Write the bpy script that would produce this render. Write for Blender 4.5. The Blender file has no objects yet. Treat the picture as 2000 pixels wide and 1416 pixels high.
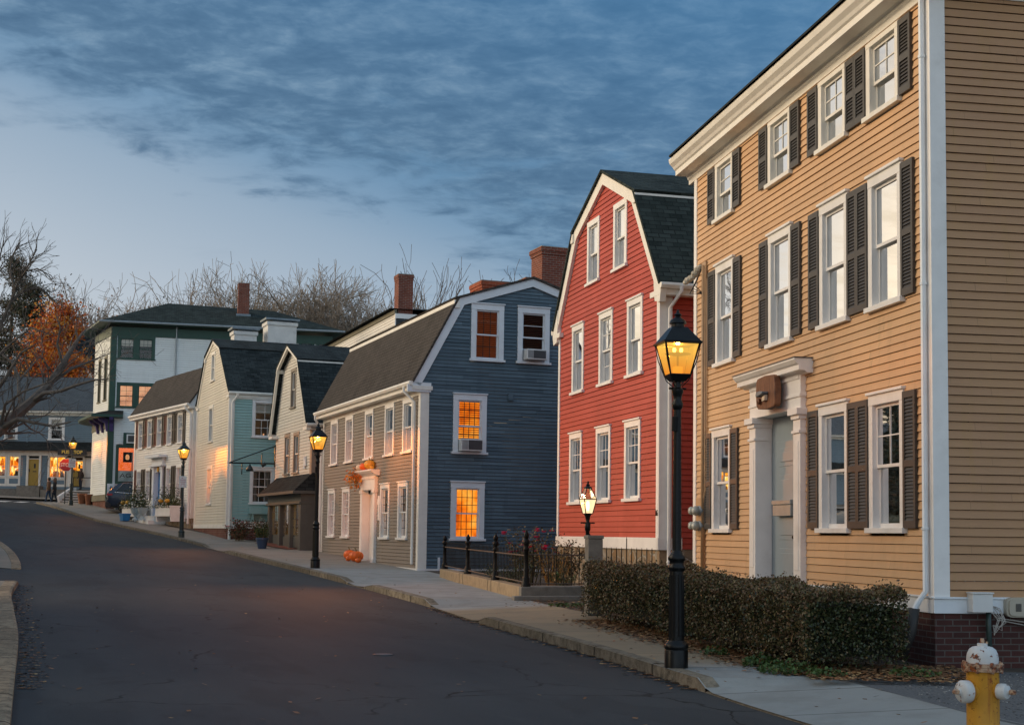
import bpy, bmesh, math, random
from math import pi, sin, cos, radians, floor, sqrt
from mathutils import Vector, Matrix
random.seed(11)
SC = bpy.context.scene
COL = SC.collection

# ------------------------------------------------------------------ camera
FPX, CXP, HOR, CAMZ = 2778.0, 1000.0, 1044.0, 1.6
TILT, ROLL = math.atan(.075), .0135
CYP = HOR - FPX * math.tan(TILT)
_f = Vector((0, cos(TILT), sin(TILT))); _u0 = Vector((0, -sin(TILT), cos(TILT))); _r0 = Vector((1, 0, 0))
_r = cos(ROLL) * _r0 + sin(ROLL) * _u0; _u = -sin(ROLL) * _r0 + cos(ROLL) * _u0
cam = bpy.data.cameras.new('camera'); cam.sensor_width = 36; cam.lens = FPX / 2000 * 36
cam.shift_y = (CYP - 708) / 2000; cam.clip_start = .1; cam.clip_end = 3000
camo = bpy.data.objects.new('camera', cam); COL.objects.link(camo)
mw = Matrix((( _r.x, _u.x, -_f.x, 0), (_r.y, _u.y, -_f.y, 0), (_r.z, _u.z, -_f.z, CAMZ), (0, 0, 0, 1)))
camo.matrix_world = mw
SC.camera = camo

def at(px, py, Y):
    """world point seen at a place in the photograph, Y metres ahead of the camera"""
    d = _f + _r * ((px - CXP) / FPX) - _u * ((py - CYP) / FPX)
    return Vector((0, 0, CAMZ)) + d * (Y / d.y)

# ------------------------------------------------------------------ sky, sun, exposure
SUN_DIR = Vector((-.93, .12, .30)).normalized()          # towards the after-glow in the west
wd = bpy.data.worlds.new('World'); SC.world = wd; wd.use_nodes = True
nt = wd.node_tree; nt.nodes.clear()

class N:
    """tiny node helper"""
    def __init__(s, tree): s.t = tree
    def n(s, typ, **kw):
        nd = s.t.nodes.new(typ)
        for k, v in kw.items():
            if k.startswith('i_'):
                key = k[2:]
                key = int(key) if key.isdigit() else key.replace('_', ' ')
                sock = nd.inputs[key]
                if hasattr(v, 'is_output'): s.t.links.new(v, sock)
                else: sock.default_value = v
            else: setattr(nd, k, v)
        return nd
    def m(s, op, a, b=0.0, c=None, clamp=False):
        nd = s.t.nodes.new('ShaderNodeMath'); nd.operation = op; nd.use_clamp = clamp
        for i, v in enumerate((a, b) if c is None else (a, b, c)):
            if hasattr(v, 'is_output'): s.t.links.new(v, nd.inputs[i])
            else: nd.inputs[i].default_value = v
        return nd.outputs[0]
    def mr(s, v, a, b, c=0., d=1., smooth=False):
        nd = s.t.nodes.new('ShaderNodeMapRange'); nd.clamp = True
        if smooth: nd.interpolation_type = 'SMOOTHSTEP'
        s.t.links.new(v, nd.inputs[0])
        for i, x in enumerate((a, b, c, d)): nd.inputs[i + 1].default_value = x
        return nd.outputs[0]
    def mix(s, f, a, b, blend='MIX'):
        nd = s.t.nodes.new('ShaderNodeMix'); nd.data_type = 'RGBA'; nd.blend_type = blend
        for sock, v in ((nd.inputs[0], f), (nd.inputs[6], a), (nd.inputs[7], b)):
            if hasattr(v, 'is_output'): s.t.links.new(v, sock)
            elif isinstance(v, (int, float)): sock.default_value = v
            else: sock.default_value = (*v[:3], 1)
        return nd.outputs[2]
    def ramp(s, v, stops, interp='LINEAR'):
        nd = s.t.nodes.new('ShaderNodeValToRGB'); cr = nd.color_ramp; cr.interpolation = interp
        while len(cr.elements) < len(stops): cr.elements.new(.5)
        for e, (p, c) in zip(cr.elements, stops):
            e.position = p; e.color = (*c, 1) if len(c) == 3 else c
        s.t.links.new(v, nd.inputs[0]); return nd.outputs[0]
    def comb(s, x, y, z=0.):
        nd = s.t.nodes.new('ShaderNodeCombineXYZ')
        for i, v in enumerate((x, y, z)):
            if hasattr(v, 'is_output'): s.t.links.new(v, nd.inputs[i])
            else: nd.inputs[i].default_value = v
        return nd.outputs[0]
    def noise(s, vec, scale, detail=4., rough=.55, dist=0.):
        nd = s.n('ShaderNodeTexNoise', i_Scale=scale, i_Detail=detail, i_Roughness=rough, i_Distortion=dist)
        if vec is not None: s.t.links.new(vec, nd.inputs['Vector'])
        return nd.outputs['Fac']
    def sep(s, v):
        nd = s.t.nodes.new('ShaderNodeSeparateXYZ'); s.t.links.new(v, nd.inputs[0]); return nd.outputs

w = N(nt)
tc = w.n('ShaderNodeTexCoord').outputs['Generated']
dx, dy, dz = w.sep(tc)
zc = w.m('MAXIMUM', dz, 0.)
g = w.m('ADD', w.m('MULTIPLY', zc, 2.6), w.m('MULTIPLY', w.m('ADD', dx, .36), .8))
g4 = w.m('DIVIDE', g, 3.0)
clear = w.ramp(g4, [(0., (.62, .64, .65)), (.163, (.42, .475, .54)), (.24, (.27, .36, .465)), (.27, (.175, .285, .415)), (.30, (.105, .22, .36)),
                    (.36, (.046, .155, .31)), (.43, (.046, .175, .355)), (.60, (.075, .22, .40)), (.8, (.28, .44, .62)), (1., (.40, .56, .74))])
back = w.ramp(zc, [(0., (1.25, 1.36, 1.42)), (.25, (1.0, 1.17, 1.32)), (.7, (.60, .78, 1.0)), (1., (.42, .58, .78))])
isback = w.mr(dy, .35, -.35)
base = w.mix(isback, clear, back)
# after-glow in the west, outside the frame on the left
glow = w.m('MULTIPLY', w.mr(dx, -.40, -.74, smooth=True), w.mr(zc, .80, .05, smooth=True))
base = w.mix(glow, base, (1.55, 1.14, .64))
# altocumulus sheet, laid on a plane overhead
inv = w.m('DIVIDE', 1., w.m('ADD', zc, .10))
cu = w.m('MULTIPLY', dx, inv); cv = w.m('MULTIPLY', dy, inv)
p1 = w.comb(w.m('ADD', w.m('MULTIPLY', cu, .9), w.m('MULTIPLY', cv, -.25)), w.m('ADD', w.m('MULTIPLY', cv, 1.0), w.m('MULTIPLY', cu, .15)))
n1 = w.noise(p1, 1.7, 5., .55, .3)
n2 = w.noise(p1, 8.0, 6., .60, .45)
n3 = w.noise(p1, 22., 4., .6, .3)
g2 = w.m('ADD', w.m('MULTIPLY', zc, 2.9), w.m('MULTIPLY', w.m('ADD', dx, .36), .8))
cover = w.m('ADD', w.m('MULTIPLY', w.m('SUBTRACT', g2, .815), 2.7), w.m('MULTIPLY', w.m('SUBTRACT', n1, .5), 2.0))
cover = w.m('ADD', cover, w.m('MULTIPLY', w.m('SUBTRACT', n2, .5), 1.15))
cmask = w.mr(cover, -.06, .50, smooth=True)
shade = w.m('ADD', w.m('MULTIPLY', n2, .62), w.m('MULTIPLY', n3, .38))
ccol = w.ramp(shade, [(.34, (.175, .275, .385)), (.44, (.115, .205, .315)), (.53, (.078, .155, .258)), (.64, (.058, .124, .218))])
# towards the right the sheet thins into the blue
thin = w.mr(g, .90, 1.35, .92, .50)
sky = w.mix(w.m('MULTIPLY', cmask, thin), base, ccol)
wcl = w.m('MULTIPLY', w.mr(w.noise(w.comb(w.m('MULTIPLY', cu, 1.2), w.m('MULTIPLY', cv, 2.4)), 3.0, 5., .6), .45, .62, smooth=True), w.mr(dx, -.40, -.52))
sky = w.mix(w.m('MULTIPLY', wcl, .5), sky, (.66, .54, .38))
# small wisps low in the clear part
n4 = w.noise(w.comb(w.m('MULTIPLY', cu, 1.0), w.m('MULTIPLY', cv, 2.3)), 3.2, 5., .6)
wis = w.m('MULTIPLY', w.mr(n4, .60, .72, smooth=True), .35)
sky = w.mix(w.m('MULTIPLY', wis, w.mr(g, .75, .35)), sky, (.25, .32, .40))
bg1 = w.n('ShaderNodeBackground', i_Color=sky, i_Strength=1.0)
st = w.n('ShaderNodeTexSky', sky_type='NISHITA', sun_disc=False)
st.sun_elevation = radians(3.0); st.sun_rotation = math.atan2(SUN_DIR.x, SUN_DIR.y)
st.altitude = 0; st.air_density = 1.0; st.dust_density = 1.5; st.ozone_density = 2.0
bg2 = w.n('ShaderNodeBackground', i_Color=st.outputs[0], i_Strength=.018)
ad = w.n('ShaderNodeAddShader'); nt.links.new(bg1.outputs[0], ad.inputs[0]); nt.links.new(bg2.outputs[0], ad.inputs[1])
wo = w.n('ShaderNodeOutputWorld'); nt.links.new(ad.outputs[0], wo.inputs[0])

sl = bpy.data.lights.new('sun', 'SUN'); sl.energy = 2.05; sl.angle = radians(34); sl.color = (1., .80, .58)
so = bpy.data.objects.new('sun', sl); COL.objects.link(so)
so.rotation_euler = SUN_DIR.to_track_quat('Z', 'Y').to_euler()
SC.view_settings.view_transform = 'Standard'; SC.view_settings.look = 'None'
SC.view_settings.exposure = 0.15; SC.view_settings.gamma = 1.0
SC.render.engine = 'CYCLES'
SC.cycles.use_denoising = True; SC.cycles.max_bounces = 6; SC.cycles.transparent_max_bounces = 12
SC.cycles.sample_clamp_indirect = 4.0; SC.cycles.caustics_reflective = False; SC.cycles.caustics_refractive = False

# ------------------------------------------------------------------ materials
MATS = {}
def newmat(name):
    m = bpy.data.materials.new(name); m.use_nodes = True; m.node_tree.nodes.clear()
    n = N(m.node_tree); MATS[name] = m
    return m, n
def finish(m, n, col, rough=.6, bump=None, bs=.2, bd=.02, metal=0., spec=.5, emit=None, es=0., normal=None):
    b = n.n('ShaderNodeBsdfPrincipled', i_Roughness=rough, i_Metallic=metal)
    b.inputs['Specular IOR Level'].default_value = spec
    if hasattr(col, 'is_output'): m.node_tree.links.new(col, b.inputs['Base Color'])
    else: b.inputs['Base Color'].default_value = (*col, 1)
    if emit is not None:
        if hasattr(emit, 'is_output'): m.node_tree.links.new(emit, b.inputs['Emission Color'])
        else: b.inputs['Emission Color'].default_value = (*emit, 1)
        b.inputs['Emission Strength'].default_value = es
    if bump is not None:
        bn = n.n('ShaderNodeBump', i_Strength=bs, i_Distance=bd); m.node_tree.links.new(bump, bn.inputs['Height'])
        m.node_tree.links.new(bn.outputs[0], b.inputs['Normal'])
    o = n.n('ShaderNodeOutputMaterial'); m.node_tree.links.new(b.outputs[0], o.inputs[0])
    return m
def k(c, f): return tuple(min(1., x * f) for x in c)
def uvn(n): return n.n('ShaderNodeTexCoord').outputs['UV']
def objn(n): return n.n('ShaderNodeTexCoord').outputs['Object']

def plain(name, col, rough=.6, var=.12, scale=5., bump=0., bscale=60., metal=0., spec=.5, dirt=None, dirtamt=.3):
    """painted or raw surface with soft tonal variation, optional dirt blotches and fine bump"""
    m, n = newmat(name); v = objn(n)
    f = n.mr(n.noise(v, scale, 5.), .3, .7)
    c = n.mix(f, k(col, 1 - var), k(col, 1 + var))
    if dirt:
        d = n.mr(n.noise(v, scale * .55, 6., .65), .52, .74)
        c = n.mix(n.m('MULTIPLY', d, dirtamt), c, dirt)
    bp = n.noise(v, bscale, 3.) if bump else None
    return finish(m, n, c, rough, bp, bump, .01, metal, spec)

def siding(name, col, exp, z0, bvar=.07, weather=.10, dirt=(.25, .2, .14), rough=.62, seg=2.6, hue=None, dirtamt=.22):
    m, n = newmat(name); u, v, _ = n.sep(uvn(n))
    row = n.m('FLOOR', n.m('DIVIDE', n.m('SUBTRACT', v, z0), exp))
    wr = n.n('ShaderNodeTexWhiteNoise', noise_dimensions='1D'); m.node_tree.links.new(row, wr.inputs['W'])
    sg = n.m('FLOOR', n.m('ADD', n.m('DIVIDE', u, seg), n.m('MULTIPLY', wr.outputs[0], 7.)))
    wn = n.n('ShaderNodeTexWhiteNoise', noise_dimensions='2D'); m.node_tree.links.new(n.comb(row, sg), wn.inputs['Vector'])
    c = n.mix(wn.outputs[0], k(col, 1 - bvar), k(hue or col, 1 + bvar))
    bj = n.m('LESS_THAN', n.m('FRACT', n.m('ADD', n.m('DIVIDE', u, seg), n.m('MULTIPLY', wr.outputs[0], 7.))), .006 / seg)
    c = n.mix(n.m('MULTIPLY', bj, .8), c, k(col, .2))
    big = n.noise(n.comb(n.m('MULTIPLY', u, .5), n.m('MULTIPLY', v, .35)), 1.2, 5., .6)
    c = n.mix(n.mr(big, .3, .7), c, k(col, 1 - weather), 'MIX') if weather else c
    grain = n.noise(n.comb(n.m('MULTIPLY', u, 2.5), n.m('MULTIPLY', v, 60.)), 1.0, 4., .6)
    st_ = n.noise(n.comb(n.m('MULTIPLY', u, 5.0), n.m('MULTIPLY', v, .55)), 1.0, 5., .65)
    c = n.mix(n.m('MULTIPLY', n.mr(st_, .52, .78), dirtamt), c, dirt)
    c = n.mix(n.m('MULTIPLY', n.mr(grain, .35, .75), .10), c, k(col, .55))
    return finish(m, n, c, rough, grain, .12, .01, 0., .35)

def shingles(name, c1, c2, h=.14, wdt=.30):
    m, n = newmat(name); v = uvn(n)
    b = n.n('ShaderNodeTexBrick', i_Color1=(*c1, 1), i_Color2=(*c2, 1), i_Mortar=(*k(c1, .25), 1), i_Scale=1.0, i_Mortar_Size=.011, i_Brick_Width=wdt, i_Row_Height=h, i_Bias=-.1)
    b.offset = .43; b.offset_frequency = 2
    m.node_tree.links.new(v, b.inputs['Vector'])
    f = n.noise(v, 1.3, 5., .6)
    c = n.mix(n.mr(f, .25, .75), b.outputs['Color'], n.mix(.5, b.outputs['Color'], k(c2, 1.25)))
    u_, v_, _ = n.sep(v)
    step = n.m('FRACT', n.m('DIVIDE', v_, h))
    c = n.mix(n.m('MULTIPLY', n.mr(n.noise(n.comb(n.m('MULTIPLY', u_, 3.0), n.m('MULTIPLY', v_, .8)), 1.0, 4.), .5, .75), .35), c, k(c1, .6))
    hgt = n.m('ADD', n.m('SUBTRACT', 1., step), n.m('MULTIPLY', n.noise(v, 90., 2.), .35))
    return finish(m, n, c, .9, hgt, .55, .02, 0., .10)

def bricks(name, c1, c2, mort, w_=.205, h=.070, dark=.0):
    m, n = newmat(name); v = uvn(n)
    b = n.n('ShaderNodeTexBrick', i_Color1=(*c1, 1), i_Color2=(*c2, 1), i_Mortar=(*mort, 1), i_Scale=1.0, i_Mortar_Size=.007, i_Brick_Width=w_, i_Row_Height=h, i_Mortar_Smooth=.2)
    m.node_tree.links.new(v, b.inputs['Vector'])
    f = n.noise(v, 2.2, 6., .65)
    c = n.mix(n.m('MULTIPLY', n.mr(f, .42, .68), .55), b.outputs['Color'], k(c1, .45))
    hg = n.m('ADD', n.m('SUBTRACT', 1., b.outputs['Fac']), n.m('MULTIPLY', n.noise(v, 60., 3.), .4))
    return finish(m, n, c, .85, hg, .5, .012, 0., .25)

def rubble(name, c1, c2, mort, scale=3.4):
    m, n = newmat(name); v = uvn(n)
    nz = n.n('ShaderNodeTexNoise', i_Scale=3.0); m.node_tree.links.new(v, nz.inputs['Vector'])
    vv = n.n('ShaderNodeVectorMath', operation='MULTIPLY_ADD'); m.node_tree.links.new(nz.outputs['Color'], vv.inputs[0])
    vv.inputs[1].default_value = (.16, .16, 0); m.node_tree.links.new(v, vv.inputs[2])
    a = n.n('ShaderNodeTexVoronoi', i_Scale=scale); m.node_tree.links.new(vv.outputs[0], a.inputs['Vector'])
    e = n.n('ShaderNodeTexVoronoi', feature='DISTANCE_TO_EDGE', i_Scale=scale); m.node_tree.links.new(vv.outputs[0], e.inputs['Vector'])
    r_, g_, b_ = n.sep(a.outputs['Color'])
    c = n.mix(r_, c1, c2)
    c = n.mix(n.m('MULTIPLY', g_, .45), c, (.09, .075, .06))
    c = n.mix(n.m('MULTIPLY', n.noise(v, 22., 4.), .35), c, k(c1, .6))
    ed = n.mr(e.outputs['Distance'], .015, .07)
    c = n.mix(ed, mort, c)
    return finish(m, n, c, .88, n.m('ADD', ed, n.m('MULTIPLY', n.noise(v, 30., 3.), .3)), .6, .03, 0., .25)

def glassmat(name, tint=(1, 1, 1), refl=.10):
    m, n = newmat(name)
    t = n.n('ShaderNodeBsdfTransparent', i_Color=(*tint, 1)); g_ = n.n('ShaderNodeBsdfGlossy', i_Roughness=.015, i_Color=(1, 1, 1, 1))
    wv = n.noise(objn(n), 1.6, 2.); bn = n.n('ShaderNodeBump', i_Strength=.012, i_Distance=.05); m.node_tree.links.new(wv, bn.inputs['Height'])
    m.node_tree.links.new(bn.outputs[0], g_.inputs['Normal'])
    lw = n.n('ShaderNodeFresnel', i_IOR=1.5)
    f = n.m('ADD', n.m('MULTIPLY', lw.outputs[0], .95), refl - .045, clamp=True)
    mx = n.n('ShaderNodeMixShader'); m.node_tree.links.new(f, mx.inputs[0]); m.node_tree.links.new(t.outputs[0], mx.inputs[1]); m.node_tree.links.new(g_.outputs[0], mx.inputs[2])
    o = n.n('ShaderNodeOutputMaterial'); m.node_tree.links.new(mx.outputs[0], o.inputs[0]); return m

def lit(name, stops, strength, scale=(2.2, 2.2), detail=3., bw=0.):
    """the lit inside of a room: emission with soft furniture-like patches"""
    m, n = newmat(name); u, v, _ = n.sep(uvn(n))
    f = n.noise(n.comb(n.m('MULTIPLY', u, scale[0]), n.m('MULTIPLY', v, scale[1])), 1., detail, .55)
    if bw:
        vo = n.n('ShaderNodeTexVoronoi', distance='CHEBYCHEV', i_Scale=bw); m.node_tree.links.new(n.comb(u, v), vo.inputs['Vector'])
        r_, _, _ = n.sep(vo.outputs['Color'])
        f = n.m('ADD', n.m('MULTIPLY', f, .55), n.m('MULTIPLY', r_, .45))
    c = n.ramp(f, stops)
    e = n.n('ShaderNodeEmission', i_Color=c, i_Strength=strength)
    o = n.n('ShaderNodeOutputMaterial'); m.node_tree.links.new(e.outputs[0], o.inputs[0]); return m

def curtainmat(name, col, rough=.9, folds=26., trans=0.):
    m, n = newmat(name); u, v, _ = n.sep(uvn(n))
    wv = n.m('SINE', n.m('ADD', n.m('MULTIPLY', u, folds * 2.2), n.m('MULTIPLY', n.noise(n.comb(u, n.m('MULTIPLY', v, .12)), 5., 2.), 9.)))
    f = n.m('MULTIPLY_ADD', wv, .5, .5)
    c = n.mix(f, k(col, .78), k(col, 1.05))
    return finish(m, n, c, rough, f, .35, .03, 0., .2)

# ------------------------------------------------------------------ mesh builder
class MB:
    def __init__(s): s.v = []; s.f = []; s.uv = []; s.mi = []
    def face(s, pts, uv=None, m=0):
        i = len(s.v); s.v.extend([tuple(p) for p in pts]); s.f.append(tuple(range(i, i + len(pts)))); s.uv.append(uv); s.mi.append(m)
    def hexa(s, p, m=0):
        """p: 8 points, bottom ring 0-3 then top ring 4-7"""
        for q in ((3, 2, 1, 0), (4, 5, 6, 7), (0, 1, 5, 4), (1, 2, 6, 5), (2, 3, 7, 6), (3, 0, 4, 7)): s.face([p[i] for i in q], None, m)
    def box(s, x0, x1, y0, y1, z0, z1, m=0, M=None):
        p = [(x0, y0, z0), (x1, y0, z0), (x1, y1, z0), (x0, y1, z0), (x0, y0, z1), (x1, y0, z1), (x1, y1, z1), (x0, y1, z1)]
        if M: p = [M(*q) for q in p]
        s.hexa(p, m)
    def prism(s, poly, vec, m=0):
        vec = Vector(vec); a = [Vector(p) for p in poly]; b = [p + vec for p in a]; n = len(a)
        s.face(a[::-1], None, m); s.face(b, None, m)
        for i in range(n): s.face([a[i], a[(i + 1) % n], b[(i + 1) % n], b[i]], None, m)
    def tube(s, pts, rad, n=6, m=0, cap=True):
        pts = [Vector(p) for p in pts]
        if not hasattr(rad, '__len__'): rad = [rad] * len(pts)
        rings = []; prev = None
        for i, p in enumerate(pts):
            t = (pts[min(i + 1, len(pts) - 1)] - pts[max(i - 1, 0)])
            if t.length < 1e-9: t = Vector((0, 0, 1))
            t.normalize()
            if prev is None:
                a = t.orthogonal().normalized()
            else:
                a = prev - t * prev.dot(t)
                a = a.normalized() if a.length > 1e-6 else t.orthogonal().normalized()
            prev = a; b = t.cross(a); base = len(s.v)
            for j in range(n):
                w_ = 2 * pi * j / n; s.v.append(tuple(p + (a * cos(w_) + b * sin(w_)) * rad[i]))
            rings.append(base)
        for i in range(len(rings) - 1):
            for j in range(n):
                s.f.append((rings[i] + j, rings[i] + (j + 1) % n, rings[i + 1] + (j + 1) % n, rings[i + 1] + j)); s.uv.append(None); s.mi.append(m)
        if cap:
            s.f.append(tuple(rings[0] + j for j in range(n))[::-1]); s.uv.append(None); s.mi.append(m)
            s.f.append(tuple(rings[-1] + j for j in range(n))); s.uv.append(None); s.mi.append(m)
    def lathe(s, prof, c=(0, 0, 0), n=16, m=0, ax=None, rot=0.):
        """prof: list of (radius, height); ax: optional (dir) axis vector"""
        A = Vector(ax).normalized() if ax else Vector((0, 0, 1)); a = A.orthogonal().normalized() if ax else Vector((1, 0, 0)); b = A.cross(a); c = Vector(c); base = len(s.v)
        for r, h in prof:
            for j in range(n):
                w_ = 2 * pi * j / n + rot; s.v.append(tuple(c + A * h + (a * cos(w_) + b * sin(w_)) * r))
        for i in range(len(prof) - 1):
            for j in range(n):
                s.f.append((base + i * n + j, base + i * n + (j + 1) % n, base + (i + 1) * n + (j + 1) % n, base + (i + 1) * n + j)); s.uv.append(None); s.mi.append(m)
        s.f.append(tuple(base + j for j in range(n))[::-1]); s.uv.append(None); s.mi.append(m)
        s.f.append(tuple(base + (len(prof) - 1) * n + j for j in range(n))); s.uv.append(None); s.mi.append(m)
    def leaf(s, p, size, m=0, up=.3, asp=.6):
        d = Vector((random.gauss(0, 1), random.gauss(0, 1), random.gauss(0, 1) + up)).normalized()
        a = d.orthogonal().normalized(); a.rotate(Matrix.Rotation(random.random() * 6.28, 3, d)); b = d.cross(a)
        a *= size * .5; b *= size * .5 * asp; p = Vector(p)
        s.face([p - a, p + b, p + a, p - b], ((0, 0), (0, 1), (1, 1), (1, 0)), m)
    def build(s, name, mats, parent=None, smooth=False, bevel=0., loc=None, auto=None, nouv=False):
        me = bpy.data.meshes.new(name); me.from_pydata(s.v, [], s.f)
        if not isinstance(mats, (list, tuple)): mats = [mats]
        for mt in mats: me.materials.append(MATS[mt] if isinstance(mt, str) else mt)
        me.polygons.foreach_set('material_index', s.mi)
        flat = []; Z = Vector((0, 0, 1))
        if not nouv: ul = me.uv_layers.new(name='UVMap')
        for f, uv in (() if nouv else zip(s.f, s.uv)):
            if uv is not None:
                for q in uv: flat.extend(q)
            else:
                p = [Vector(s.v[i]) for i in f[:4]]
                nn = (p[1] - p[0]).cross(p[2] - p[0])
                if nn.length < 1e-12 and len(p) > 3: nn = (p[2] - p[0]).cross(p[3] - p[0])
                if nn.length < 1e-12: nn = Z.copy()
                nn.normalize()
                h = Z.cross(nn)
                h = h.normalized() if h.length > .05 else Vector((1, 0, 0))
                vv = nn.cross(h)
                for i in f:
                    q = Vector(s.v[i]); flat.extend((q.dot(h), q.dot(vv)))
        if not nouv: ul.data.foreach_set('uv', flat)
        if smooth: me.polygons.foreach_set('use_smooth', [True] * len(s.f))
        me.update()
        o = bpy.data.objects.new(name, me); COL.objects.link(o)
        if parent is not None: o.parent = parent
        if loc is not None: o.location = loc
        if bevel or auto:
            bm = bmesh.new(); bm.from_mesh(me); bmesh.ops.remove_doubles(bm, verts=bm.verts, dist=1e-5); bmesh.ops.recalc_face_normals(bm, faces=bm.faces)
            bm.to_mesh(me); bm.free()
        if bevel:
            b = o.modifiers.new('bevel', 'BEVEL'); b.width = bevel; b.segments = 2; b.limit_method = 'ANGLE'; b.angle_limit = radians(40)
        if auto:
            for p in me.polygons: p.use_smooth = True
            me.set_sharp_from_angle(angle=radians(auto))
        return o

def tag(o, label=None, cat=None, group=None, kind=None):
    if label: o['label'] = label
    if cat: o['category'] = cat
    if group: o['group'] = group
    if kind: o['kind'] = kind
    return o
def empty(name, loc, rz, label, cat, group=None):
    o = bpy.data.objects.new(name, None); COL.objects.link(o); o.empty_display_size = .3
    o.location = loc; o.rotation_euler = (0, 0, rz); tag(o, label, cat, group); return o
def copy_tree(o, parent=None):
    c = o.copy(); COL.objects.link(c); c.parent = parent
    for ch in list(o.children): copy_tree(ch, c)
    return c
def Mf(a, b, z): return (-b, a, z)          # front wall: a along the street, b outwards
def Ms(a, b, z): return (a, -b, z)          # side wall facing the camera

# materials -----------------------------------------------------------------
plain('white_trim', (.82, .80, .77), .5, .05, 3., .05, 90., dirt=(.45, .42, .36), dirtamt=.30)
plain('cream_trim', (.80, .77, .70), .5, .05, 3., .05, 90., dirt=(.45, .40, .32), dirtamt=.30)
plain('blue_white_trim', (.72, .76, .79), .5, .05, 3., dirt=(.42, .44, .46), dirtamt=.25)  # white trim, cool light of the gable put into its bluish tint
plain('dark_shutter', (.055, .050, .046), .5, .15, 6.)
plain('red_brown_shutter', (.11, .025, .02), .5, .15, 6.)
plain('black_shutter', (.03, .024, .022), .5, .15, 6.)
plain('black_iron', (.004, .0045, .005), .36, .25, 9., .1, 70., spec=.28)
plain('green_iron', (.010, .022, .024), .38, .25, 9., .1, 70., spec=.5)
plain('fence_iron', (.004, .004, .004), .5, .3, 9., .15, 70., spec=.2, dirt=(.06, .04, .025), dirtamt=.2)
plain('dark_room', (.018, .017, .016), .9, .2, 2.)
plain('grey_door', (.27, .33, .365), .42, .05, 3.)
plain('white_door', (.72, .70, .66), .45, .05, 3.)
plain('yellow_door', (.42, .27, .045), .45, .08, 3.)
plain('blue_paint', (.02, .20, .48), .45, .1, 3.)
plain('dark_green_trim', (.012, .058, .040), .5, .12, 3.)
plain('olive_trim', (.13, .12, .075), .55, .12, 3.)
plain('purple_trim', (.055, .04, .16), .5, .12, 3.)
plain('brown_grey_trim', (.085, .086, .076), .55, .10, 3.)
plain('taupe_trim', (.25, .21, .17), .55, .10, 3.)
plain('grey_metal', (.30, .33, .34), .4, .1, 5., metal=.3)
plain('beige_plastic', (.42, .38, .30), .45, .06, 4.)
plain('white_plastic', (.68, .68, .66), .4, .05, 4.)
plain('dark_grille', (.055, .055, .058), .5, .1, 4.)
plain('tan_pipe', (.42, .27, .15), .5, .1, 4.)
plain('green_pipe', (.03, .055, .05), .45, .15, 5.)
plain('cable', (.03, .028, .026), .6, .1, 5.)
plain('pale_cable', (.45, .42, .38), .6, .1, 5.)
plain('granite', (.26, .22, .165), .85, .22, 14., .5, 60., dirt=(.08, .07, .055), dirtamt=.6)
plain('tan_stone', (.33, .245, .15), .85, .18, 8., .35, 60., dirt=(.12, .095, .065), dirtamt=.55)
plain('grey_stone', (.19, .175, .15), .85, .2, 6., .4, 60., dirt=(.07, .065, .055), dirtamt=.6)
plain('lead', (.17, .21, .24), .5, .15, 5., metal=.4)
plain('stucco', (.62, .62, .60), .8, .08, 3., .2, 40., dirt=(.26, .28, .28), dirtamt=.5)
plain('bark', (.085, .068, .055), .9, .3, 9., .6, 30.)
plain('grey_bark', (.115, .10, .088), .9, .25, 9., .4, 30.)
plain('twig', (.19, .155, .125), .9, .3, 2.)
plain('fawn_twig', (.23, .185, .14), .9, .3, 2.)
plain('pumpkin', (.82, .135, .010), .45, .15, 6.)
plain('yellow_pumpkin', (.66, .33, .03), .5, .15, 6.)
plain('pale_pumpkin', (.66, .56, .42), .5, .1, 6.)
plain('stem', (.16, .12, .05), .8, .2, 9.)
plain('husk', (.56, .28, .07), .8, .3, 14.)
glassmat('glass', refl=.05)
glassmat('lamp_glass', (1., .74, .34), .06)
glassmat('clear_lamp_glass', (1., .95, .85), .06)
curtainmat('cream_curtain', (.54, .47, .34)); curtainmat('white_curtain', (.46, .48, .47)); curtainmat('grey_curtain', (.20, .205, .19))
plain('shade', (.74, .69, .57), .8, .04, 2.)
lit('lit_orange', [(.30, (.42, .055, .002)), (.43, (.85, .165, .008)), (.55, (1., .27, .016)), (.70, (1., .47, .07))], 1.0, (2.2, 1.7), 3.)
lit('lit_amber', [(.22, (.25, .06, .004)), (.42, (.80, .27, .02)), (.65, (1., .50, .06))], 1.15, (2.2, .7), 3.)
lit('lit_peach', [(.3, (.45, .16, .06)), (.5, (.78, .34, .15)), (.75, (.92, .52, .26))], .75, (1.2, 1.4), 3.)
lit('lit_shop', [(.30, (.16, .02, .002)), (.42, (.75, .16, .008)), (.52, (1., .34, .02)), (.64, (1., .56, .10)), (.76, (1., .86, .40))], 1.35, (2.6, 2.0), 4., 3.2)
lit('lit_faint', [(.35, (.012, .010, .009)), (.62, (.05, .03, .015)), (.8, (.28, .12, .03))], .8, (1.8, 1.4), 3.)
lit('lit_rust', [(.3, (.10, .022, .008)), (.6, (.26, .060, .018)), (.8, (.34, .10, .03))], .36, (.8, .6), 2.)
lit('lit_shopdim', [(.25, (.05, .02, .004)), (.40, (.25, .11, .012)), (.52, (.80, .38, .04)), (.66, (1., .6, .12))], 1.0, (7., .8), 3.)
lit('lit_shopwall', [(.3, (.70, .10, .008)), (.7, (.85, .15, .012))], .9, (.7, .7), 2.)
plain('sage_panel', (.52, .64, .64), .6, .05, 3.)
plain('glass_grey', (.40, .42, .38), .15, .1, 9.)
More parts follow.
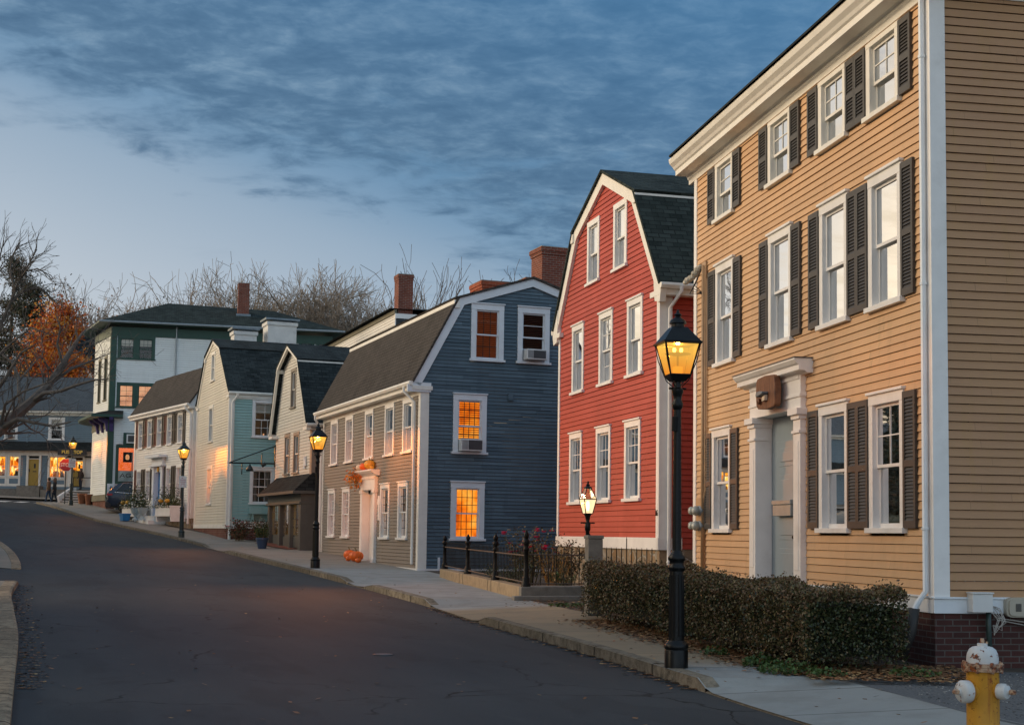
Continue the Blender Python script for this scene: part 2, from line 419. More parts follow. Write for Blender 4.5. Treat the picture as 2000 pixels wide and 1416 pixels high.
# ------------------------------------------------------------------ the lie of the land
#        z,     right kerb,        back of pavement,  left kerb
ST = [(-.06, (6.45, -2.), (8.3, -1.6), (.6, -2.)), (-.04, (4.87, 4.), (6.45, 4.4), (-1.45, 4.)),
      (-.02, (2.66, 12.3), (4.15, 12.2), (-4.24, 12.3)), (.02, (1.9, 15.2), (3.5, 15.2), (-5.25, 15.3)),
      (.07, (1.0, 18.6), (2.55, 18.8), (-6.4, 18.7)), (.15, (-.5, 23.4), (1.5, 23.8), (-8.1, 23.4)),
      (.24, (-1.79, 27.8), (.25, 28.0), (-9.6, 27.6)), (.42, (-4.75, 36.6), (-1.75, 37.2), (-12.5, 36.6)),
      (.76, (-9.3, 48.3), (-6.5, 50.), (-17., 48.3)), (1.28, (-14.4, 60.), (-12.6, 60.9), (-22.5, 60.)),
      (2.00, (-21.0, 72.), (-19.2, 73.2), (-29., 72.)), (2.72, (-25.6, 80.), (-23.4, 81.), (-34.5, 80.)),
      (3.10, (-29., 87.), (-27., 88.), (-40., 87.))]
def crom(P, t):
    n = len(P) - 1; i = min(int(t), n - 1); f = t - i
    a, b, c, d = P[max(i - 1, 0)], P[i], P[i + 1], P[min(i + 2, n)]
    return tuple(.5 * ((2 * q) + (-p + r) * f + (2 * p - 5 * q + 4 * r - s_) * f * f + (-p + 3 * q - 3 * r + s_) * f ** 3) for p, q, r, s_ in zip(a, b, c, d))
NS = 12
STP = [i / NS for i in range((len(ST) - 1) * NS + 1)]
KR = [Vector(crom([s[1] for s in ST], t)) for t in STP]
SB = [Vector(crom([s[2] for s in ST], t)) for t in STP]
LK = [Vector(crom([s[3] for s in ST], t)) for t in STP]
KZ = [crom([(s[0],) for s in ST], t)[0] for t in STP]
REF = list(KR) + [Vector((-33., 95.)), Vector((-40., 109.)), Vector((-130., 290.))]; REFZ = KZ + [3.62, 4.5, 6.]
def gz(x, y):
    p = Vector((x, y)); best = 1e18; z = 0
    for i in range(len(REF) - 1):
        a = REF[i]; ab = REF[i + 1] - a; t = (p - a).dot(ab) / ab.length_squared
        t = min(1., max(0., t)); d = (a + ab * t - p).length_squared
        if d < best: best = d; z = REFZ[i] + (REFZ[i + 1] - REFZ[i]) * t
    return z
LEN = [0.]
for i in range(1, len(KR)): LEN.append(LEN[-1] + (KR[i] - KR[i - 1]).length)

def strip(name, A, B, za, zb, mats, nx=3, i0=0, i1=None, kind='structure', parent=None, uvoff=0.):
    """surface between two lines of the street; za, zb: height above the fall of the ground, number or f(i)"""
    mb = MB(); i1 = len(A) - 1 if i1 is None else i1
    fa = za if callable(za) else (lambda i: za); fb = zb if callable(zb) else (lambda i: zb)
    def pt(i, j):
        q = A[i].lerp(B[i], j / nx); return (q.x, q.y, gz(q.x, q.y) + fa(i) + (fb(i) - fa(i)) * j / nx)
    for i in range(i0, i1):
        wd_ = (A[i] - B[i]).length
        for j in range(nx):
            mb.face([pt(i, j), pt(i, j + 1), pt(i + 1, j + 1), pt(i + 1, j)],
                    [(LEN[i], wd_ * j / nx + uvoff), (LEN[i], wd_ * (j + 1) / nx + uvoff), (LEN[i + 1], wd_ * (j + 1) / nx + uvoff), (LEN[i + 1], wd_ * j / nx + uvoff)])
    o = mb.build(name, mats, parent, smooth=True)
    if kind: tag(o, kind=kind)
    return o

# ground materials
m, n = newmat('asphalt'); v = objn(n); u, vv, _ = n.sep(uvn(n))
big = n.noise(n.comb(n.m('MULTIPLY', u, .16), n.m('MULTIPLY', vv, .55)), 1.3, 6., .62)
fine = n.noise(v, 55., 4., .7); spk = n.noise(v, 160., 2., .5)
c = n.mix(n.mr(big, .3, .7), (.035, .040, .044), (.058, .064, .068))
ln = n.m('SINE', n.m('MULTIPLY_ADD', vv, 2.05, n.m('MULTIPLY', big, 1.4)))
c = n.mix(n.m('MULTIPLY', n.mr(ln, .1, .9), .30), c, (.060, .062, .062))
c = n.mix(n.m('MULTIPLY', n.mr(n.noise(n.comb(n.m('MULTIPLY', u, .9), n.m('MULTIPLY', vv, 2.4)), 1.0, 5., .7), .60, .74), .45), c, (.085, .086, .083))
c = n.mix(n.m('MULTIPLY', n.mr(n.noise(v, .9, 5., .7), .60, .72), .6), c, (.018, .019, .020))
c = n.mix(n.m('MULTIPLY', n.mr(fine, .3, .7), .35), c, (.080, .080, .079))
c = n.mix(n.m('MULTIPLY', n.mr(spk, .68, .76), .35), c, (.20, .19, .18))
pat = n.mr(n.noise(n.comb(n.m('MULTIPLY', u, .35), n.m('MULTIPLY', vv, .9)), 1.0, 3., .5), .56, .60)
c = n.mix(n.m('MULTIPLY', pat, .25), c, (.026, .027, .028))
cr = n.n('ShaderNodeTexVoronoi', feature='DISTANCE_TO_EDGE', i_Scale=.33)
nzv = n.n('ShaderNodeTexNoise', i_Scale=1.1, i_Detail=4.); m.node_tree.links.new(v, nzv.inputs['Vector'])
vm = n.n('ShaderNodeVectorMath', operation='MULTIPLY_ADD'); m.node_tree.links.new(nzv.outputs['Color'], vm.inputs[0]); vm.inputs[1].default_value = (1.1, 1.1, 0); m.node_tree.links.new(v, vm.inputs[2])
m.node_tree.links.new(vm.outputs[0], cr.inputs['Vector'])
c = n.mix(n.m('MULTIPLY', n.mr(cr.outputs['Distance'], .008, .002), n.mr(big, .50, .60)), c, (.014, .014, .014))
finish(m, n, c, .72, n.m('ADD', n.m('MULTIPLY', fine, .6), spk), .35, .006, 0., .12)

def concrete(name, stops, joint=1.55):
    m, n = newmat(name); u, vv, _ = n.sep(uvn(n)); v = objn(n)
    col = n.ramp(n.m('DIVIDE', u, LEN[-1]), [(min(1., p / LEN[-1]), c) for p, c in stops], 'LINEAR')
    cell = n.m('FLOOR', n.m('DIVIDE', u, joint)); wn = n.n('ShaderNodeTexWhiteNoise', noise_dimensions='1D'); m.node_tree.links.new(cell, wn.inputs['W'])
    col = n.mix(n.m('MULTIPLY', wn.outputs[0], .22), col, (.12, .115, .10))
    f = n.noise(v, 1.6, 6., .65)
    col = n.mix(n.m('MULTIPLY', n.mr(f, .45, .72), .40), col, (.13, .12, .10))
    sp = n.noise(v, 90., 3., .6); col = n.mix(n.m('MULTIPLY', n.mr(sp, .58, .72), .30), col, (.10, .095, .085))
    fr = n.m('FRACT', n.m('DIVIDE', u, joint)); ed = n.m('MINIMUM', fr, n.m('SUBTRACT', 1., fr))
    jn = n.mr(ed, .012, .004); col = n.mix(n.m('MULTIPLY', jn, .75), col, (.05, .047, .042))
    return finish(m, n, col, .85, n.m('SUBTRACT', n.m('MULTIPLY', sp, .4), jn), .4, .008, 0., .3)
LT = (.30, .25, .195)
G1, T1, G2, P1 = (.31, .325, .315), (.31, .24, .155), (.33, .335, .32), (.32, .28, .235)
concrete('concrete', [(0, G1), (18.4, G1), (19.4, T1), (28.6, T1), (29.2, G2), (42., G2), (46., P1), (140., P1)])
def kerbmat(name, col, joint):
    m, n = newmat(name); u, vv, _ = n.sep(uvn(n)); v = objn(n)
    wn = n.n('ShaderNodeTexWhiteNoise', noise_dimensions='1D'); m.node_tree.links.new(n.m('FLOOR', n.m('DIVIDE', u, joint)), wn.inputs['W'])
    c = n.mix(wn.outputs[0], k(col, .72), k(col, 1.22)); f = n.noise(v, 7., 7., .7)
    c = n.mix(n.mr(f, .42, .66), c, k(col, .35)); c = n.mix(n.m('MULTIPLY', n.mr(n.noise(v, 60., 3.), .5, .7), .4), c, k(col, 1.5))
    fr = n.m('FRACT', n.m('DIVIDE', u, joint)); jn = n.mr(n.m('MINIMUM', fr, n.m('SUBTRACT', 1., fr)), .014, .005)
    c = n.mix(n.m('MULTIPLY', jn, .9), c, (.02, .018, .015))
    finish(m, n, c, .9, n.m('SUBTRACT', n.m('ADD', f, n.m('MULTIPLY', n.noise(v, 30., 4.), .5)), n.m('MULTIPLY', jn, 1.5)), .8, .03, 0., .25)
concrete('tan_concrete', [(0, LT), (140., LT)], 1.3)
kerbmat('kerb_granite', (.23, .195, .145), 2.1)
plain('soil', (.055, .042, .030), .95, .35, 5., .8, 40., dirt=(.11, .06, .03), dirtamt=.5)
plain('gravel', (.105, .11, .115), .9, .35, 40., .9, 90., dirt=(.22, .22, .22), dirtamt=.35)
plain('grass_ground', (.06, .065, .03), .95, .3, 3., .6, 40., dirt=(.10, .07, .04), dirtamt=.5)
plain('brick_paving', (.20, .06, .035), .9, .2, 12., .3, 40.)
plain('road_paint', (.62, .61, .57), .7, .12, 20., .1, 60., dirt=(.12, .12, .12), dirtamt=.5)

# terrain, one sheet to the horizon
def axis(lo, hi, fine_lo, fine_hi, step):
    a = []; x = fine_lo
    while x <= fine_hi: a.append(x); x += step
    d = step; x = fine_lo
    while x > lo: d *= 1.5; x -= d; a.insert(0, x)
    d = step; x = a[-1]
    while x < hi: d *= 1.5; x += d; a.append(x)
    return a
mb = MB(); xs = axis(-1500, 1500, -46, 26, 3.); ys = axis(-600, 2200, -4, 112, 3.)
P = [[(x, y, gz(x, y) - .20) for x in xs] for y in ys]
for j in range(len(ys) - 1):
    for i in range(len(xs) - 1): mb.face([P[j][i], P[j][i + 1], P[j + 1][i + 1], P[j + 1][i]])
tag(mb.build('ground', 'grass_ground', smooth=True), kind='structure')

# where the right kerb drops to the road for driveways (distance along the kerb)
def at_len(y):
    i = min(range(len(KR)), key=lambda q: abs(KR[q].y - y)); return i
i_a, i_b, i_c, i_d, i_e, i_f = (at_len(q) for q in (14.9, 23.2, 27.4, 32.0, 34.6, 49.0))
def kerbh(i):
    for lo, hi in ((i_a, i_b), (i_c, i_d), (i_e, i_f)):
        if lo <= i <= hi: return .13
        if i == lo - 1 or i == hi + 1: return .05
    if i > i_f + 4: return .10
    return .022
KI = [KR[i].lerp(SB[i], .16 / (KR[i] - SB[i]).length) for i in range(len(KR))]
strip('road', LK, KR, 0., 0., 'asphalt', 8)
strip('pavement', KR, SB, lambda i: kerbh(i), lambda i: .13, 'concrete', 5)
R3 = [SB[i] + (SB[i] - KR[i]).normalized() * 34 for i in range(len(SB))]
lo_ = strip('lot_ground', SB, R3, .126, .126, 'soil', 10)
def surf(x, y):
    """height of the right pavement at a point"""
    p = Vector((x, y)); i = min(range(len(KR)), key=lambda q: (KR[q].lerp(SB[q], .5) - p).length_squared)
    d = SB[i] - KR[i]; t = max(0., min(1., (p - KR[i]).dot(d) / d.length_squared)); h = kerbh(i)
    return gz(x, y) + h + (.13 - h) * t
def kerbline(name, OUT, IN, hf, i0, i1, mat='kerb_granite'):
    mb = MB(); rnd = random.Random(i0)
    for i in range(i0, i1):
        h0, h1 = hf(i) + .006, hf(i + 1) + .006
        if hf(i) < .06 and hf(i + 1) < .06: h0 = h1 = .016
        a, b, c, d = OUT[i], OUT[i + 1], IN[i + 1], IN[i]
        q = lambda p, h: (p.x, p.y, gz(p.x, p.y) + h)
        j = lambda: rnd.uniform(-.006, .006)
        a2, b2 = a.lerp(d, .16), b.lerp(c, .16); U0, U1 = LEN[i], LEN[i + 1]
        mb.face([q(a, -.05), q(b, -.05), q(b, h1 - .014), q(a, h0 - .014)], [(U0, -.2), (U1, -.2), (U1, 0), (U0, 0)])
        mb.face([q(a, h0 - .014), q(b, h1 - .014), q(b2, h1), q(a2, h0)], [(U0, 0), (U1, 0), (U1, .03), (U0, .03)])
        mb.face([q(a2, h0), q(b2, h1), q(c, h1), q(d, h0)], [(U0, .03), (U1, .03), (U1, .2), (U0, .2)])
        mb.face([q(d, h0), q(c, h1), q(c, -.05), q(d, -.05)])
        if i == i0: mb.face([q(a, -.05), q(a, h0 - .012), q(a2, h0), q(d, h0), q(d, -.05)])
        if i == i1 - 1: mb.face([q(b, -.05), q(b, h1 - .012), q(b2, h1), q(c, h1), q(c, -.05)])
    return tag(mb.build(name, mat), kind='structure')
kerbline('kerb', KR, KI, kerbh, 0, len(KR) - 1)

# left pavement: short runs of granite kerb with a driveway between them
LI = [LK[i] + (LK[i] - KR[i]).normalized() * .26 for i in range(len(LK))]
LB = [LK[i] + (LK[i] - KR[i]).normalized() * 1.9 for i in range(len(LK))]
LO = [LK[i] + (LK[i] - KR[i]).normalized() * 30 for i in range(len(LK))]
l1, l2 = at_len(31.6), at_len(37.4)
def lh(i): return .035 if i in (l1, l2) else .12
kerbmat('left_kerb_granite', (.36, .27, .18), 1.7)
kerbline('kerb', LK, LI, lh, 0, l1, 'left_kerb_granite'); kerbline('kerb', LK, LI, lh, l2, len(LK) - 1, 'left_kerb_granite')
strip('pavement', LI, LB, lambda i: max(.014, lh(i) - .005), lambda i: .12, 'tan_concrete', 2, 0, l1); strip('pavement', LI, LB, lambda i: max(.014, lh(i) - .005), lambda i: .12, 'tan_concrete', 2, l2, len(LK) - 1); strip('driveway', LK, LB, .004, .10, 'asphalt', 3, l1, l2)
strip('lot_ground', LB, LO, .116, .2, 'grass_ground', 6)

# the cross street in front of the shop, its far pavement, and the corner pavement with the lamp and stop sign
def sheet(name, poly, off, mat, step=1.5):
    bm = bmesh.new(); vs = [bm.verts.new((x, y, 0)) for x, y in poly]; bm.faces.new(vs)
    xs_ = [p[0] for p in poly]; ys_ = [p[1] for p in poly]
    x = min(xs_) + step
    while x < max(xs_):
        bmesh.ops.bisect_plane(bm, geom=bm.verts[:] + bm.edges[:] + bm.faces[:], plane_co=(x, 0, 0), plane_no=(1, 0, 0)); x += step
    y = min(ys_) + step
    while y < max(ys_):
        bmesh.ops.bisect_plane(bm, geom=bm.verts[:] + bm.edges[:] + bm.faces[:], plane_co=(0, y, 0), plane_no=(0, 1, 0)); y += step
    mb = MB()
    for f in bm.faces:
        mb.face([(q.co.x, q.co.y, gz(q.co.x, q.co.y) + off) for q in f.verts], [(q.co.y, q.co.x) for q in f.verts])
    bm.free()
    return tag(mb.build(name, mat, smooth=True), kind='structure')
sheet('road', [(-70., 83.), (-34., 79.4), (-26., 80.), (-10., 83.5), (-10., 91.5), (-70., 91.5)], -.006, 'asphalt')
sheet('pavement', [(-70., 91.4), (-29.4, 91.4), (-28.9, 95.5), (-70., 95.5)], .12, 'concrete')
sheet('pavement', [(-24.6, 79.4), (-26.0, 81.4), (-26.9, 83.4), (-27.1, 85.4), (-26.6, 87.2), (-25.4, 88.2), (-21., 88.6), (-21., 80.)], .128, 'concrete')
# ------------------------------------------------------------------ house kit
class House:
    def __init__(s, name, O, rot, zb, label, cat='house', group=None):
        s.zb = zb; s.e = empty(name, (O[0], O[1], zb), rot, label, cat, group)
        s.X = Vector((cos(rot), sin(rot), 0)); s.Y = Vector((-sin(rot), cos(rot), 0)); s.O = Vector((O[0], O[1], 0))
        s.open = {Mf: [], Ms: []}; s.rot = rot
    def add(s, name, mb, mats, label=None, **kw):
        o = mb.build(name, mats, s.e, loc=(0, 0, -s.zb), **kw)
        if label: o['label'] = label
        return o
    def boxes(s, name, mb, mats, **kw):
        """the boxes of a builder, each as a part of its own"""
        mats = mats if isinstance(mats, (list, tuple)) else [mats]
        for i in range(0, len(mb.f), 6):
            q = MB()
            for f, uv, mi in zip(mb.f[i:i + 6], mb.uv[i:i + 6], mb.mi[i:i + 6]): q.face([mb.v[x] for x in f], uv, 0); mi_ = mi
            s.add(name, q, mats[mi_], **kw)
    def wp(s, x, y, z): return s.O + s.X * x + s.Y * y + Vector((0, 0, z))

def seg_out(a0, a1, cuts):
    segs = [(a0, a1)]
    for c0, c1 in cuts:
        nx = []
        for p, q in segs:
            if c1 <= p or c0 >= q: nx.append((p, q))
            else:
                if c0 > p: nx.append((p, c0))
                if c1 < q: nx.append((c1, q))
        segs = nx
    return segs

def clap(H, M, outline, z0, z1, exp, mat, back=None, proud=.020, wob=.0022, label=None, gap=.0085):
    mb = MB(); z = z0; rnd = random.Random(int(z0 * 977) + len(H.open[M]))
    while z < z1 - .01:
        zt = min(z + exp, z1); l0, h0 = outline(z + .002); l1, h1 = outline(zt - .002)
        if h0 - l0 > .02:
            cuts = [(o[0], o[1]) for o in H.open[M] if o[2] < z + exp * .5 < o[3]]
            for p, q in seg_out(l0, h0, cuts):
                pt = l1 if abs(p - l0) < 1e-6 else p; qt = h1 if abs(q - h0) < 1e-6 else q
                if qt <= pt: pt = qt = (pt + qt) / 2
                j = rnd.uniform(-wob, wob); pr = proud + rnd.uniform(-.002, .003)
                mb.face([M(p, pr, z + j), M(q, pr, z + j), M(qt, .003, zt - gap), M(pt, .003, zt - gap)],
                        [(p, z + .01), (q, z + .01), (qt, z + exp * .95), (pt, z + exp * .95)])
                mb.face([M(p, -.012, z + j), M(q, -.012, z + j), M(q, pr, z + j), M(p, pr, z + j)], [(p, z + .01)] * 4)
        z = zt
    if back: back(mb)
    return H.add('wall', mb, mat, label)

def window(H, M, a0, a1, z0, z1, inside='dark', grid=(1, 1), grid2=None, trim='white_trim', cw=.115, hw=.13, cap=True, sill=.065, split=.5, sash=None, glass='glass', ears=.045, proud=.036, label=None, bars=None):
    sash = sash or trim
    H.open[M].append((a0 + .03, a1 - .03, z0 + .02, z1 - .02))
    mb = MB(); D = -.12
    zb = z0 + sill
    mb.box(a0, a0 + cw, D, proud, zb, z1 - hw, 0, M); mb.box(a1 - cw, a1, D, proud, zb, z1 - hw, 0, M)
    mb.box(a0 - .004, a1 + .004, D, proud + .003, z1 - hw, z1, 0, M)
    if cap: mb.box(a0 - .025, a1 + .025, 0, proud + .035, z1, z1 + .035, 0, M)
    if sill: mb.box(a0 - ears, a1 + ears, D, proud + .045, z0, zb, 0, M)
    win = H.add('window', mb, trim, label, bevel=.004)
    o0, o1, y0, y1 = a0 + cw, a1 - cw, zb, z1 - hw
    ym = y0 + (y1 - y0) * split; st = .04
    sm = MB(); bm_ = MB()
    def sashf(y0, y1, b0, b1, gx, gy, bot):
        sm.box(o0, o0 + st, b0, b1, y0, y1, 0, M); sm.box(o1 - st, o1, b0, b1, y0, y1, 0, M)
        sm.box(o0 + st, o1 - st, b0, b1, y0, y0 + bot, 0, M); sm.box(o0 + st, o1 - st, b0, b1, y1 - st, y1, 0, M)
        tm = sm if bars is None else bm_
        for i in range(1, gx):
            c_ = o0 + st + (o1 - o0 - 2 * st) * i / gx; tm.box(c_ - .008, c_ + .008, b0 + .012, b1 - .008, y0 + bot, y1 - st, 0, M)
        for i in range(1, gy):
            c_ = y0 + bot + (y1 - y0 - bot - st) * i / gy; tm.box(o0 + st, o1 - st, b0 + .013, b1 - .009, c_ - .008, c_ + .008, 0, M)
    g2 = grid2 or grid
    sashf(ym - .02, y1, -.050, -.018, *grid, st); sashf(y0, ym + .02, -.088, -.056, *g2, .06)
    sm.build('sash', sash, win)
    if bm_.f: bm_.build('glazing_bar', bars, win)
    pm = MB(); e = .012
    pm.face([M(o0 + e, -.036, ym), M(o1 - e, -.036, ym), M(o1 - e, -.036, y1 - e), M(o0 + e, -.036, y1 - e)])
    pm.face([M(o0 + e, -.072, y0 + e), M(o1 - e, -.072, y0 + e), M(o1 - e, -.072, ym), M(o0 + e, -.072, ym)])
    pm.build('pane', glass, win)
    # the room behind
    kinds = inside.split('+')
    rm = MB(); dep = -.75; back = next((q[4:] for q in kinds if q.startswith('lit:')), None)
    A0, A1, Z0, Z1 = o0 - .25, o1 + .25, y0 - .02, y1 + .02
    if back: dep = -.135; A0, A1 = o0 - .02, o1 + .02
    q = lambda a, b, z: M(a, b, z)
    rm.face([q(A0, dep, Z0), q(A1, dep, Z0), q(A1, dep, Z1), q(A0, dep, Z1)], [(A0, Z0), (A1, Z0), (A1, Z1), (A0, Z1)], 1 if back else 0)
    rm.face([q(A0, D, Z0), q(A0, dep, Z0), q(A0, dep, Z1), q(A0, D, Z1)]); rm.face([q(A1, D, Z0), q(A1, dep, Z0), q(A1, dep, Z1), q(A1, D, Z1)])
    rm.face([q(A0, D, Z0), q(A1, D, Z0), q(A1, dep, Z0), q(A0, dep, Z0)]); rm.face([q(A0, D, Z1), q(A1, D, Z1), q(A1, dep, Z1), q(A0, dep, Z1)])
    if 'glow' in kinds:      # drawn curtains lit from behind, close to the panes
        gm_ = MB()
        for lo, hi, b in ((ym, y1, -.046), (y0, ym, -.082)): gm_.face([M(o0 + .02, b, lo), M(o1 - .02, b, lo), M(o1 - .02, b, hi), M(o0 + .02, b, hi)], [(o0, lo), (o1, lo), (o1, hi), (o0, hi)])
        gm_.build('lit_curtain', back or 'lit_amber', win)
    rm.build('interior', ['dark_room', MATS[back] if back else 'dark_room'], win)
    def sheetp(a, c, lo, hi, mat, name, b=-.17):
        cm = MB(); nn = max(4, int((c - a) / .05)); pts = []
        for i in range(nn + 1):
            x = a + (c - a) * i / nn; pts.append((x, b + (.018 * sin(i * 1.9 + a * 7) if 'curtain' in mat else 0)))
        for (xa, ba), (xb, bb) in zip(pts[:-1], pts[1:]):
            cm.face([M(xa, ba, lo), M(xb, bb, lo), M(xb, bb, hi), M(xa, ba, hi)], [(xa, lo), (xb, lo), (xb, hi), (xa, hi)])
        cm.build(name, mat, win, smooth=True)
    for kd in kinds:
        if kd.startswith('curtain'): sheetp(o0 - .03, o1 + .03, y0, y1, {'curtain': 'cream_curtain', 'curtainw': 'white_curtain', 'curtaing': 'grey_curtain'}[kd], 'curtain')
        elif kd.startswith('upper'): sheetp(o0 - .03, o1 + .03, ym, y1, 'cream_curtain', 'curtain')
        elif kd.startswith('drapes'):
            ww = (o1 - o0) * .27
            for a, c_ in ((o0 - .03, o0 + ww), (o1 - ww, o1 + .03)): sheetp(a, c_, y0, y1, 'grey_curtain' if kd == 'drapesg' else 'cream_curtain', 'curtain')
        elif kd.startswith('shade'): 
            fr = float(kd[5:] or .5); sheetp(o0 - .01, o1 + .01, y1 - (y1 - y0) * fr, y1, 'shade', 'roller_shade', -.105)
        elif kd.startswith('blind'):
            bmb = MB(); z = y0 + .02
            while z < y1 - .02:
                bmb.hexa([M(o0, -.131, z), M(o1, -.131, z), M(o1, -.102, z + .016), M(o0, -.102, z + .016), M(o0, -.131, z + .004), M(o1, -.131, z + .004), M(o1, -.102, z + .020), M(o0, -.102, z + .020)])
                z += .052 if kd == 'blindh' else .060
            bmb.build('blind', 'blind_wood', win)
    return win
plain('blind_wood', (.26, .075, .035), .6, .12, 9.)

def shutter(H, M, a0, a1, z0, z1, mat='dark_shutter', louvres=True, b0=.022, th=.032):
    mb = MB(); s = .05
    mb.box(a0, a0 + s, b0, b0 + th, z0, z1, 0, M); mb.box(a1 - s, a1, b0, b0 + th, z0, z1, 0, M)
    zm = z0 + (z1 - z0) * .47
    for p, q in ((z0, z0 + .09), (zm - .04, zm + .04), (z1 - .08, z1)): mb.box(a0 + s, a1 - s, b0, b0 + th, p, q, 0, M)
    mb.face([M(a0 + s, b0 + .004, z0), M(a1 - s, b0 + .004, z0), M(a1 - s, b0 + .004, z1), M(a0 + s, b0 + .004, z1)])
    if louvres:
        for lo, hi in ((z0 + .09, zm - .04), (zm + .04, z1 - .08)):
            nl = int((hi - lo) / .042)
            for i in range(nl):
                z = lo + (hi - lo) * i / nl; t = .040
                mb.face([M(a0 + s, b0 + th - .004, z), M(a1 - s, b0 + th - .004, z), M(a1 - s, b0 + .010, z + t), M(a0 + s, b0 + .010, z + t)])
                mb.face([M(a0 + s, b0 + th - .004, z), M(a0 + s, b0 + .006, z + .004), M(a1 - s, b0 + .006, z + .004), M(a1 - s, b0 + th - .004, z)])
    return H.add('shutter', mb, mat)

def polyoff(P, d):
    """offset an open profile towards the inside (below)"""
    out = []
    for i, p in enumerate(P):
        ns = []
        for a, b in ((i - 1, i), (i, i + 1)):
            if a >= 0 and b < len(P):
                t = Vector((P[b][0] - P[a][0], P[b][1] - P[a][1])).normalized(); ns.append(Vector((t.y, -t.x)))
        nn = sum(ns, Vector((0, 0))).normalized(); kk = d / max(.3, nn.dot(ns[0])); out.append((p[0] + nn.x * kk, p[1] + nn.y * kk))
    return out
def outline_of(P, inset, lo, hi):
    Q = polyoff(P, inset)
    top = max(q[1] for q in Q)
    def f(z):
        xs = []
        for (a, za), (b, zb) in zip(Q[:-1], Q[1:]):
            if (za - z) * (zb - z) <= 0 and abs(za - zb) > 1e-9: xs.append(a + (b - a) * (z - za) / (zb - za))
        if z >= top - 1e-3: 
            m_ = next(q[0] for q in Q if q[1] == top); return (m_, m_)
        l_ = min(xs) if len(xs) > 1 and z > Q[0][1] else lo; h_ = max(xs) if len(xs) > 1 and z > Q[-1][1] else hi
        return (max(lo, l_), min(hi, h_))
    return f

def roof(H, M3, P, q0, q1, mat, trim, rake=.24, th=.06, knee=True, gutter=(True, True), rq=None, kneew=.17, rakemat=None):
    """gambrel or gable roof. P: outer profile (p, z) from eave over ridge to eave; runs from q0 to q1"""
    mb = MB(); nP = len(P)
    Pi = polyoff(P, th)
    for i in range(nP - 1):
        a, b, c, d = P[i], P[i + 1], Pi[i + 1], Pi[i]
        upper = nP == 5 and i in (1, 2)
        if upper:     # the upper pitch oversails the lower one
            t = Vector((b[0] - a[0], b[1] - a[1])).normalized() * .13
            if i == 1: a = (a[0] - t.x, a[1] - t.y); d = (d[0] - t.x, d[1] - t.y)
            else: b = (b[0] + t.x, b[1] + t.y); c = (c[0] + t.x, c[1] + t.y)
        # subdivided along q so the ridge can sag a little
        nq = 6
        for j in range(nq):
            u0, u1 = q0 + (q1 - q0) * j / nq, q0 + (q1 - q0) * (j + 1) / nq
            mb.face([M3(a[0], u0, a[1]), M3(a[0], u1, a[1]), M3(b[0], u1, b[1]), M3(b[0], u0, b[1])])
            mb.face([M3(d[0], u0, d[1]), M3(c[0], u0, c[1]), M3(c[0], u1, c[1]), M3(d[0], u1, d[1])])
        for u in (q0, q1): mb.face([M3(a[0], u, a[1]), M3(b[0], u, b[1]), M3(c[0], u, c[1]), M3(d[0], u, d[1])])
        if i == 0 or (upper and i == 1): mb.face([M3(a[0], q0, a[1]), M3(a[0], q1, a[1]), M3(d[0], q1, d[1]), M3(d[0], q0, d[1])])
        if i == nP - 2 or (upper and i == 2): mb.face([M3(b[0], q0, b[1]), M3(b[0], q1, b[1]), M3(c[0], q1, c[1]), M3(c[0], q0, c[1])])
    rf = H.add('roof', mb, mat)
    # rake boards on the near gable
    rq = q0 + .05 if rq is None else rq
    A = polyoff(P, th + .004); B = polyoff(P, th + rake); rm = MB()
    for i in range(nP - 1):
        rm.prism([M3(A[i][0], rq, A[i][1]), M3(A[i + 1][0], rq, A[i + 1][1]), M3(B[i + 1][0], rq, B[i + 1][1]), M3(B[i][0], rq, B[i][1])],
                 Vector(M3(0, rq + .10, 0)) - Vector(M3(0, rq, 0)))
    H.add('rake_board', rm, rakemat or trim)
    if knee and nP == 5:
        km = MB()
        for i, sgn in ((1, -1), (3, 1)):
            pk, zk = P[i]; x0, x1 = pk + sgn * .115, pk - sgn * .05
            zt = zk - th - .055
            bx = [M3(x0, q0 + .012, zt - kneew), M3(x1, q0 + .012, zt - kneew), M3(x1, q1, zt - kneew), M3(x0, q1, zt - kneew), M3(x0, q0 + .012, zt), M3(x1, q0 + .012, zt), M3(x1, q1, zt), M3(x0, q1, zt)]
            km.hexa(bx)
        H.add('fascia_board', km, trim)
    gm = MB()
    for side, on in zip((0, 1), gutter):
        if not on: continue
        pe, ze = P[0] if side == 0 else P[-1]; sg = -1 if side == 0 else 1
        prof = [(0, .02), (.11, .02), (.125, -.03), (.09, -.09), (.0, -.10)]
        poly = [M3(pe + sg * (x_ - .03), q0 + .02, ze - .03 + z_) for x_, z_ in prof]
        gm.prism(poly, Vector(M3(0, q1 - q0 - .04, 0)) - Vector(M3(0, 0, 0)))
        # boxed eave under the gutter
        x0, x1 = pe - sg * .02, pe - sg * .60
        gm.hexa([M3(x0, q0 + .03, ze - .24), M3(x1, q0 + .03, ze - .24), M3(x1, q1, ze - .24), M3(x0, q1, ze - .24), M3(x0, q0 + .03, ze - .13), M3(x1, q0 + .03, ze - .13), M3(x1, q1, ze - .13), M3(x0, q1, ze - .13)])
    if gm.f: H.add('gutter', gm, trim)
    return rf
def Rx(p, q, z): return (q, p, z)      # ridge runs away from the street
def Ry(p, q, z): return (p, q, z)      # ridge runs along the street

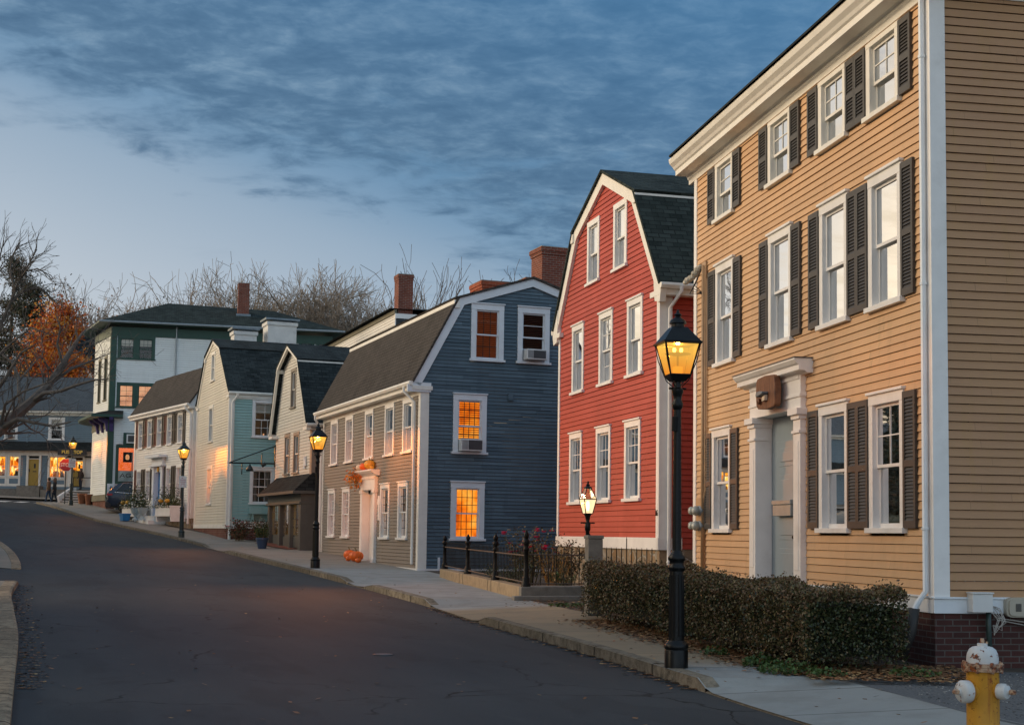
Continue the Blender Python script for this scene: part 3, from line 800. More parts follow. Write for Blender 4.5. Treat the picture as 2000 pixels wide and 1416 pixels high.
def downspout(H, pts, r=.04, mat='white_trim'):
    mb = MB(); mb.tube(pts, r, 8)
    for a, b in zip(pts[:-1], pts[1:]):
        d = Vector(b) - Vector(a)
        if d.length > 1.2 and abs(d.z) > .9 * d.length:
            for f_ in (.12, .5, .9):
                c_ = Vector(a) + d * f_; mb.tube([c_ - Vector((0, 0, .015)), c_ + Vector((0, 0, .015))], r * 1.25, 8)
    return H.add('downspout', mb, mat, auto=40)

def chimney(H, x0, x1, y0, y1, z0, z1, mat, capw=.05, parent=None, capmat=None, pots=0):
    mb = MB(); mb.box(x0, x1, y0, y1, z0, z1 - .22); mb.box(x0 - capw * .5, x1 + capw * .5, y0 - capw * .5, y1 + capw * .5, z1 - .22, z1 - .12); mb.box(x0 - capw, x1 + capw, y0 - capw, y1 + capw, z1 - .12, z1)
    o = mb.build('chimney', mat, parent or H.e, loc=None if parent else (0, 0, -H.zb))
    cm = MB(); cm.box(x0 - capw * .6, x1 + capw * .6, y0 - capw * .6, y1 + capw * .6, z1, z1 + .03); cm.build('chimney_cap', capmat or 'grey_stone', o) if parent is None else None
    return o

def ac_unit(H, M, a0, a1, z0, z1, label, dep=.28):
    """a window air conditioner: body, grille, louvred side"""
    p = H.wp(*M((a0 + a1) / 2, .03, z0)); e = empty('air_conditioner', p, H.rot, label, 'air conditioner')
    c0 = Vector(M((a0 + a1) / 2, .03, z0))
    L = lambda a, b, z: tuple(Vector(M(a, b, z)) - c0)
    mb = MB(); mb.box(a0, a1, -.15, dep, z0, z1, 0, L); mb.build('body', 'white_plastic', e, bevel=.015)
    g_ = MB(); s = a0 + (a1 - a0) * .33; g_.box(s, a1 - .03, dep - .01, dep + .008, z0 + .04, z1 - .04, 0, L)
    g_.build('grille', 'dark_grille', e)
    f = MB()
    for i in range(5):
        x = a0 + .035 + i * (a1 - a0) * .055; f.box(x, x + .012, dep - .01, dep + .010, z0 + .04, z1 - .04, 0, L)
    f.build('louvre', 'dark_grille', e)
    return e
def wallback(x0, x1, y0, y1, z0, z1):
    """plain faces for the two walls turned away"""
    def f(mb):
        mb.face([(x1, y0, z0), (x1, y1, z0), (x1, y1, z1), (x1, y0, z1)]); mb.face([(x0, y1, z0), (x1, y1, z0), (x1, y1, z1), (x0, y1, z1)])
    return f
def text(body, size, mat, parent, loc, rot, extrude=.004, name='lettering', align='CENTER', sx=1.0, bold=0.):
    cu = bpy.data.curves.new(name, 'FONT'); cu.body = body; cu.size = size; cu.extrude = extrude; cu.align_x = align; cu.align_y = 'CENTER'; cu.offset = bold
    t_ = bpy.data.objects.new(name, cu); COL.objects.link(t_); me = bpy.data.meshes.new_from_object(t_.evaluated_get(bpy.context.evaluated_depsgraph_get())); bpy.data.objects.remove(t_)
    me.materials.clear(); me.materials.append(MATS[mat]); o = bpy.data.objects.new(name, me); COL.objects.link(o); o.parent = parent; o.location = loc; o.rotation_euler = rot; o.scale = (sx, 1, 1)
    return o
# text that reads along a front wall (normal -x) and along a side wall (normal -y), in the house's own axes
FR, SR = (pi / 2, 0, -pi / 2), (pi / 2, 0, 0)
# ------------------------------------------------------------------ the yellow house on the right
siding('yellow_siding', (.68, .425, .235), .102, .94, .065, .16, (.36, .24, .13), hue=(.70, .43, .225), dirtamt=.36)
siding('yellow_shade_siding', (.48, .275, .150), .102, .94, .06, .14, (.42, .26, .03), hue=(.46, .265, .13))  # same yellow boards, the side wall's shade put into a darker colour
bricks('old_brick', (.085, .032, .027), (.060, .027, .025), (.12, .11, .10))
shingles('dark_roof', (.016, .018, .018), (.040, .044, .043))
shingles('brown_roof', (.060, .053, .047), (.082, .072, .064), .13, .26)
shingles('green_roof', (.012, .017, .015), (.052, .064, .058), .125, .26)
shingles('grey_roof', (.060, .070, .078), (.085, .098, .108), .15, .34)
shingles('blue_roof', (.010, .014, .015), (.044, .054, .055), .13, .28)
Hy = House('clapboard_house', (4.871, 16.37), radians(10.12), .17, 'yellow three storey clapboard house with dark shutters and a carved wooden sign')
L, D = 9.1, 8.0
rowx = [('curtain', .48, .95), ]
r1 = [(7.08, 8.06, 'drapesg+lit:lit_faint', (1, 1)), (2.36, 3.35, 'drapesg', (1, 1)), (.72, 1.71, 'drapesg', (2, 2))]
for a0, a1, ins, gr in r1: window(Hy, Mf, a0, a1, 1.68, 3.42, ins, gr, (1, 1), trim='white_trim')
r2 = [(6.95, 7.89), (4.37, 5.33), (2.35, 3.31), (.74, 1.70)]
for a0, a1 in r2: window(Hy, Mf, a0, a1, 4.48, 6.22, 'curtain', (1, 1), trim='white_trim')
r3 = [(6.99, 7.93), (4.40, 5.35), (2.38, 3.34), (.78, 1.74)]
for i, (a0, a1) in enumerate(r3): window(Hy, Mf, a0, a1, 6.97, 8.0, 'upper' if i != 3 else 'upper+drapesg', ((1, 2), (2, 2), (2, 2), (2, 2))[i], (1, 1), trim='cream_trim', cap=False, hw=.07, split=.46)
lt = MB(); lt.face([Mf(.92, -.115, 7.04), Mf(1.13, -.115, 7.04), Mf(1.13, -.115, 7.36), Mf(.92, -.115, 7.36)], [(0, 0), (.2, 0), (.2, .3), (0, .3)]); Hy.add('lit_doorway', lt, 'lit_orange')
# door case
Hy.open[Mf].append((3.9, 5.92, .2, 3.95))
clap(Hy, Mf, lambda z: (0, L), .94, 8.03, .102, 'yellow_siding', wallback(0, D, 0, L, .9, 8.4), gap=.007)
clap(Hy, Ms, lambda z: (0, D), .94, 8.20, .102, 'yellow_shade_siding', label='side wall of worn yellow clapboards, shade put into its darker colour')
mb = MB(); mb.box(-.012, D, -.012, L + .012, -.3, .77); Hy.add('foundation', mb, 'old_brick')
mb = MB()
mb.box(-.02, L, -.01, .035, .77, .94, 0, Mf); mb.box(-.035, D, .0, .035, .77, .935, 0, Ms); mb.box(-.04, D, 0, .055, .935, .958, 0, Ms); mb.box(-.02, L, 0, .055, .94, .963, 0, Mf)
Hy.add('water_table', mb, 'blue_white_trim', bevel=.004)
mb = MB()
mb.box(.0, .13, -.02, .032, .963, 8.02, 0, Mf); mb.box(L - .13, L + .02, -.02, .032, .963, 8.02, 0, Mf)
mb.box(-.032, .165, -.02, .032, .958, 8.15, 0, Ms)
Hy.boxes('corner_board', mb, 'white_trim', bevel=.004)
# cornice with gutter, and a low hipped roof
cp = [(-.02, 8.02), (.035, 8.02), (.035, 8.10), (.06, 8.12), (.06, 8.155), (.10, 8.175), (.29, 8.175), (.29, 8.265), (.32, 8.285), (.345, 8.33), (.40, 8.38), (.42, 8.44), (.42, 8.47), (-.02, 8.47)]
mb = MB()
mb.prism([Mf(-.28, b, z) for b, z in cp], Vector(Mf(L + .33, 0, 0)) - Vector(Mf(-.28, 0, 0)))
cs = [(b - .002, z + .004) for b, z in cp]
mb.prism([Ms(.03, b, z) for b, z in cs], Vector((D, 0, 0)))
Hy.add('cornice', mb, 'cream_trim')
mb = MB(); e = .46; zt = 8.475
E_ = [(-e, -e, zt), (D + e, -e, zt), (D + e, L + e * .4, zt), (-e, L + e * .4, zt)]; R_ = [(D / 2, 3.2, 10.2), (D / 2, L - 3.4, 10.2)]
up = lambda p: (p[0], p[1], p[2] + .035)
for q in ((E_[0], E_[1], R_[0]), (E_[1], E_[2], R_[1], R_[0]), (E_[2], E_[3], R_[1]), (E_[3], E_[0], R_[0], R_[1])): mb.face([up(p) for p in q])
for a, b in zip(E_, E_[1:] + E_[:1]): mb.face([a, b, up(b), up(a)])
Hy.add('roof', mb, 'dark_roof')
# shutters
for z0, z1, sets in ((1.74, 3.38, ((7.08, 8.06), (2.36, 3.35), (.72, 1.71))), (4.54, 6.18, r2), (7.03, 7.98, r3)):
    for i, (a0, a1) in enumerate(sets):
        near = len(sets) - 1 - i
        wl = wr_ = .36
        if near == 1: wr_ = .31
        if near == 0: wl = .325; wr_ = .33
        shutter(Hy, Mf, a1 + .008, a1 + .008 + wl, z0, z1); shutter(Hy, Mf, a0 - .008 - wr_, a0 - .008, z0, z1)
# doorway
mb = MB()
for a0, a1 in ((3.86, 4.13), (5.71, 5.98)):
    mb.box(a0, a1, -.17, .10, .3, 3.30, 0, Mf); mb.box(a0 - .015, a1 + .015, -.1, .115, .3, .98, 0, Mf)
    mb.box(a0 + .06, a1 - .06, .1, .108, 1.15, 2.98, 0, Mf)
    mb.box(a0 - .02, a1 + .02, -.1, .125, 3.10, 3.14, 0, Mf); mb.box(a0 - .02, a1 + .02, -.17, .13, 3.30, 3.36, 0, Mf); mb.box(a0 - .05, a1 + .05, -.17, .17, 3.36, 3.45, 0, Mf)
mb.box(3.86, 5.98, -.17, .095, 3.45, 3.93, 0, Mf); mb.box(3.84, 6.0, -.05, .115, 3.62, 3.66, 0, Mf)
cpd = [(-.02, 3.93), (.10, 3.93), (.13, 3.96), (.22, 3.97), (.22, 4.04), (.25, 4.06), (.29, 4.11), (.29, 4.135), (-.02, 4.135)]
mb.prism([Mf(3.60, b, z) for b, z in cpd], Vector(Mf(2.62, 0, 0)))
x = 3.9
while x < 5.95: mb.box(x, x + .022, .09, .118, 3.875, 3.925, 0, Mf); x += .042
Hy.add('door_surround', mb, 'white_trim', bevel=.003)
mb = MB(); mb.box(3.58, 6.24, -.01, .30, 4.137, 4.15, 0, Mf); Hy.add('door_hood_flashing', mb, 'dark_grille')
mb = MB()
mb.face([Mf(4.10, -.172, .4), Mf(5.74, -.172, .4), Mf(5.74, -.172, 3.45), Mf(4.10, -.172, 3.45)])
mb.box(4.47, 5.37, -.17, -.125, .62, 3.06, 0, Mf)
for z0, z1 in ((.8, 1.45), (1.58, 2.55), (2.68, 2.96)):
    mb.box(4.58, 5.26, -.125, -.118, z0, z1, 0, Mf); mb.box(4.66, 5.18, -.118, -.106, z0 + .07, z1 - .07, 0, Mf)
dr = Hy.add('door', mb, 'grey_door', bevel=.004)
mb = MB(); mb.box(4.55, 5.28, -.12, -.02, 1.93, 2.10, 0, Mf); mb.box(4.53, 5.30, -.12, -.005, 2.10, 2.17, 0, Mf); mb.build('mailbox', 'grey_metal', dr, bevel=.008)
mb = MB(); mb.lathe([(.03, 0), (.03, .02), (.018, .03), (.03, .06), (.015, .075)], Mf(4.55, -.12, 1.62), 10, 0, (-1, 0, 0)); mb.build('handle', 'black_iron', dr, smooth=True)
mb = MB(); mb.box(4.0, 5.9, .0, .55, .1, .42, 0, Mf); mb.box(3.9, 6.0, .0, .95, .1, .26, 0, Mf); Hy.add('door_step', mb, 'granite', bevel=.01)
# downspout, conduit and meters
downspout(Hy, [Mf(.085, .075, 8.15), Mf(.085, .075, 1.02), Mf(.12, .16, .88), Mf(.12, .20, .80)], .036, 'blue_white_trim')
mb = MB(); mb.tube([Mf(.12, .20, .82), Mf(.14, .23, .55), Mf(.16, .34, .28)], [.062, .058, .058], 10); Hy.add('drain_hose', mb, 'cable', smooth=True)
mb = MB()
mb.tube([Mf(8.47, .06, 6.35), Mf(8.47, .06, .7)], .035, 8); mb.tube([Mf(8.38, .05, 6.3), Mf(8.38, .05, 2.4), Mf(8.52, .05, 2.1), Mf(8.52, .05, .7)], .014, 6)
mb.tube([Mf(8.33, .04, 6.1), Mf(8.33, .04, 2.5), Mf(8.42, .05, 2.2)], .010, 6)
Hy.add('conduit', mb, 'tan_pipe', smooth=True)
mb = MB(); mb.box(8.38, 8.58, .02, .05, 5.95, 6.42, 0, Mf)
for i in range(14):
    a = i / 13; mb.lathe([(.0, -.04), (.048, -.02), (.058, .015), (.035, .05), (0, .06)], Mf(8.52 + a * .20, .10 + .20 * a, 6.33 - .26 * a + random.uniform(-.03, .03)), 8, 1, (random.uniform(-1, 1), random.uniform(-1, 1), 1))
for i in range(4): mb.tube([Mf(8.5, .08, 6.3), Mf(8.52, .2 + .03 * i, 6.0 - .05 * i), Mf(8.46, .06, 5.85)], .009, 5, 2)
Hy.add('service_entry', mb, ['tan_pipe', 'beige_plastic', 'cable'])
mb = MB(); mb.box(8.45, 8.86, .02, .055, 1.62, 2.28, 0, Mf); bd = Hy.add('meter_board', mb, 'tan_pipe')
for i in range(2):
    for j in range(2):
        mb = MB(); c = Mf(8.52 + i * .20, .05, 1.80 + j * .26)
        mb.lathe([(.085, 0), (.085, .07)], c, 14, 0, (-1, 0, 0)); mb.lathe([(.072, .07), (.070, .15), (.05, .18), (0, .182)], c, 14, 1, (-1, 0, 0)); mb.build('meter', ['grey_metal', 'glass_grey'] if 'glass_grey' in MATS else ['grey_metal', 'beige_plastic'], bd, smooth=True)
# services low on the side wall
mb = MB(); mb.box(.37, .62, .03, .17, .79, 1.0, 0, Ms); mb.box(.36, .63, .03, .185, 1.0, 1.018, 0, Ms); Hy.add('junction_box', mb, 'white_plastic', bevel=.006)
mb = MB(); mb.tube([Ms(.60, .10, .79), Ms(.60, .10, .62), Ms(.62, .10, .05)], .030, 8); Hy.add('service_pipe', mb, 'green_pipe', smooth=True)
mb = MB(); c = Ms(1.02, .035, .845)
prof = []
for i in range(24):
    t = 2 * pi * i / 24; ex = .4; prof.append(Ms(1.02 + .20 * math.copysign(abs(cos(t)) ** ex, cos(t)), .035, .845 + .115 * math.copysign(abs(sin(t)) ** ex, sin(t))))
mb.prism(prof, (0, -.07, 0)); mb.prism([tuple(Vector(p) * .86 + Vector(c) * .14 + Vector((0, -.07, 0))) for p in prof], (0, -.018, 0))
gm_ = Hy.add('gas_regulator', mb, 'beige_plastic', auto=35)
mb = MB()
for i in range(6): mb.tube([Ms(.93 + .012 * i, .124 + .002, .80 + .0), Ms(.93 + .012 * i, .128, .89)], .0035, 4)
mb.build('vent_slot', 'dark_grille', gm_)
mb = MB()
for i in range(7):
    a = i * .7; mb.tube([Ms(.66, .05, .86), Ms(.70 + .06 * cos(a), .09, .80 + .05 * sin(a)), Ms(.76 + .05 * sin(a * 1.3), .11, .70 + .03 * cos(a * 2)), Ms(.72 + .05 * cos(a), .09, .58 + .05 * sin(a * 1.7)), Ms(.68, .05, .64)], .005, 5)
mb.tube([Ms(.75, .04, .72), Ms(1.2, .05, .66), Ms(1.7, .05, .71), Ms(2.6, .04, .68)], .007, 5); mb.tube([Ms(.75, .04, .70), Ms(1.3, .05, .60), Ms(2.6, .04, .64)], .006, 5)
Hy.add('loose_cable', mb, 'pale_cable')
# hand-made sign over the door
sg = empty('wooden_sign', Hy.wp(*Mf(4.80, .20, 3.52)), Hy.rot, 'rough wooden slab sign hung over the pale door of the yellow house', 'sign')
m, n = newmat('slab_wood'); v = objn(n); vx, vy, vz = n.sep(v)
gr_ = n.noise(n.comb(n.m('MULTIPLY', vx, 6.), n.m('MULTIPLY', vy, 28.), n.m('MULTIPLY', vz, 4.)), 1., 5., .65)
finish(m, n, n.ramp(gr_, [(.3, (.055, .020, .010)), (.5, (.16, .060, .025)), (.7, (.24, .105, .045))]), .6, gr_, .4, .01)
mb = MB(); pl = [(-.40, .03), (-.36, -.0), (-.05, -.02), (.30, .01), (.37, .06), (.40, .22), (.38, .42), (.33, .47), (.02, .49), (-.33, .47), (-.37, .44), (-.42, .28)]
mb.prism([(.02, a, z) for a, z in pl], (-.10, 0, 0)); mb.build('board', 'slab_wood', sg, bevel=.012)
mb = MB(); mb.prism([(-.082, .12, .17), (-.082, -.14, .20), (-.082, -.15, .235), (-.082, -.02, .25), (-.082, .10, .245), (-.082, .13, .21)], (-.10, 0, 0)); mb.build('tool_carving', 'lead', sg, bevel=.01)
mb = MB(); mb.prism([(-.082, .0, .10), (-.082, -.11, .11), (-.082, -.13, .19), (-.082, .0, .17)], (-.05, 0, 0)); mb.build('tool_handle', 'pale_pumpkin', sg, bevel=.005); mb = MB(); mb.lathe([(.0, 0), (.045, .01), (.05, .04), (0, .06)], (-.082, .19, .12), 10, 0, (-1, 0, 0)); mb.build('knot', 'slab_wood', sg)

# ------------------------------------------------------------------ the red gambrel house
siding('red_siding', (.47, .062, .040), .113, 1.58, .09, .16, (.27, .07, .05), hue=(.50, .080, .055), dirtamt=.28)
rubble('rubble_stone', (.30, .19, .10), (.36, .30, .22), (.34, .31, .26))
Hr = House('clapboard_house', (2.923, 28.0), radians(14.67), .4, 'red clapboard gambrel house with white trim on a fieldstone base')
L, D = 7.0, 10.0
Pr = [(-.27, 6.60), (1.34, 8.85), (3.5, 9.78), (5.66, 8.85), (7.27, 6.66)]
for yc, w_, ins, g1 in ((5.53, .96, 'drapesg', (2, 2)), (3.48, 1.0, 'upper+drapesg', (2, 2)), (1.56, .98, 'upper', (2, 2))): window(Hr, Mf, yc - w_ / 2, yc + w_ / 2, 2.32, 4.0, ins, g1, (1, 1))
for yc, w_, ins, g1, g2 in ((5.43, .9, 'upper', (1, 1), (1, 1)), (3.36, .94, 'drapesg', (2, 2), (2, 2)), (1.46, .95, 'curtainw', (1, 1), (1, 1))): window(Hr, Mf, yc - w_ / 2, yc + w_ / 2, 4.91, 6.55, ins, g1, g2)
for yc, ins in ((4.32, 'shade.55'), (2.44, 'shade1')): window(Hr, Mf, yc - .44, yc + .44, 7.33, 8.83, ins, (1, 1), cap=False)
clap(Hr, Mf, outline_of(Pr, .10, 0, L), 1.58, 9.7, .113, 'red_siding', wallback(0, D, 0, L, 1.3, 6.5))
clap(Hr, Ms, lambda z: (0, D), 1.36, 6.40, .113, 'red_siding')
roof(Hr, Rx, Pr, -.14, D, 'green_roof', 'cream_trim', rake=.25, kneew=.20)
mb = MB(); mb.box(-.0, D, 0, L, .1, 1.42); Hr.add('foundation', mb, 'rubble_stone')
mb = MB(); mb.box(-.03, L + .03, -.02, .05, 1.34, 1.58, 0, Mf); mb.box(-.05, .46, -.02, .05, 1.34, 1.575, 0, Ms)
mb.box(.0, .13, -.02, .034, 1.58, 6.60, 0, Mf); mb.box(L - .13, L, -.02, .034, 1.58, 6.70, 0, Mf); mb.box(-.034, .24, -.02, .034, 1.575, 6.35, 0, Ms)
Hr.boxes('corner_board', mb, 'white_trim', bevel=.004)
# boxed ends of the rake boards
for yy, sg_ in ((-.27, 1), (7.27, -1)):
    mb = MB()
    z0 = 6.22 if sg_ > 0 else 6.27
    mb.prism([Mf(yy - sg_ * .02, -.02, z0 + .27), Mf(yy + sg_ * .40, -.02, z0 + .84), Mf(yy + sg_ * .40, -.02, z0 + .36), Mf(yy + sg_ * .34, -.02, z0 + .05), Mf(yy + sg_ * .06, -.02, z0 + .0)], Vector(Mf(0, .125, 0)))
    Hr.add('eave_return', mb, 'cream_trim')
downspout(Hr, [(.30, -.36, 6.52), (.30, -.36, 6.42), (.16, -.10, 6.12), (.16, -.10, .55)], .040, 'white_trim')
text('16', .17, 'black_iron', Hr.e, (-.04, .075, 2.06 - Hr.zb), FR, .006, 'house_number', sx=.8)

# ------------------------------------------------------------------ the blue house
siding('grey_siding', (.245, .215, .185), .100, .64, .07, .10, (.16, .13, .10), hue=(.25, .22, .185))
siding('blue_siding', (.076, .122, .158), .100, .64, .24, .12, (.042, .068, .09), seg=1.1, hue=(.108, .160, .198), dirtamt=.4)
Hb = House('clapboard_house', (-2.5216, 39.2), radians(20.62), .5, 'gambrel house with blue clapboard side wall and grey front behind pumpkins')
L, D = 11.7, 6.5
Pb = [(-.30, 5.80), (1.0, 8.24), (3.26, 8.97), (5.5, 8.24), (6.8, 5.80)]
ins = ['drapesg', 'drapesg', 'curtaing', 'curtaing', 'drapes']
for yc, i_ in zip((10.05, 7.97, 5.45, 3.12, 1.21), ins): window(Hb, Mf, yc - .5, yc + .5, 3.86, 5.42, i_, (2, 2) if yc > 7 else (1, 1), (1, 1), cap=False)
for yc, i_, gl in ((10.25, 'dark', 2), (8.23, 'drapesg', 2), (3.47, 'glow+lit:lit_amber', 3), (1.57, 'glow+lit:lit_amber', 3)): window(Hb, Mf, yc - .49, yc + .49, 1.41, 3.05, i_, (gl, 3), (gl, 3), bars='dark_room' if gl == 3 else None)
blk = 'black_iron'
kw = dict(trim='blue_white_trim', cw=.15, hw=.17)
window(Hb, Ms, 1.42, 2.40, 6.45, 8.08, 'blind+lit:lit_rust', (3, 2), (3, 2), bars='dark_room', **kw)
window(Hb, Ms, 2.82, 3.80, 6.45, 8.08, 'blindh', (1, 2), (1, 2), **kw)
window(Hb, Ms, .93, 1.92, 3.82, 5.50, 'blind+lit:lit_orange', (4, 3), (4, 3), bars='dark_room', **kw)
window(Hb, Ms, .90, 1.89, 1.41, 3.04, 'lit:lit_orange', (4, 3), (4, 3), bars='dark_room', **kw)
Hb.open[Mf].append((4.4, 6.02, .3, 3.3))
clap(Hb, Mf, lambda z: (0, L), .64, 5.50, .100, 'grey_siding', wallback(0, D, 0, L, .4, 5.7), label='grey clapboard front wall')
clap(Hb, Ms, outline_of(Pb, .10, 0, D), .64, 8.9, .100, 'blue_siding', label='patchy blue clapboard gable wall')
roof(Hb, Ry, Pb, -.12, L + .1, 'brown_roof', 'cream_trim', rake=.22, kneew=.22, rakemat='blue_white_trim')
mb = MB(); mb.box(-.0, D, 0, L, .0, .42); Hb.add('foundation', mb, 'grey_stone')
mb = MB(); mb.box(-.03, L, -.02, .045, .34, .64, 0, Mf); mb.box(-.045, D, -.02, .045, .335, .635, 0, Ms)
Hb.add('water_table', mb, 'white_trim', bevel=.005)
mb = MB(); mb.box(0, .15, -.02, .034, .64, 5.52, 0, Mf); mb.box(L - .14, L, -.02, .034, .64, 5.52, 0, Mf); mb.box(-.034, .22, -.02, .034, .635, 5.60, 0, Ms)
mb.box(0, L, -.01, .036, 5.42, 5.58, 0, Mf); Hb.boxes('corner_board', mb, 'cream_trim', bevel=.004)
mb = MB(); mb.prism([Ms(-.42, -.02, 5.50), Ms(.26, -.02, 5.50), Ms(.26, -.02, 5.76), Ms(-.30, -.02, 5.76), Ms(-.42, -.02, 5.70)], (0, -.09, 0)); Hb.add('eave_return', mb, 'blue_white_trim')
downspout(Hb, [(-.36, .5, 5.68), (-.36, .5, 5.55), (-.08, .38, 5.25), (-.08, .38, .75)], .042)
downspout(Hb, [(-.36, L - .15, 5.68), (-.36, L - .15, 5.55), (-.08, L + .02, 5.2), (-.08, L + .02, .55)], .045)
# pedimented door
mb = MB()
for a0, a1 in ((4.36, 4.60), (5.84, 6.08)):
    mb.box(a0, a1, -.16, .10, .5, 2.82, 0, Mf); mb.box(a0 - .03, a1 + .03, -.1, .13, .5, .82, 0, Mf); mb.box(a0 - .03, a1 + .03, -.1, .13, 2.82, 2.92, 0, Mf)
mb.box(4.33, 6.11, -.16, .11, 2.92, 3.34, 0, Mf)
mb.prism([Mf(4.12, b, z) for b, z in [(-.02, 3.34), (.12, 3.34), (.20, 3.40), (.24, 3.42), (.30, 3.48), (.30, 3.52), (-.02, 3.52)]], Vector(Mf(2.2, 0, 0)))
x = 4.36
while x < 6.06: mb.box(x, x + .04, .10, .15, 3.24, 3.32, 0, Mf); x += .10
Hb.add('door_surround', mb, 'white_trim', bevel=.004)
mb = MB(); mb.box(4.58, 5.86, -.20, -.155, .5, 2.95, 0, Mf)
for z0, z1 in ((.7, 1.3), (1.45, 2.35)):
    for a0, a1 in ((4.72, 5.15), (5.29, 5.72)): mb.box(a0, a1, -.16, -.142, z0, z1, 0, Mf)
dr = Hb.add('door', mb, 'white_door', bevel=.004)
mb = MB(); mb.lathe([(.03, 0), (.03, .03), (.045, .07), (.02, .09)], Mf(4.74, -.155, 1.40), 10, 0, (-1, 0, 0)); mb.build('handle', 'black_iron', dr, smooth=True)
mb = MB(); mb.box(4.45, 6.0, 0, .35, .40, .60, 0, Mf); Hb.add('door_step', mb, 'granite', bevel=.01)
mb = MB(); mb.box(3.98, 4.14, .016, .05, 1.98, 2.55, 0, Mf); mb.box(3.92, 4.20, .016, .055, 2.45, 2.60, 0, Mf); mb.prism([Mf(3.94, .016, 2.60), Mf(4.18, .016, 2.60), Mf(4.13, .016, 2.72), Mf(3.99, .016, 2.72)], Vector(Mf(0, .035, 0))); Hb.add('wall_plaque', mb, 'white_trim')
mb = MB(); mb.box(2.55, 2.70, .016, .06, 5.38, 5.58, 0, Ms); Hb.add('wall_vent', mb, 'blue_siding')
mb = MB(); mb.box(.55, .61, .0, .05, .2, .95, 0, Ms); Hb.add('wall_pipe', mb, 'blue_white_trim')
bricks('red_brick', (.24, .062, .035), (.17, .045, .030), (.27, .23, .19)); bricks('orange_brick', (.40, .085, .035), (.30, .062, .03), (.34, .20, .13))
chimney(Hb, 4.55, 5.55, 2.5, 3.4, 7.9, 10.42, 'red_brick', .06, capmat='granite')
mb = MB(); mb.box(4.48, 5.62, 2.42, 3.48, 8.15, 8.62); Hb.add('flashing', mb, 'lead')
chimney(Hb, 3.35, 4.3, 4.6, 5.7, 8.6, 9.62, 'orange_brick', .05)
chimney(Hb, 4.3, 4.9, 3.2, 4.1, 8.2, 9.55, 'orange_brick', .04)
mb = MB()
for i in range(11): mb.box(1.52 + .012 * (i % 3), 1.72, -.19, -.17, 1.86 + i * .068, 1.90 + i * .068, 0, Ms)
mb.box(1.25, 1.52, -.19, -.175, 1.95, 1.99, 0, Ms)
Hb.add('shelf_and_shadow', mb, 'dark_room')  # dark bars stand in for a shelf and its shadow
ac_unit(Hb, Ms, 3.02, 3.62, 6.56, 6.86, 'white window air conditioner in the top window of the blue gable')
ac_unit(Hb, Ms, 1.10, 1.74, 3.90, 4.24, 'white window air conditioner under the lit orange window of the blue wall')

# ------------------------------------------------------------------ the little grey shop house
siding('offwhite_siding', (.72, .67, .56), .115, 1.84, .05, .10, (.30, .26, .2))
siding('palegrey_siding', (.66, .63, .56), .115, .8, .05, .10, (.28, .25, .2))
siding('teal_siding', (.33, .52, .49), .115, 1.84, .05, .08, (.12, .20, .2))
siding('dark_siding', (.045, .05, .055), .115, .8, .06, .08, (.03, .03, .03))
Hg = House('shop_house', (-7.144, 51.), radians(21.5), .75, 'small grey gambrel shop house with dark wooden shopfront beside a street lamp', 'shop house')
L, D = 6.25, 9.
Pg = [(-.12, 5.50), (1.6, 8.05), (3.4, 8.76), (5.2, 8.05), (6.45, 5.50)]
for yc, w_, z0, z1 in ((3.28, .86, 6.27, 7.82), (4.10, .92, 3.76, 5.36), (2.55, .94, 3.76, 5.34)): window(Hg, Mf, yc - w_ / 2, yc + w_ / 2, z0, z1, 'upper' if z0 > 6 else 'drapesg', (1, 1), trim='taupe_trim', sash='cream_trim', cap=False)
clap(Hg, Mf, outline_of(Pg, .10, 0, L), 3.55, 8.7, .115, 'palegrey_siding', wallback(0, D, 0, L, .7, 5.4))
clap(Hg, Ms, lambda z: (0, D), .8, 5.45, .115, 'palegrey_siding')
roof(Hg, Rx, Pg, -.30, D, 'blue_roof', 'cream_trim', rake=.10, rq=-.28, kneew=.14)
mb = MB(); mb.box(0, .22, -.02, .05, 3.5, 5.4, 0, Mf); mb.box(-.05, .3, -.02, .05, .8, 5.4, 0, Ms); mb.box(-.1, .5, -.02, .18, 5.3, 5.5, 0, Ms); Hg.boxes('corner_board', mb, 'taupe_trim')
mb = MB(); mb.tube([Mf(.95, .06, 3.9), Mf(.95, .06, 4.35)], .05, 6); mb.prism([Mf(.78, .03, 4.0), Mf(.9, .03, 4.35), Mf(1.0, .03, 4.0)], Vector(Mf(0, .05, 0))); Hg.add('wall_plaque', mb, 'white_trim')
# the shopfront
mb = MB(); sb, s0, s1 = .42, -.12, 5.55
mb.box(s0, s1, 0, sb - .25, .6, 3.05, 0, Mf)
for a in (s0, 1.52, 3.30, 5.2): mb.box(a, a + .30, 0, sb, .6, 2.66, 0, Mf)
mb.box(s0, s1, 0, sb, 2.66, 3.08, 0, Mf); mb.box(s0, s1, 0, sb - .02, .6, .95, 0, Mf); mb.box(s0 - .03, s1 + .03, 0, sb + .06, 2.60, 2.68, 0, Mf)
for a in (.2, 1.82, 3.6): mb.box(a, a + 1.32 if a < 3 else 5.2, 0, sb - .16, .95, 1.50, 0, Mf)
for a in (.6, 2.3, 4.1): mb.box(a, a + .9, 0, sb - .12, 1.02, 1.42, 0, Mf)
mb.box(-.0, 2.2, -.13, .13, .6, 3.05, 0, lambda a, b, z: (a - .2, -.0 - b, z))
sf = Hg.add('shopfront', mb, 'brown_grey_trim', bevel=.006)
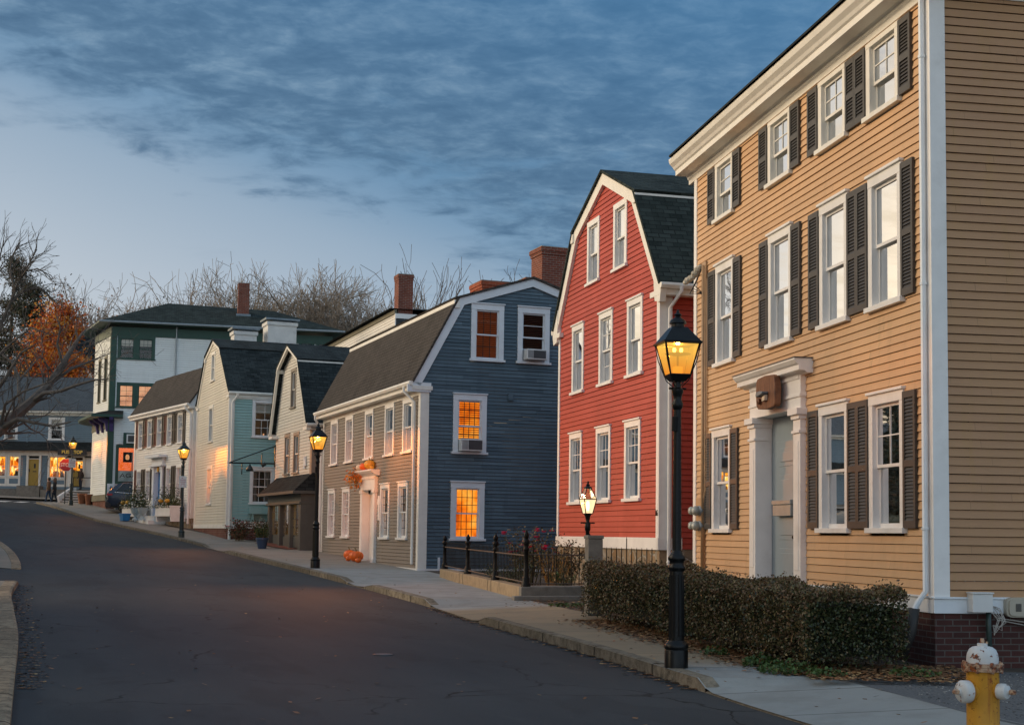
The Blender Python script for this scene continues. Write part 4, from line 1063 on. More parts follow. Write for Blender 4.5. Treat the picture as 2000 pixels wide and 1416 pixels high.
for a in (.18, 1.82, 3.60):
    mb = MB(); a1 = a + (1.34 if a < 3 else 1.6); mb.face([Mf(a, sb - .14, 1.5), Mf(a1, sb - .14, 1.5), Mf(a1, sb - .14, 2.6), Mf(a, sb - .14, 2.6)], [(a, 1.5), (a1, 1.5), (a1, 2.6), (a, 2.6)], 0)
    mb.build('lit_interior', 'lit_shopdim' if 'lit_shopdim' in MATS else 'lit_amber', sf)
    mb = MB(); mb.face([Mf(a, sb - .12, 1.5), Mf(a1, sb - .12, 1.5), Mf(a1, sb - .12, 2.6), Mf(a, sb - .12, 2.6)]); mb.build('pane', 'glass', sf)
    mb = MB()
    mb.box(a, a + .30, sb - .16, sb - .10, 1.5, 2.62, 0, Mf)
    for i in range(1, 4): mb.box(a, a1, sb - .13, sb - .11, 1.5 + i * .28, 1.515 + i * .28, 0, Mf)
    mb.box(a + .86, a + .88, sb - .13, sb - .11, 1.5, 2.6, 0, Mf); mb.build('glazing_bar', 'brown_grey_trim', sf)
mb = MB()
mb.face([Mf(-.25, .72, 3.05), Mf(6.0, .72, 3.05), Mf(5.9, 0, 3.72), Mf(-.1, 0, 3.72)]); mb.face([Mf(-.25, .72, 3.05), Mf(-.1, 0, 3.72), Mf(-.1, -.9, 3.62), Mf(-.25, -.9, 3.05)]); mb.face([Mf(6.0, .72, 3.05), Mf(5.9, 0, 3.72), Mf(5.9, -.2, 3.05)])
Hg.add('pent_roof', mb, 'dark_roof')
mb = MB(); mb.box(-.27, 6.02, -.3, .74, 2.96, 3.06, 0, Mf); Hg.add('pent_gutter', mb, 'brown_grey_trim')
# iron bracket with a lamp reaching from the far corner
bk = empty('sign_bracket', Hg.wp(*Mf(L - .02, .03, 4.0)), Hg.rot, 'black iron bracket with a dark bell lamp on the grey shop house corner', 'bracket')
mb = MB(); mb.tube([(0, 0, .15), (0, 0, 1.05)], .03, 6); mb.tube([(0, 0, .3), (-1.75, .45, .3)], .03, 6); mb.tube([(0, 0, 1.0), (-1.75, .45, .3)], .022, 6); mb.tube([(-.5, .13, .3), (-.5, .13, .72)], .015, 6); mb.build('frame', 'black_iron', bk)
mb = MB(); mb.lathe([(.02, .28), (.05, .22), (.12, .12), (.16, 0), (.0, .02)], (-.95, .24, -.02), 12); mb.tube([(-1.25, .32, .28), (-1.25, .32, -.15)], .02, 6); mb.tube([(-.35, .1, .3), (-.5, .13, .2)], .08, 6); mb.build('lamp_shade', 'green_iron', bk, smooth=True)

# ------------------------------------------------------------------ the white and teal house
bricks('warm_brick', (.20, .062, .040), (.14, .05, .036), (.22, .19, .16))
Ht = House('clapboard_house', (-11.56, 58.), radians(22.2), 1.1, 'gambrel house with cream front gable and teal clapboard side wall')
L, D = 7.6, 12.
Pt = [(-.10, 7.30), (2.25, 9.40), (3.95, 9.95), (5.72, 9.40), (7.72, 7.30)]
for yc, w_, z0, z1, i_ in ((3.92, .86, 8.05, 9.36, 'upper'), (4.08, 1.0, 5.4, 7.02, 'drapesg'), (4.1, 1.1, 2.69, 4.38, 'lit:lit_faint')): window(Ht, Mf, yc - w_ / 2, yc + w_ / 2, z0, z1, i_, (1, 1), trim='cream_trim', cap=False)
window(Ht, Ms, .93, 1.99, 5.42, 7.0, 'shade.3+lit:lit_faint', (2, 2), (3, 2), trim='white_trim')
window(Ht, Ms, .90, 1.92, 2.69, 4.22, 'drapesg', (3, 2), (3, 2), trim='white_trim')
clap(Ht, Mf, outline_of(Pt, .10, 0, L), 1.84, 9.9, .115, 'offwhite_siding', wallback(0, D, 0, L, 1.2, 7.2))
clap(Ht, Ms, lambda z: (0, D), 1.84, 7.1, .115, 'teal_siding', label='teal clapboard side wall')
roof(Ht, Rx, Pt, -.10, D, 'blue_roof', 'cream_trim', rake=.14, kneew=.22)
mb = MB(); mb.box(0, D, 0, L, .6, 1.72); Ht.add('foundation', mb, 'warm_brick')
mb = MB(); mb.box(-.03, L + .02, -.02, .04, 1.70, 1.86, 0, Mf); mb.box(-.04, D, -.02, .04, 1.70, 1.98, 0, Ms); mb.box(0, .15, -.02, .036, 1.86, 7.2, 0, Mf); mb.box(L - .14, L, -.02, .036, 1.86, 7.2, 0, Mf); mb.box(-.036, .2, -.02, .036, 1.98, 7.1, 0, Ms); mb.box(.0, D, -.02, .05, 7.0, 7.12, 0, Ms)
Ht.boxes('corner_board', mb, 'cream_trim')
downspout(Ht, [(.25, -.28, 7.2), (.25, -.28, 7.1), (.10, -.10, 6.85), (.10, -.10, 1.25)], .055, 'cream_trim')
mb = MB(); mb.box(.85, 2.0, .03, .32, 2.30, 2.56, 0, Ms); mb.box(1.0, 1.06, .03, .25, 2.02, 2.3, 0, Ms); mb.box(1.8, 1.86, .03, .25, 2.02, 2.3, 0, Ms); Ht.add('window_box', mb, 'teal_siding')
mb = MB(); mb.box(1.42, 1.46, -.15, -.06, 5.50, 5.62, 0, Ms); Ht.add('candle', mb, 'lit_peach')
for x0, x1, y0, y1, zt in ((1.0, 2.0, 4.6, 5.4, 10.55), (2.45, 3.75, 4.4, 5.4, 11.05)):
    mb = MB(); mb.box(x0, x1, y0, y1, 9.3, zt - .25); mb.box(x0 - .05, x1 + .05, y0 - .05, y1 + .05, zt - .25, zt - .10); mb.box(x0 - .12, x1 + .12, y0 - .12, y1 + .12, zt - .02, zt + .06, 1); mb.box(x0 + .2, x1 - .2, y0 + .1, y1 - .1, zt - .1, zt, 1)
    Ht.add('chimney', mb, ['stucco', 'lead'])

# ------------------------------------------------------------------ the small white house with planters
siding('white_siding', (.78, .76, .71), .118, 2.3, .05, .08, (.34, .32, .28))
Hw = House('clapboard_house', (-14.813, 66.), radians(30.6), 1.75, 'small white clapboard house with black shutters, blue door and planters', )
L, D = 9.65, 7.
Pw = [(-.30, 7.50), (1.05, 9.45), (3.2, 9.55), (4.6, 7.5)]
for i, yc in enumerate((8.55, 6.92, 5.28, 3.63, 1.95)):
    window(Hw, Mf, yc - .42, yc + .42, 5.70, 7.22, 'curtaing', (2, 2), cap=False, cw=.09)
    shutter(Hw, Mf, yc + .43, yc + .80, 5.75, 7.2, 'red_brown_shutter' if i < 4 else 'black_shutter', False); shutter(Hw, Mf, yc - .80, yc - .43, 5.75, 7.2, 'black_shutter', False)
for i, yc in enumerate((8.6, 7.0, 3.55, 1.95)):
    window(Hw, Mf, yc - .42, yc + .42, 3.05, 4.70, 'curtaing' if i != 3 else 'lit:lit_faint', (2, 2), cap=False, cw=.09)
    shutter(Hw, Mf, yc + .43, yc + .80, 3.1, 4.68, 'red_brown_shutter' if i == 0 else 'black_shutter', False); shutter(Hw, Mf, yc - .80, yc - .43, 3.1, 4.68, 'black_shutter', False)
Hw.open[Mf].append((4.55, 5.75, 2.3, 4.9))
clap(Hw, Mf, lambda z: (0, L), 2.3, 7.35, .118, 'white_siding', wallback(0, D, 0, L, 2., 7.4))
clap(Hw, Ms, outline_of(Pw, .10, 0, D), 2.3, 9.4, .118, 'white_siding')
roof(Hw, Ry, Pw, -.15, L + .15, 'brown_roof', 'white_trim', rake=.22, knee=False, rakemat='blue_white_trim')
mb = MB(); mb.box(0, D, 0, L, 1.2, 2.2); Hw.add('foundation', mb, 'rubble_stone')
mb = MB(); mb.box(-.02, L, -.02, .04, 2.15, 2.32, 0, Mf); mb.box(-.04, D, -.02, .04, 2.15, 2.315, 0, Ms); mb.box(0, .22, -.02, .036, 2.32, 7.4, 0, Mf); mb.box(L - .2, L, -.02, .036, 2.32, 7.4, 0, Mf); mb.box(-.036, .3, -.02, .036, 2.315, 7.4, 0, Ms); mb.box(0, L, -.02, .05, 7.22, 7.4, 0, Mf)
Hw.boxes('corner_board', mb, 'white_trim')
downspout(Hw, [(-.36, .2, 7.42), (-.36, .2, 7.3), (-.1, .12, 7.0), (-.1, .12, 1.9)], .055)
mb = MB()
for a0, a1 in ((4.3, 4.6), (5.7, 6.0)): mb.box(a0, a1, -.15, .12, 2.3, 4.75, 0, Mf); mb.box(a0 - .05, a1 + .05, 0, .16, 4.6, 4.75, 0, Mf)
mb.box(4.25, 6.05, -.1, .14, 4.75, 5.15, 0, Mf); mb.box(3.95, 6.35, 0, .42, 5.15, 5.28, 0, Mf); mb.box(4.1, 6.2, 0, .25, 4.72, 4.80, 0, Mf); mb.box(4.6, 5.7, -.14, .05, 4.45, 4.75, 0, Mf)
Hw.add('door_surround', mb, 'blue_white_trim')
mb = MB(); mb.box(4.6, 5.7, -.18, -.13, 2.3, 4.45, 0, Mf); mb.box(4.75, 5.1, -.13, -.115, 2.6, 3.4, 0, Mf); mb.box(5.2, 5.55, -.13, -.115, 2.6, 3.4, 0, Mf); Hw.add('door', mb, 'blue_paint')
mb = MB(); mb.lathe([(.0, 0), (.16, .01), (.14, .04), (0, .05)], Mf(5.15, .06, 4.60), 12, 0, (-1, 0, 0)); Hw.add('door_ornament', mb, 'yellow_pumpkin')
mb = MB()
for i in range(4): mb.box(4.0 - .1 * i, 6.2 + .1 * i, 0, .55 + .30 * i, 1.3, 2.28 - .22 * i, 0, Mf)
Hw.add('front_steps', mb, 'white_trim')

# ------------------------------------------------------------------ the tall white building with green trim
siding('tall_siding', (.76, .80, .79), .125, 3.53, .04, .07, (.36, .38, .38))
Hk = House('apartment_building', (-22.7227, 80.), radians(13.49), 2.5, 'tall white clapboard building with dark green trim and rounded front', 'building')
DX = 12.45
FP = [(0, 0), (-.97, 3.9), (-1.15, 5.2), (-1.02, 6.4), (-.45, 7.6), (.6, 8.6), (2.2, 9.2)]
def segM(i):
    a, b = Vector(FP[i]), Vector(FP[i + 1]); t = (b - a); ln = t.length; t.normalize(); nrm = Vector((-t.y, t.x))
    return (lambda A, B, z, a=a, t=t, nrm=nrm: (a.x + t.x * A + nrm.x * B, a.y + t.y * A + nrm.y * B, z)), ln
kw = dict(trim='dark_green_trim', cap=False, cw=.16, hw=.16)
window(Hk, Ms, .32, 1.36, 11.2, 12.55, 'shade.35', (3, 2), (3, 2), **kw); window(Hk, Ms, 1.34, 2.38, 11.2, 12.55, 'shade.35', (3, 2), (3, 2), **kw)
window(Hk, Ms, .35, 1.40, 8.45, 9.90, 'lit:lit_peach', (2, 2), (2, 2), **kw); window(Hk, Ms, 1.38, 2.43, 8.45, 9.90, 'lit:lit_peach', (2, 2), (2, 2), **kw)
window(Hk, Ms, 10.5, 11.4, 11.2, 12.75, 'curtainw', (2, 1), **kw); window(Hk, Ms, 11.5, 12.3, 11.2, 12.75, 'curtainw', (1, 1), **kw)
Hk.open[Ms].append((.45, 2.6, 4.1, 6.4)); Hk.open[Ms].append((.82, 2.2, 6.3, 7.0))
clap(Hk, Ms, lambda z: (0, DX), 3.53, 12.56, .125, 'tall_siding', lambda mb: mb.face([(DX, 0, 2.5), (DX, 10, 2.5), (DX, 10, 13), (DX, 0, 13)]))
for i in range(len(FP) - 1):
    M_, ln = segM(i); Hk.open[M_] = []
    if i == 0:
        window(Hk, M_, .9, 1.75, 8.9, 11.5, 'curtaing', (1, 1), trim='olive_trim', cap=False); window(Hk, M_, 2.6, 3.4, 8.9, 11.5, 'dark', (1, 1), trim='olive_trim', cap=False)
    clap(Hk, M_, lambda z: (0, ln), 3.53, 12.56, .125, 'tall_siding')
mb = MB()
for i in range(len(FP) - 1):
    M_, ln = segM(i); mb.box(0, ln, 0, .05, 12.55, 13.05, 0, M_); mb.box(-.05, ln + .05, -.1, .10, 3.2, 3.55, 1, M_); mb.box(0, ln, 0, .06, 7.3, 7.75, 1, M_)
mb.box(0, DX, -.05, .05, 12.55, 13.05, 0, Ms); mb.box(-.05, .28, -.03, .05, 3.3, 12.55, 0, Ms); mb.box(DX - .25, DX, -.03, .05, 3.3, 12.55, 0, Ms)
M_, ln = segM(0); mb.box(0, .22, -.03, .05, 3.55, 12.55, 0, M_)
Hk.add('corner_board', mb, ['dark_green_trim', 'olive_trim'])
mb = MB()
for i in range(len(FP) - 1):
    M_, ln = segM(i); mb.box(0, ln, -.15, .02, 1.8, 3.3, 0, M_)
mb.box(0, DX, -.15, .02, 1.5, 3.5, 0, Ms); Hk.add('foundation', mb, 'warm_brick')
def offs(P_, d):
    out = []
    for i, p in enumerate(P_):
        nn = Vector((0, 0))
        for a, b in ((i - 1, i), (i, i + 1)):
            if a >= 0 and b < len(P_): t = (Vector(P_[b]) - Vector(P_[a])).normalized(); nn += Vector((-t.y, t.x))
        nn.normalize(); out.append((p[0] + nn.x * d, p[1] + nn.y * d))
    return out
Eo = [(DX + .7, -.7), (-.7, -.7)] + offs(FP, .7)[1:] + [(DX + .7, 10.)]
mb = MB(); Rk = [(3.0, 4.6, 15.25), (9.3, 4.6, 15.1)]; ez = 13.28
near = lambda p: Rk[0] if p[0] < 6 else Rk[1]
ring = Eo + [Eo[0]]
for a, b in zip(ring[:-1], ring[1:]):
    A, B = (a[0], a[1], ez), (b[0], b[1], ez); ra, rb = near(a), near(b)
    mb.face([A, B, rb] if ra == rb else [A, B, rb, ra]); mb.face([A, B, (b[0], b[1], ez - .09), (a[0], a[1], ez - .09)], None, 1)
mb.face([(p[0], p[1], ez - .09) for p in Eo], None, 1)
Hk.add('roof', mb, ['green_roof', 'dark_green_trim'])
mb = MB(); mb.tube([(DX + .66, -.72, ez - .03), (-.68, -.72, ez - .03)], .06, 6); mb.tube([(x, y, ez - .03) for x, y in offs(FP, .72)], .06, 6); mb.tube([(3.55, -.08, 13.2), (3.55, -.08, 4.)], .04, 6); Hk.add('gutter', mb, 'grey_metal')
chimney(Hk, 7.05, 7.70, 2.2, 3.0, 14.0, 16.3, 'red_brick', .01)
mb = MB(); mb.box(6.95, 7.8, 2.1, 3.1, 13.9, 14.45); Hk.add('flashing', mb, 'lead')
# canopy round the shop corner
mb = MB(); c0 = offs([(.75, 0)] + FP, .0); c1 = offs([(.75, 0)] + FP, .85)
c1[0] = (.75, -.62); c1[1] = (-.95, -.60)
for i in range(len(c0) - 1):
    a, b, c, d = c0[i], c0[i + 1], c1[i + 1], c1[i]
    mb.face([(a[0], a[1], 8.3), (b[0], b[1], 8.3), (c[0], c[1], 8.02), (d[0], d[1], 8.02)]); mb.face([(d[0], d[1], 8.02), (c[0], c[1], 8.02), (c[0], c[1], 7.88), (d[0], d[1], 7.88)], None, 1); mb.face([(a[0], a[1], 7.85), (b[0], b[1], 7.85), (c[0], c[1], 7.88), (d[0], d[1], 7.88)], None, 1)
mb.face([(.75, 0, 8.3), (.75, -.62, 8.02), (.75, -.62, 7.88), (.75, 0, 7.85)], None, 1)
Hk.add('canopy', mb, ['dark_roof', 'dark_green_trim'])
def brk(M_, a): 
    mb = MB(); mb.prism([M_(a - .11, .03, 7.87), M_(a - .11, .62, 7.87), M_(a - .11, .55, 7.72), M_(a - .11, .22, 7.55), M_(a - .11, .12, 7.10), M_(a - .11, .03, 7.10)], Vector(M_(a + .11, 0, 0)) - Vector(M_(a - .11, 0, 0))); Hk.add('bracket', mb, 'purple_trim')
brk(Ms, .13); M0_, _ = segM(0)
for a in (.15, 1.4, 2.7): brk(M0_, a)
# shop window on the side wall
mb = MB(); x0, x1 = .42, 2.7
for q in ((x0, x0 + .16, 4.15, 6.35), (x1 - .16, x1, 4.15, 6.35), (x0 + .16, x1 - .16, 4.15, 4.30), (x0 + .16, x1 - .16, 6.18, 6.35)): mb.box(q[0], q[1], -.1, .06, q[2], q[3], 0, Ms)
mb.box(.80, 2.4, -.1, .055, 6.352, 7.05, 0, Ms); sw = Hk.add('shop_window', mb, 'dark_green_trim')
mb = MB(); mb.face([Ms(x0 + .16, -.05, 4.9), Ms(x1 - .16, -.05, 4.9), Ms(x1 - .16, -.05, 6.18), Ms(x0 + .16, -.05, 6.18)], [(0, 0), (2, 0), (2, 1.3), (0, 1.3)]); mb.build('lit_interior', 'lit_shopwall' if 'lit_shopwall' in MATS else 'lit_orange', sw)
mb = MB(); mb.box(.82, 1.33, -.05, .0, 5.38, 5.95, 0, Ms); mb.box(1.30, 1.36, -.05, .01, 4.9, 5.95, 1, Ms); mb.build('dark_doorway', ['dark_room', 'taupe_trim'], sw)
mb = MB(); mb.lathe([(.05, 0), (.10, .05), (.10, .22), (.05, .30)], Ms(1.06, .01, 5.52), 8); mb.build('shop_lantern', 'lit_peach', sw)
mb = MB(); mb.box(x0 + .16, x1 - .16, -.06, -.01, 4.30, 4.9, 0, Ms); sp = mb.build('sign_panel', 'sage_panel' if 'sage_panel' in MATS else 'blue_white_trim', sw)
text('AGA', .34, 'black_shutter', sp, (.66, .004, 4.62), SR, .004, 'lettering', 'LEFT', 1.35)
mb = MB(); mb.face([Ms(x0 + .16, .0, 4.3), Ms(x1 - .16, .0, 4.3), Ms(x1 - .16, .0, 6.18), Ms(x0 + .16, .0, 6.18)]); mb.build('pane', 'glass', sw)
mb = MB(); mb.box(.98, 1.9, -.05, .22, 6.45, 6.95, 0, Ms); mb.box(1.06, 1.82, .21, .23, 6.52, 6.88, 1, Ms); Hk.add('vent_unit', mb, ['white_plastic', 'dark_grille'])
mb = MB(); mb.box(.02, .42, .0, .22, 3.5, 4.15, 0, Ms); mb.box(.46, 1.3, 0, .22, 3.5, 4.10, 0, Ms); mbx = Hk.add('meter_box', mb, 'blue_white_trim')
for x, z in ((.22, 3.95), (.22, 3.68), (.60, 3.85), (.85, 3.85), (1.1, 3.85)):
    mb = MB(); mb.lathe([(.09, 0), (.09, .08), (.06, .12)], Ms(x, .22, z), 10, 0, (0, -1, 0)); mb.build('meter', 'grey_metal', mbx, smooth=True)
mb = MB(); mb.tube([Ms(1.0, .3, 3.45), Ms(.75, .35, 3.35), Ms(.55, .35, 3.0), Ms(.55, .35, 2.4)], .08, 8); mb.tube([Ms(.85, .35, 3.1), Ms(.85, .35, 2.4)], .06, 8); Hk.add('gas_pipe', mb, 'grey_metal', smooth=True)
# ------------------------------------------------------------------ the blue-grey corner shop across the end of the street
siding('shop_siding', (.165, .235, .285), .125, 4.4, .05, .08, (.1, .15, .18))
Hs = House('corner_shop', (-31.96, 95.), 0., 3.75, 'blue grey corner shop with glowing windows and yellow doors', 'shop')
X0, X1, D = -22., 6.5, 8.
kw = dict(cap=False, cw=.16, hw=.16)
for a0, a1, i_ in ((.93, 2.02, 'shade.35'), (-2.0, -1.12, 'upper'), (-4.3, -3.4, 'dark')): window(Hs, Ms, a0, a1, 7.48, 9.02, i_, (2, 2), (1, 1), **kw)
clap(Hs, Ms, lambda z: (X0, X1), 7.3, 9.3, .125, 'shop_siding', lambda mb: (mb.face([(X0, 0, 4), (X0, D, 4), (X0, D, 9.3), (X0, 0, 9.3)]), mb.face([(X1, 0, 4), (X1, D, 4), (X1, D, 9.3), (X1, 0, 9.3)])))
Hs.open[Ms] += [(-5.6, -.87, 4.3, 6.6), (-.42, .55, 4.3, 6.6), (.95, 6.5, 4.3, 6.6)]
clap(Hs, Ms, lambda z: (X0, X1), 4.35, 6.55, .125, 'shop_siding')
mb = MB(); mb.box(X0, X1, -.05, .08, 6.45, 6.80, 0, Ms); mb.box(X0, X1, -.05, .10, 9.12, 9.30, 0, Ms); mb.box(X0, X1, 0, .40, 9.30, 9.42, 0, Ms); mb.box(-.52, -.40, -.02, .04, 7.3, 9.2, 1, Ms); mb.box(X0, X1, -.05, .06, 4.2, 4.38, 1, Ms)
fb = MB(); fb.box(X0, X1, -.6, .04, 2.6, 4.25, 0, Ms); Hs.add('foundation', fb, 'grey_stone')
Hs.add('fascia_board', mb, ['cream_trim', 'shop_siding'])
mb = MB(); mb.face([Ms(X0, .55, 6.80), Ms(X1, .55, 6.80), Ms(X1, 0, 7.38), Ms(X0, 0, 7.38)]); mb.face([Ms(X0, .55, 6.74), Ms(X1, .55, 6.74), Ms(X1, .55, 6.80), Ms(X0, .55, 6.80)]); Hs.add('pent_roof', mb, 'dark_roof')
mb = MB(); mb.face([(X0 - .4, -.45, 9.42), (X1 + .4, -.45, 9.42), (2.6, 4.6, 12.2), (-14., 4.6, 12.2)]); mb.face([(X1 + .4, -.45, 9.42), (X1 + .4, D, 9.42), (2.6, 4.6, 12.2)]); mb.face([(X0 - .4, -.45, 9.42), (-14., 4.6, 12.2), (X0 - .4, D, 9.42)]); Hs.add('roof', mb, 'grey_roof' if 'grey_roof' in MATS else 'blue_roof')
def shopwin(a0, a1, z0, z1, bars=1):
    mb = MB(); mb.box(a0 - .14, a0, -.1, .06, z0 - .1, z1 + .1, 0, Ms); mb.box(a1, a1 + .14, -.1, .06, z0 - .1, z1 + .1, 0, Ms); mb.box(a0, a1, -.1, .06, z1, z1 + .1, 0, Ms); mb.box(a0, a1, -.1, .09, z0 - .1, z0, 0, Ms)
    for i in range(1, bars + 1): c = a0 + (a1 - a0) * i / (bars + 1); mb.box(c - .02, c + .02, -.08, .03, z0, z1, 0, Ms)
    mb.box(a0, a1, -.08, .03, z0 + .62, z0 + .64, 0, Ms)
    mb.box(a0 - .14, a1 + .14, -.1, .03, 4.38, z0 - .1, 0, Ms); wn = Hs.add('shop_window', mb, 'cream_trim')
    mb = MB(); mb.face([Ms(a0, -.8, z0), Ms(a1, -.8, z0), Ms(a1, -.8, z1), Ms(a0, -.8, z1)], [(a0, z0), (a1, z0), (a1, z1), (a0, z1)]); mb.face([Ms(a0, -.1, z0), Ms(a0, -.8, z0), Ms(a0, -.8, z1), Ms(a0, -.1, z1)], [(0, 0), (1, 0), (1, 1), (0, 1)]); mb.face([Ms(a1, -.1, z0), Ms(a1, -.8, z0), Ms(a1, -.8, z1), Ms(a1, -.1, z1)], [(0, 0), (1, 0), (1, 1), (0, 1)])
    mb.build('lit_interior', 'lit_shop', wn)
    mb = MB(); rnd = random.Random(int(a0 * 50) + 3)
    for i in range(9):
        a = rnd.uniform(a0 + .05, a1 - .2); h = rnd.uniform(.1, .45); w_ = rnd.uniform(.06, .2); mb.box(a, a + w_, -.5, -.45, z0, z0 + h, 0, Ms)
    mb.build('window_display', 'husk', wn)
    mb = MB(); mb.face([Ms(a0, -.04, z0), Ms(a1, -.04, z0), Ms(a1, -.04, z1), Ms(a0, -.04, z1)]); mb.build('pane', 'glass', wn)
    mb = MB(); mb.box(a0, a1, .03, .045, 4.55, z0 - .2, 0, Ms); mb.build('stall_riser', 'shop_siding', wn)
shopwin(-3.3, -1.86, 5.08, 6.36); shopwin(-1.56, -.97, 5.08, 6.36, 0); shopwin(1.12, 2.12, 5.02, 6.38); shopwin(-5.2, -3.5, 5.08, 6.36)
def shopdoor(a0, a1, z0, z1, glazed):
    mb = MB()
    mb.box(a0 - .14, a0, -.1, .07, z0 - .05, z1 + .3, 0, Ms); mb.box(a1, a1 + .14, -.1, .07, z0 - .05, z1 + .3, 0, Ms); mb.box(a0, a1, -.1, .07, z1 + .22, z1 + .3, 0, Ms); mb.box(a0, a1, -.1, .05, z1, z1 + .05, 0, Ms)
    fr = Hs.add('door_frame', mb, 'cream_trim')
    mb = MB(); mb.box(a0, a1, -.10, -.04, z0, z1 if not glazed else z0 + 1.0, 0, Ms)
    for i in range(6): a = a0 + .08 + (a1 - a0 - .16) * i / 5; mb.box(a - .012, a + .012, -.045, -.03, z0 + .08, z0 + .85, 0, Ms)
    d = mb.build('door', 'yellow_door', fr)
    mb = MB(); mb.box(a0 + .34, a0 + .46, -.04, -.02, z0 + 1.15, z0 + 1.45, 0, Ms); mb.box(a0 + .28, a0 + .52, -.04, -.02, z0 + .9, z0 + .96, 0, Ms); mb.box(a0 + .02, a0 + .08, -.04, -.01, z0 + .9, z0 + 1.1, 0, Ms); mb.build('knocker', 'black_shutter', d)
    if glazed:
        mb = MB(); mb.box(a0, a1, -.11, -.09, z0 + 1.0, z1, 0, Ms); mb.build('lit_glazing', 'lit_shop', d)
        mb = MB()
        for i in range(1, 3): mb.box(a0 + (a1 - a0) * i / 3 - .015, a0 + (a1 - a0) * i / 3 + .015, -.085, -.06, z0 + 1., z1, 0, Ms)
        for i in range(0, 4): mb.box(a0, a1, -.085, -.06, z0 + 1. + (z1 - z0 - 1.03) * i / 3, z0 + 1.03 + (z1 - z0 - 1.03) * i / 3, 0, Ms)
        mb.build('glazing_bar', 'yellow_door', d)
    else:
        mb = MB(); mb.box(a0, a1, -.09, -.07, z1 + .05, z1 + .22, 0, Ms)
        mb.build('transom', 'dark_room', d)
fm = MB()
bx_ = MB(); bx_.box(X0 + .3, X1 - .3, 1.2, D, 2.8, 9.25); Hs.add('interior', bx_, 'dark_room')
for q in ((.95, 6.5, 6.34, 6.5), (2.24, 2.56, 4.3, 6.45), (3.44, 6.5, 4.3, 6.45), (2.2, 3.5, 6.38, 6.46)): fm.box(q[0], q[1], -.08, -.02, q[2], q[3], 0, Ms)
Hs.boxes('wall_panel', fm, 'cream_trim')
shopdoor(-.30, .40, 4.45, 6.20, False); shopdoor(2.68, 3.32, 4.45, 6.12, True)
mb = MB(); mb.box(-.75, .75, .06, .9, 3.6, 4.40, 0, Ms); mb.box(.9, 6., .06, 1.1, 3.6, 4.15, 0, Ms); Hs.add('door_step', mb, 'grey_stone')
bs = empty('bus_stop_sign', Hs.wp(*Ms(2.74, .62, 6.66)), 0., 'black sign board with gold lettering on the corner shop front', 'sign')
mb = MB(); mb.box(-.92, .98, -.06, 0, -.19, .19); bs_b = mb.build('board', 'black_shutter', bs, bevel=.01)
plain('gold', (.95, .60, .10), .45, .08, 5.)
text('BUS  STOP', .30, 'gold', bs_b, (.03, -.066, 0), SR, .006, 'lettering', sx=.98, bold=.012)
ac_unit(Hs, Ms, -1.86, -1.3, 7.58, 7.88, 'white window air conditioner in the upstairs window of the corner shop')
# steps with white edges beside the tall white building
stp = empty('steps', (-28.3, 90.6, 3.2), 0., 'flight of stone steps with white edges beside the corner shop door', 'steps')
mb = MB(); mw_ = MB()
for i in range(5):
    y = -.1 + i * .42; mb.box(-.35, 2.3, y, 3.6, i * .17, i * .17 + .165); mw_.box(-.35, 2.3, y - .004, y + .05, i * .17 + .13, i * .17 + .171)
mb.build('tread', 'grey_stone', stp); mw_.build('nosing', 'white_trim', stp)
mb = MB(); mb.prism([(-.5, -.3, -.2), (-.5, 3.2, -.2), (-.5, 3.2, 1.1), (-.5, 2.2, 1.05), (-.5, -.3, .45)], (.15, 0, 0)); mb.build('cheek_wall', 'white_trim', stp)
mb = MB()
for x in (-.2, 1.0, 2.2): mb.tube([(x, 2.0, .8), (x, 2.0, 1.75)], .025, 6)
mb.tube([(-.2, 2.0, 1.72), (2.2, 2.0, 1.72)], .025, 6); mb.tube([(2.2, 2.0, 1.72), (2.2, -.1, .9), (2.2, -.1, 0.1)], .025, 6); mb.build('handrail', 'black_iron', stp)

# ------------------------------------------------------------------ tall white house behind the blue one, pale house behind the shop
Ha = House('clapboard_house', (-4.83, 58.0), radians(20.), 1.2, 'white clapboard house rising behind the dark gambrel roof, with a brick chimney')
L, D = 13., 8.
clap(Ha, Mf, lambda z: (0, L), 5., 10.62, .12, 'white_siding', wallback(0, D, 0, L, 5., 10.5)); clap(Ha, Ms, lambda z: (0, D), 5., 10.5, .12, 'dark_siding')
mb = MB(); mb.box(0, .06, -.02, .04, 5., 10.5, 0, Mf); mb.box(-.05, L, -.02, .08, 10.60, 10.76, 1, Mf); mb.box(-.05, D, -.02, .05, 10.4, 10.6, 0, Ms); Ha.add('cornice', mb, ['white_trim', 'olive_trim'])
mb = MB(); mb.face([(-.3, -.1, 10.79), (D, -.1, 10.79), (D / 2, 3, 11.4), ]); mb.face([(-.3, -.1, 10.79), (D / 2, 3, 11.4), (D / 2, L - 3, 11.4), (-.3, L, 10.79)]); mb.face([(D, -.1, 10.79), (D, L, 10.79), (D / 2, L - 3, 11.4), (D / 2, 3, 11.4)]); mb.face([(-.3, L, 10.79), (D / 2, L - 3, 11.4), (D, L, 10.79)]); Ha.add('roof', mb, 'dark_roof')
mb = MB(); mb.box(0, D, 0, L, 1., 5.); Ha.add('wall', mb, 'white_trim')
chimney(Ha, .1, .72, -.05 + .1, .7, 10.3, 12.25, 'red_brick', .03)
siding('far_siding', (.55, .57, .57), .125, 5., .04, .06)
Hf = House('clapboard_house', (-38.5, 118.), radians(-18), 6., 'pale house with a steep gable behind the bare branches at the left edge')
window(Hf, Ms, 1.3, 2.3, 13.2, 15.0, 'dark', (2, 2), cap=False); window(Hf, Ms, -.8, .2, 13.2, 15.0, 'dark', (2, 2), cap=False)
Pf = [(-4.4, 13.0), (.6, 18.2), (5.6, 13.0)]
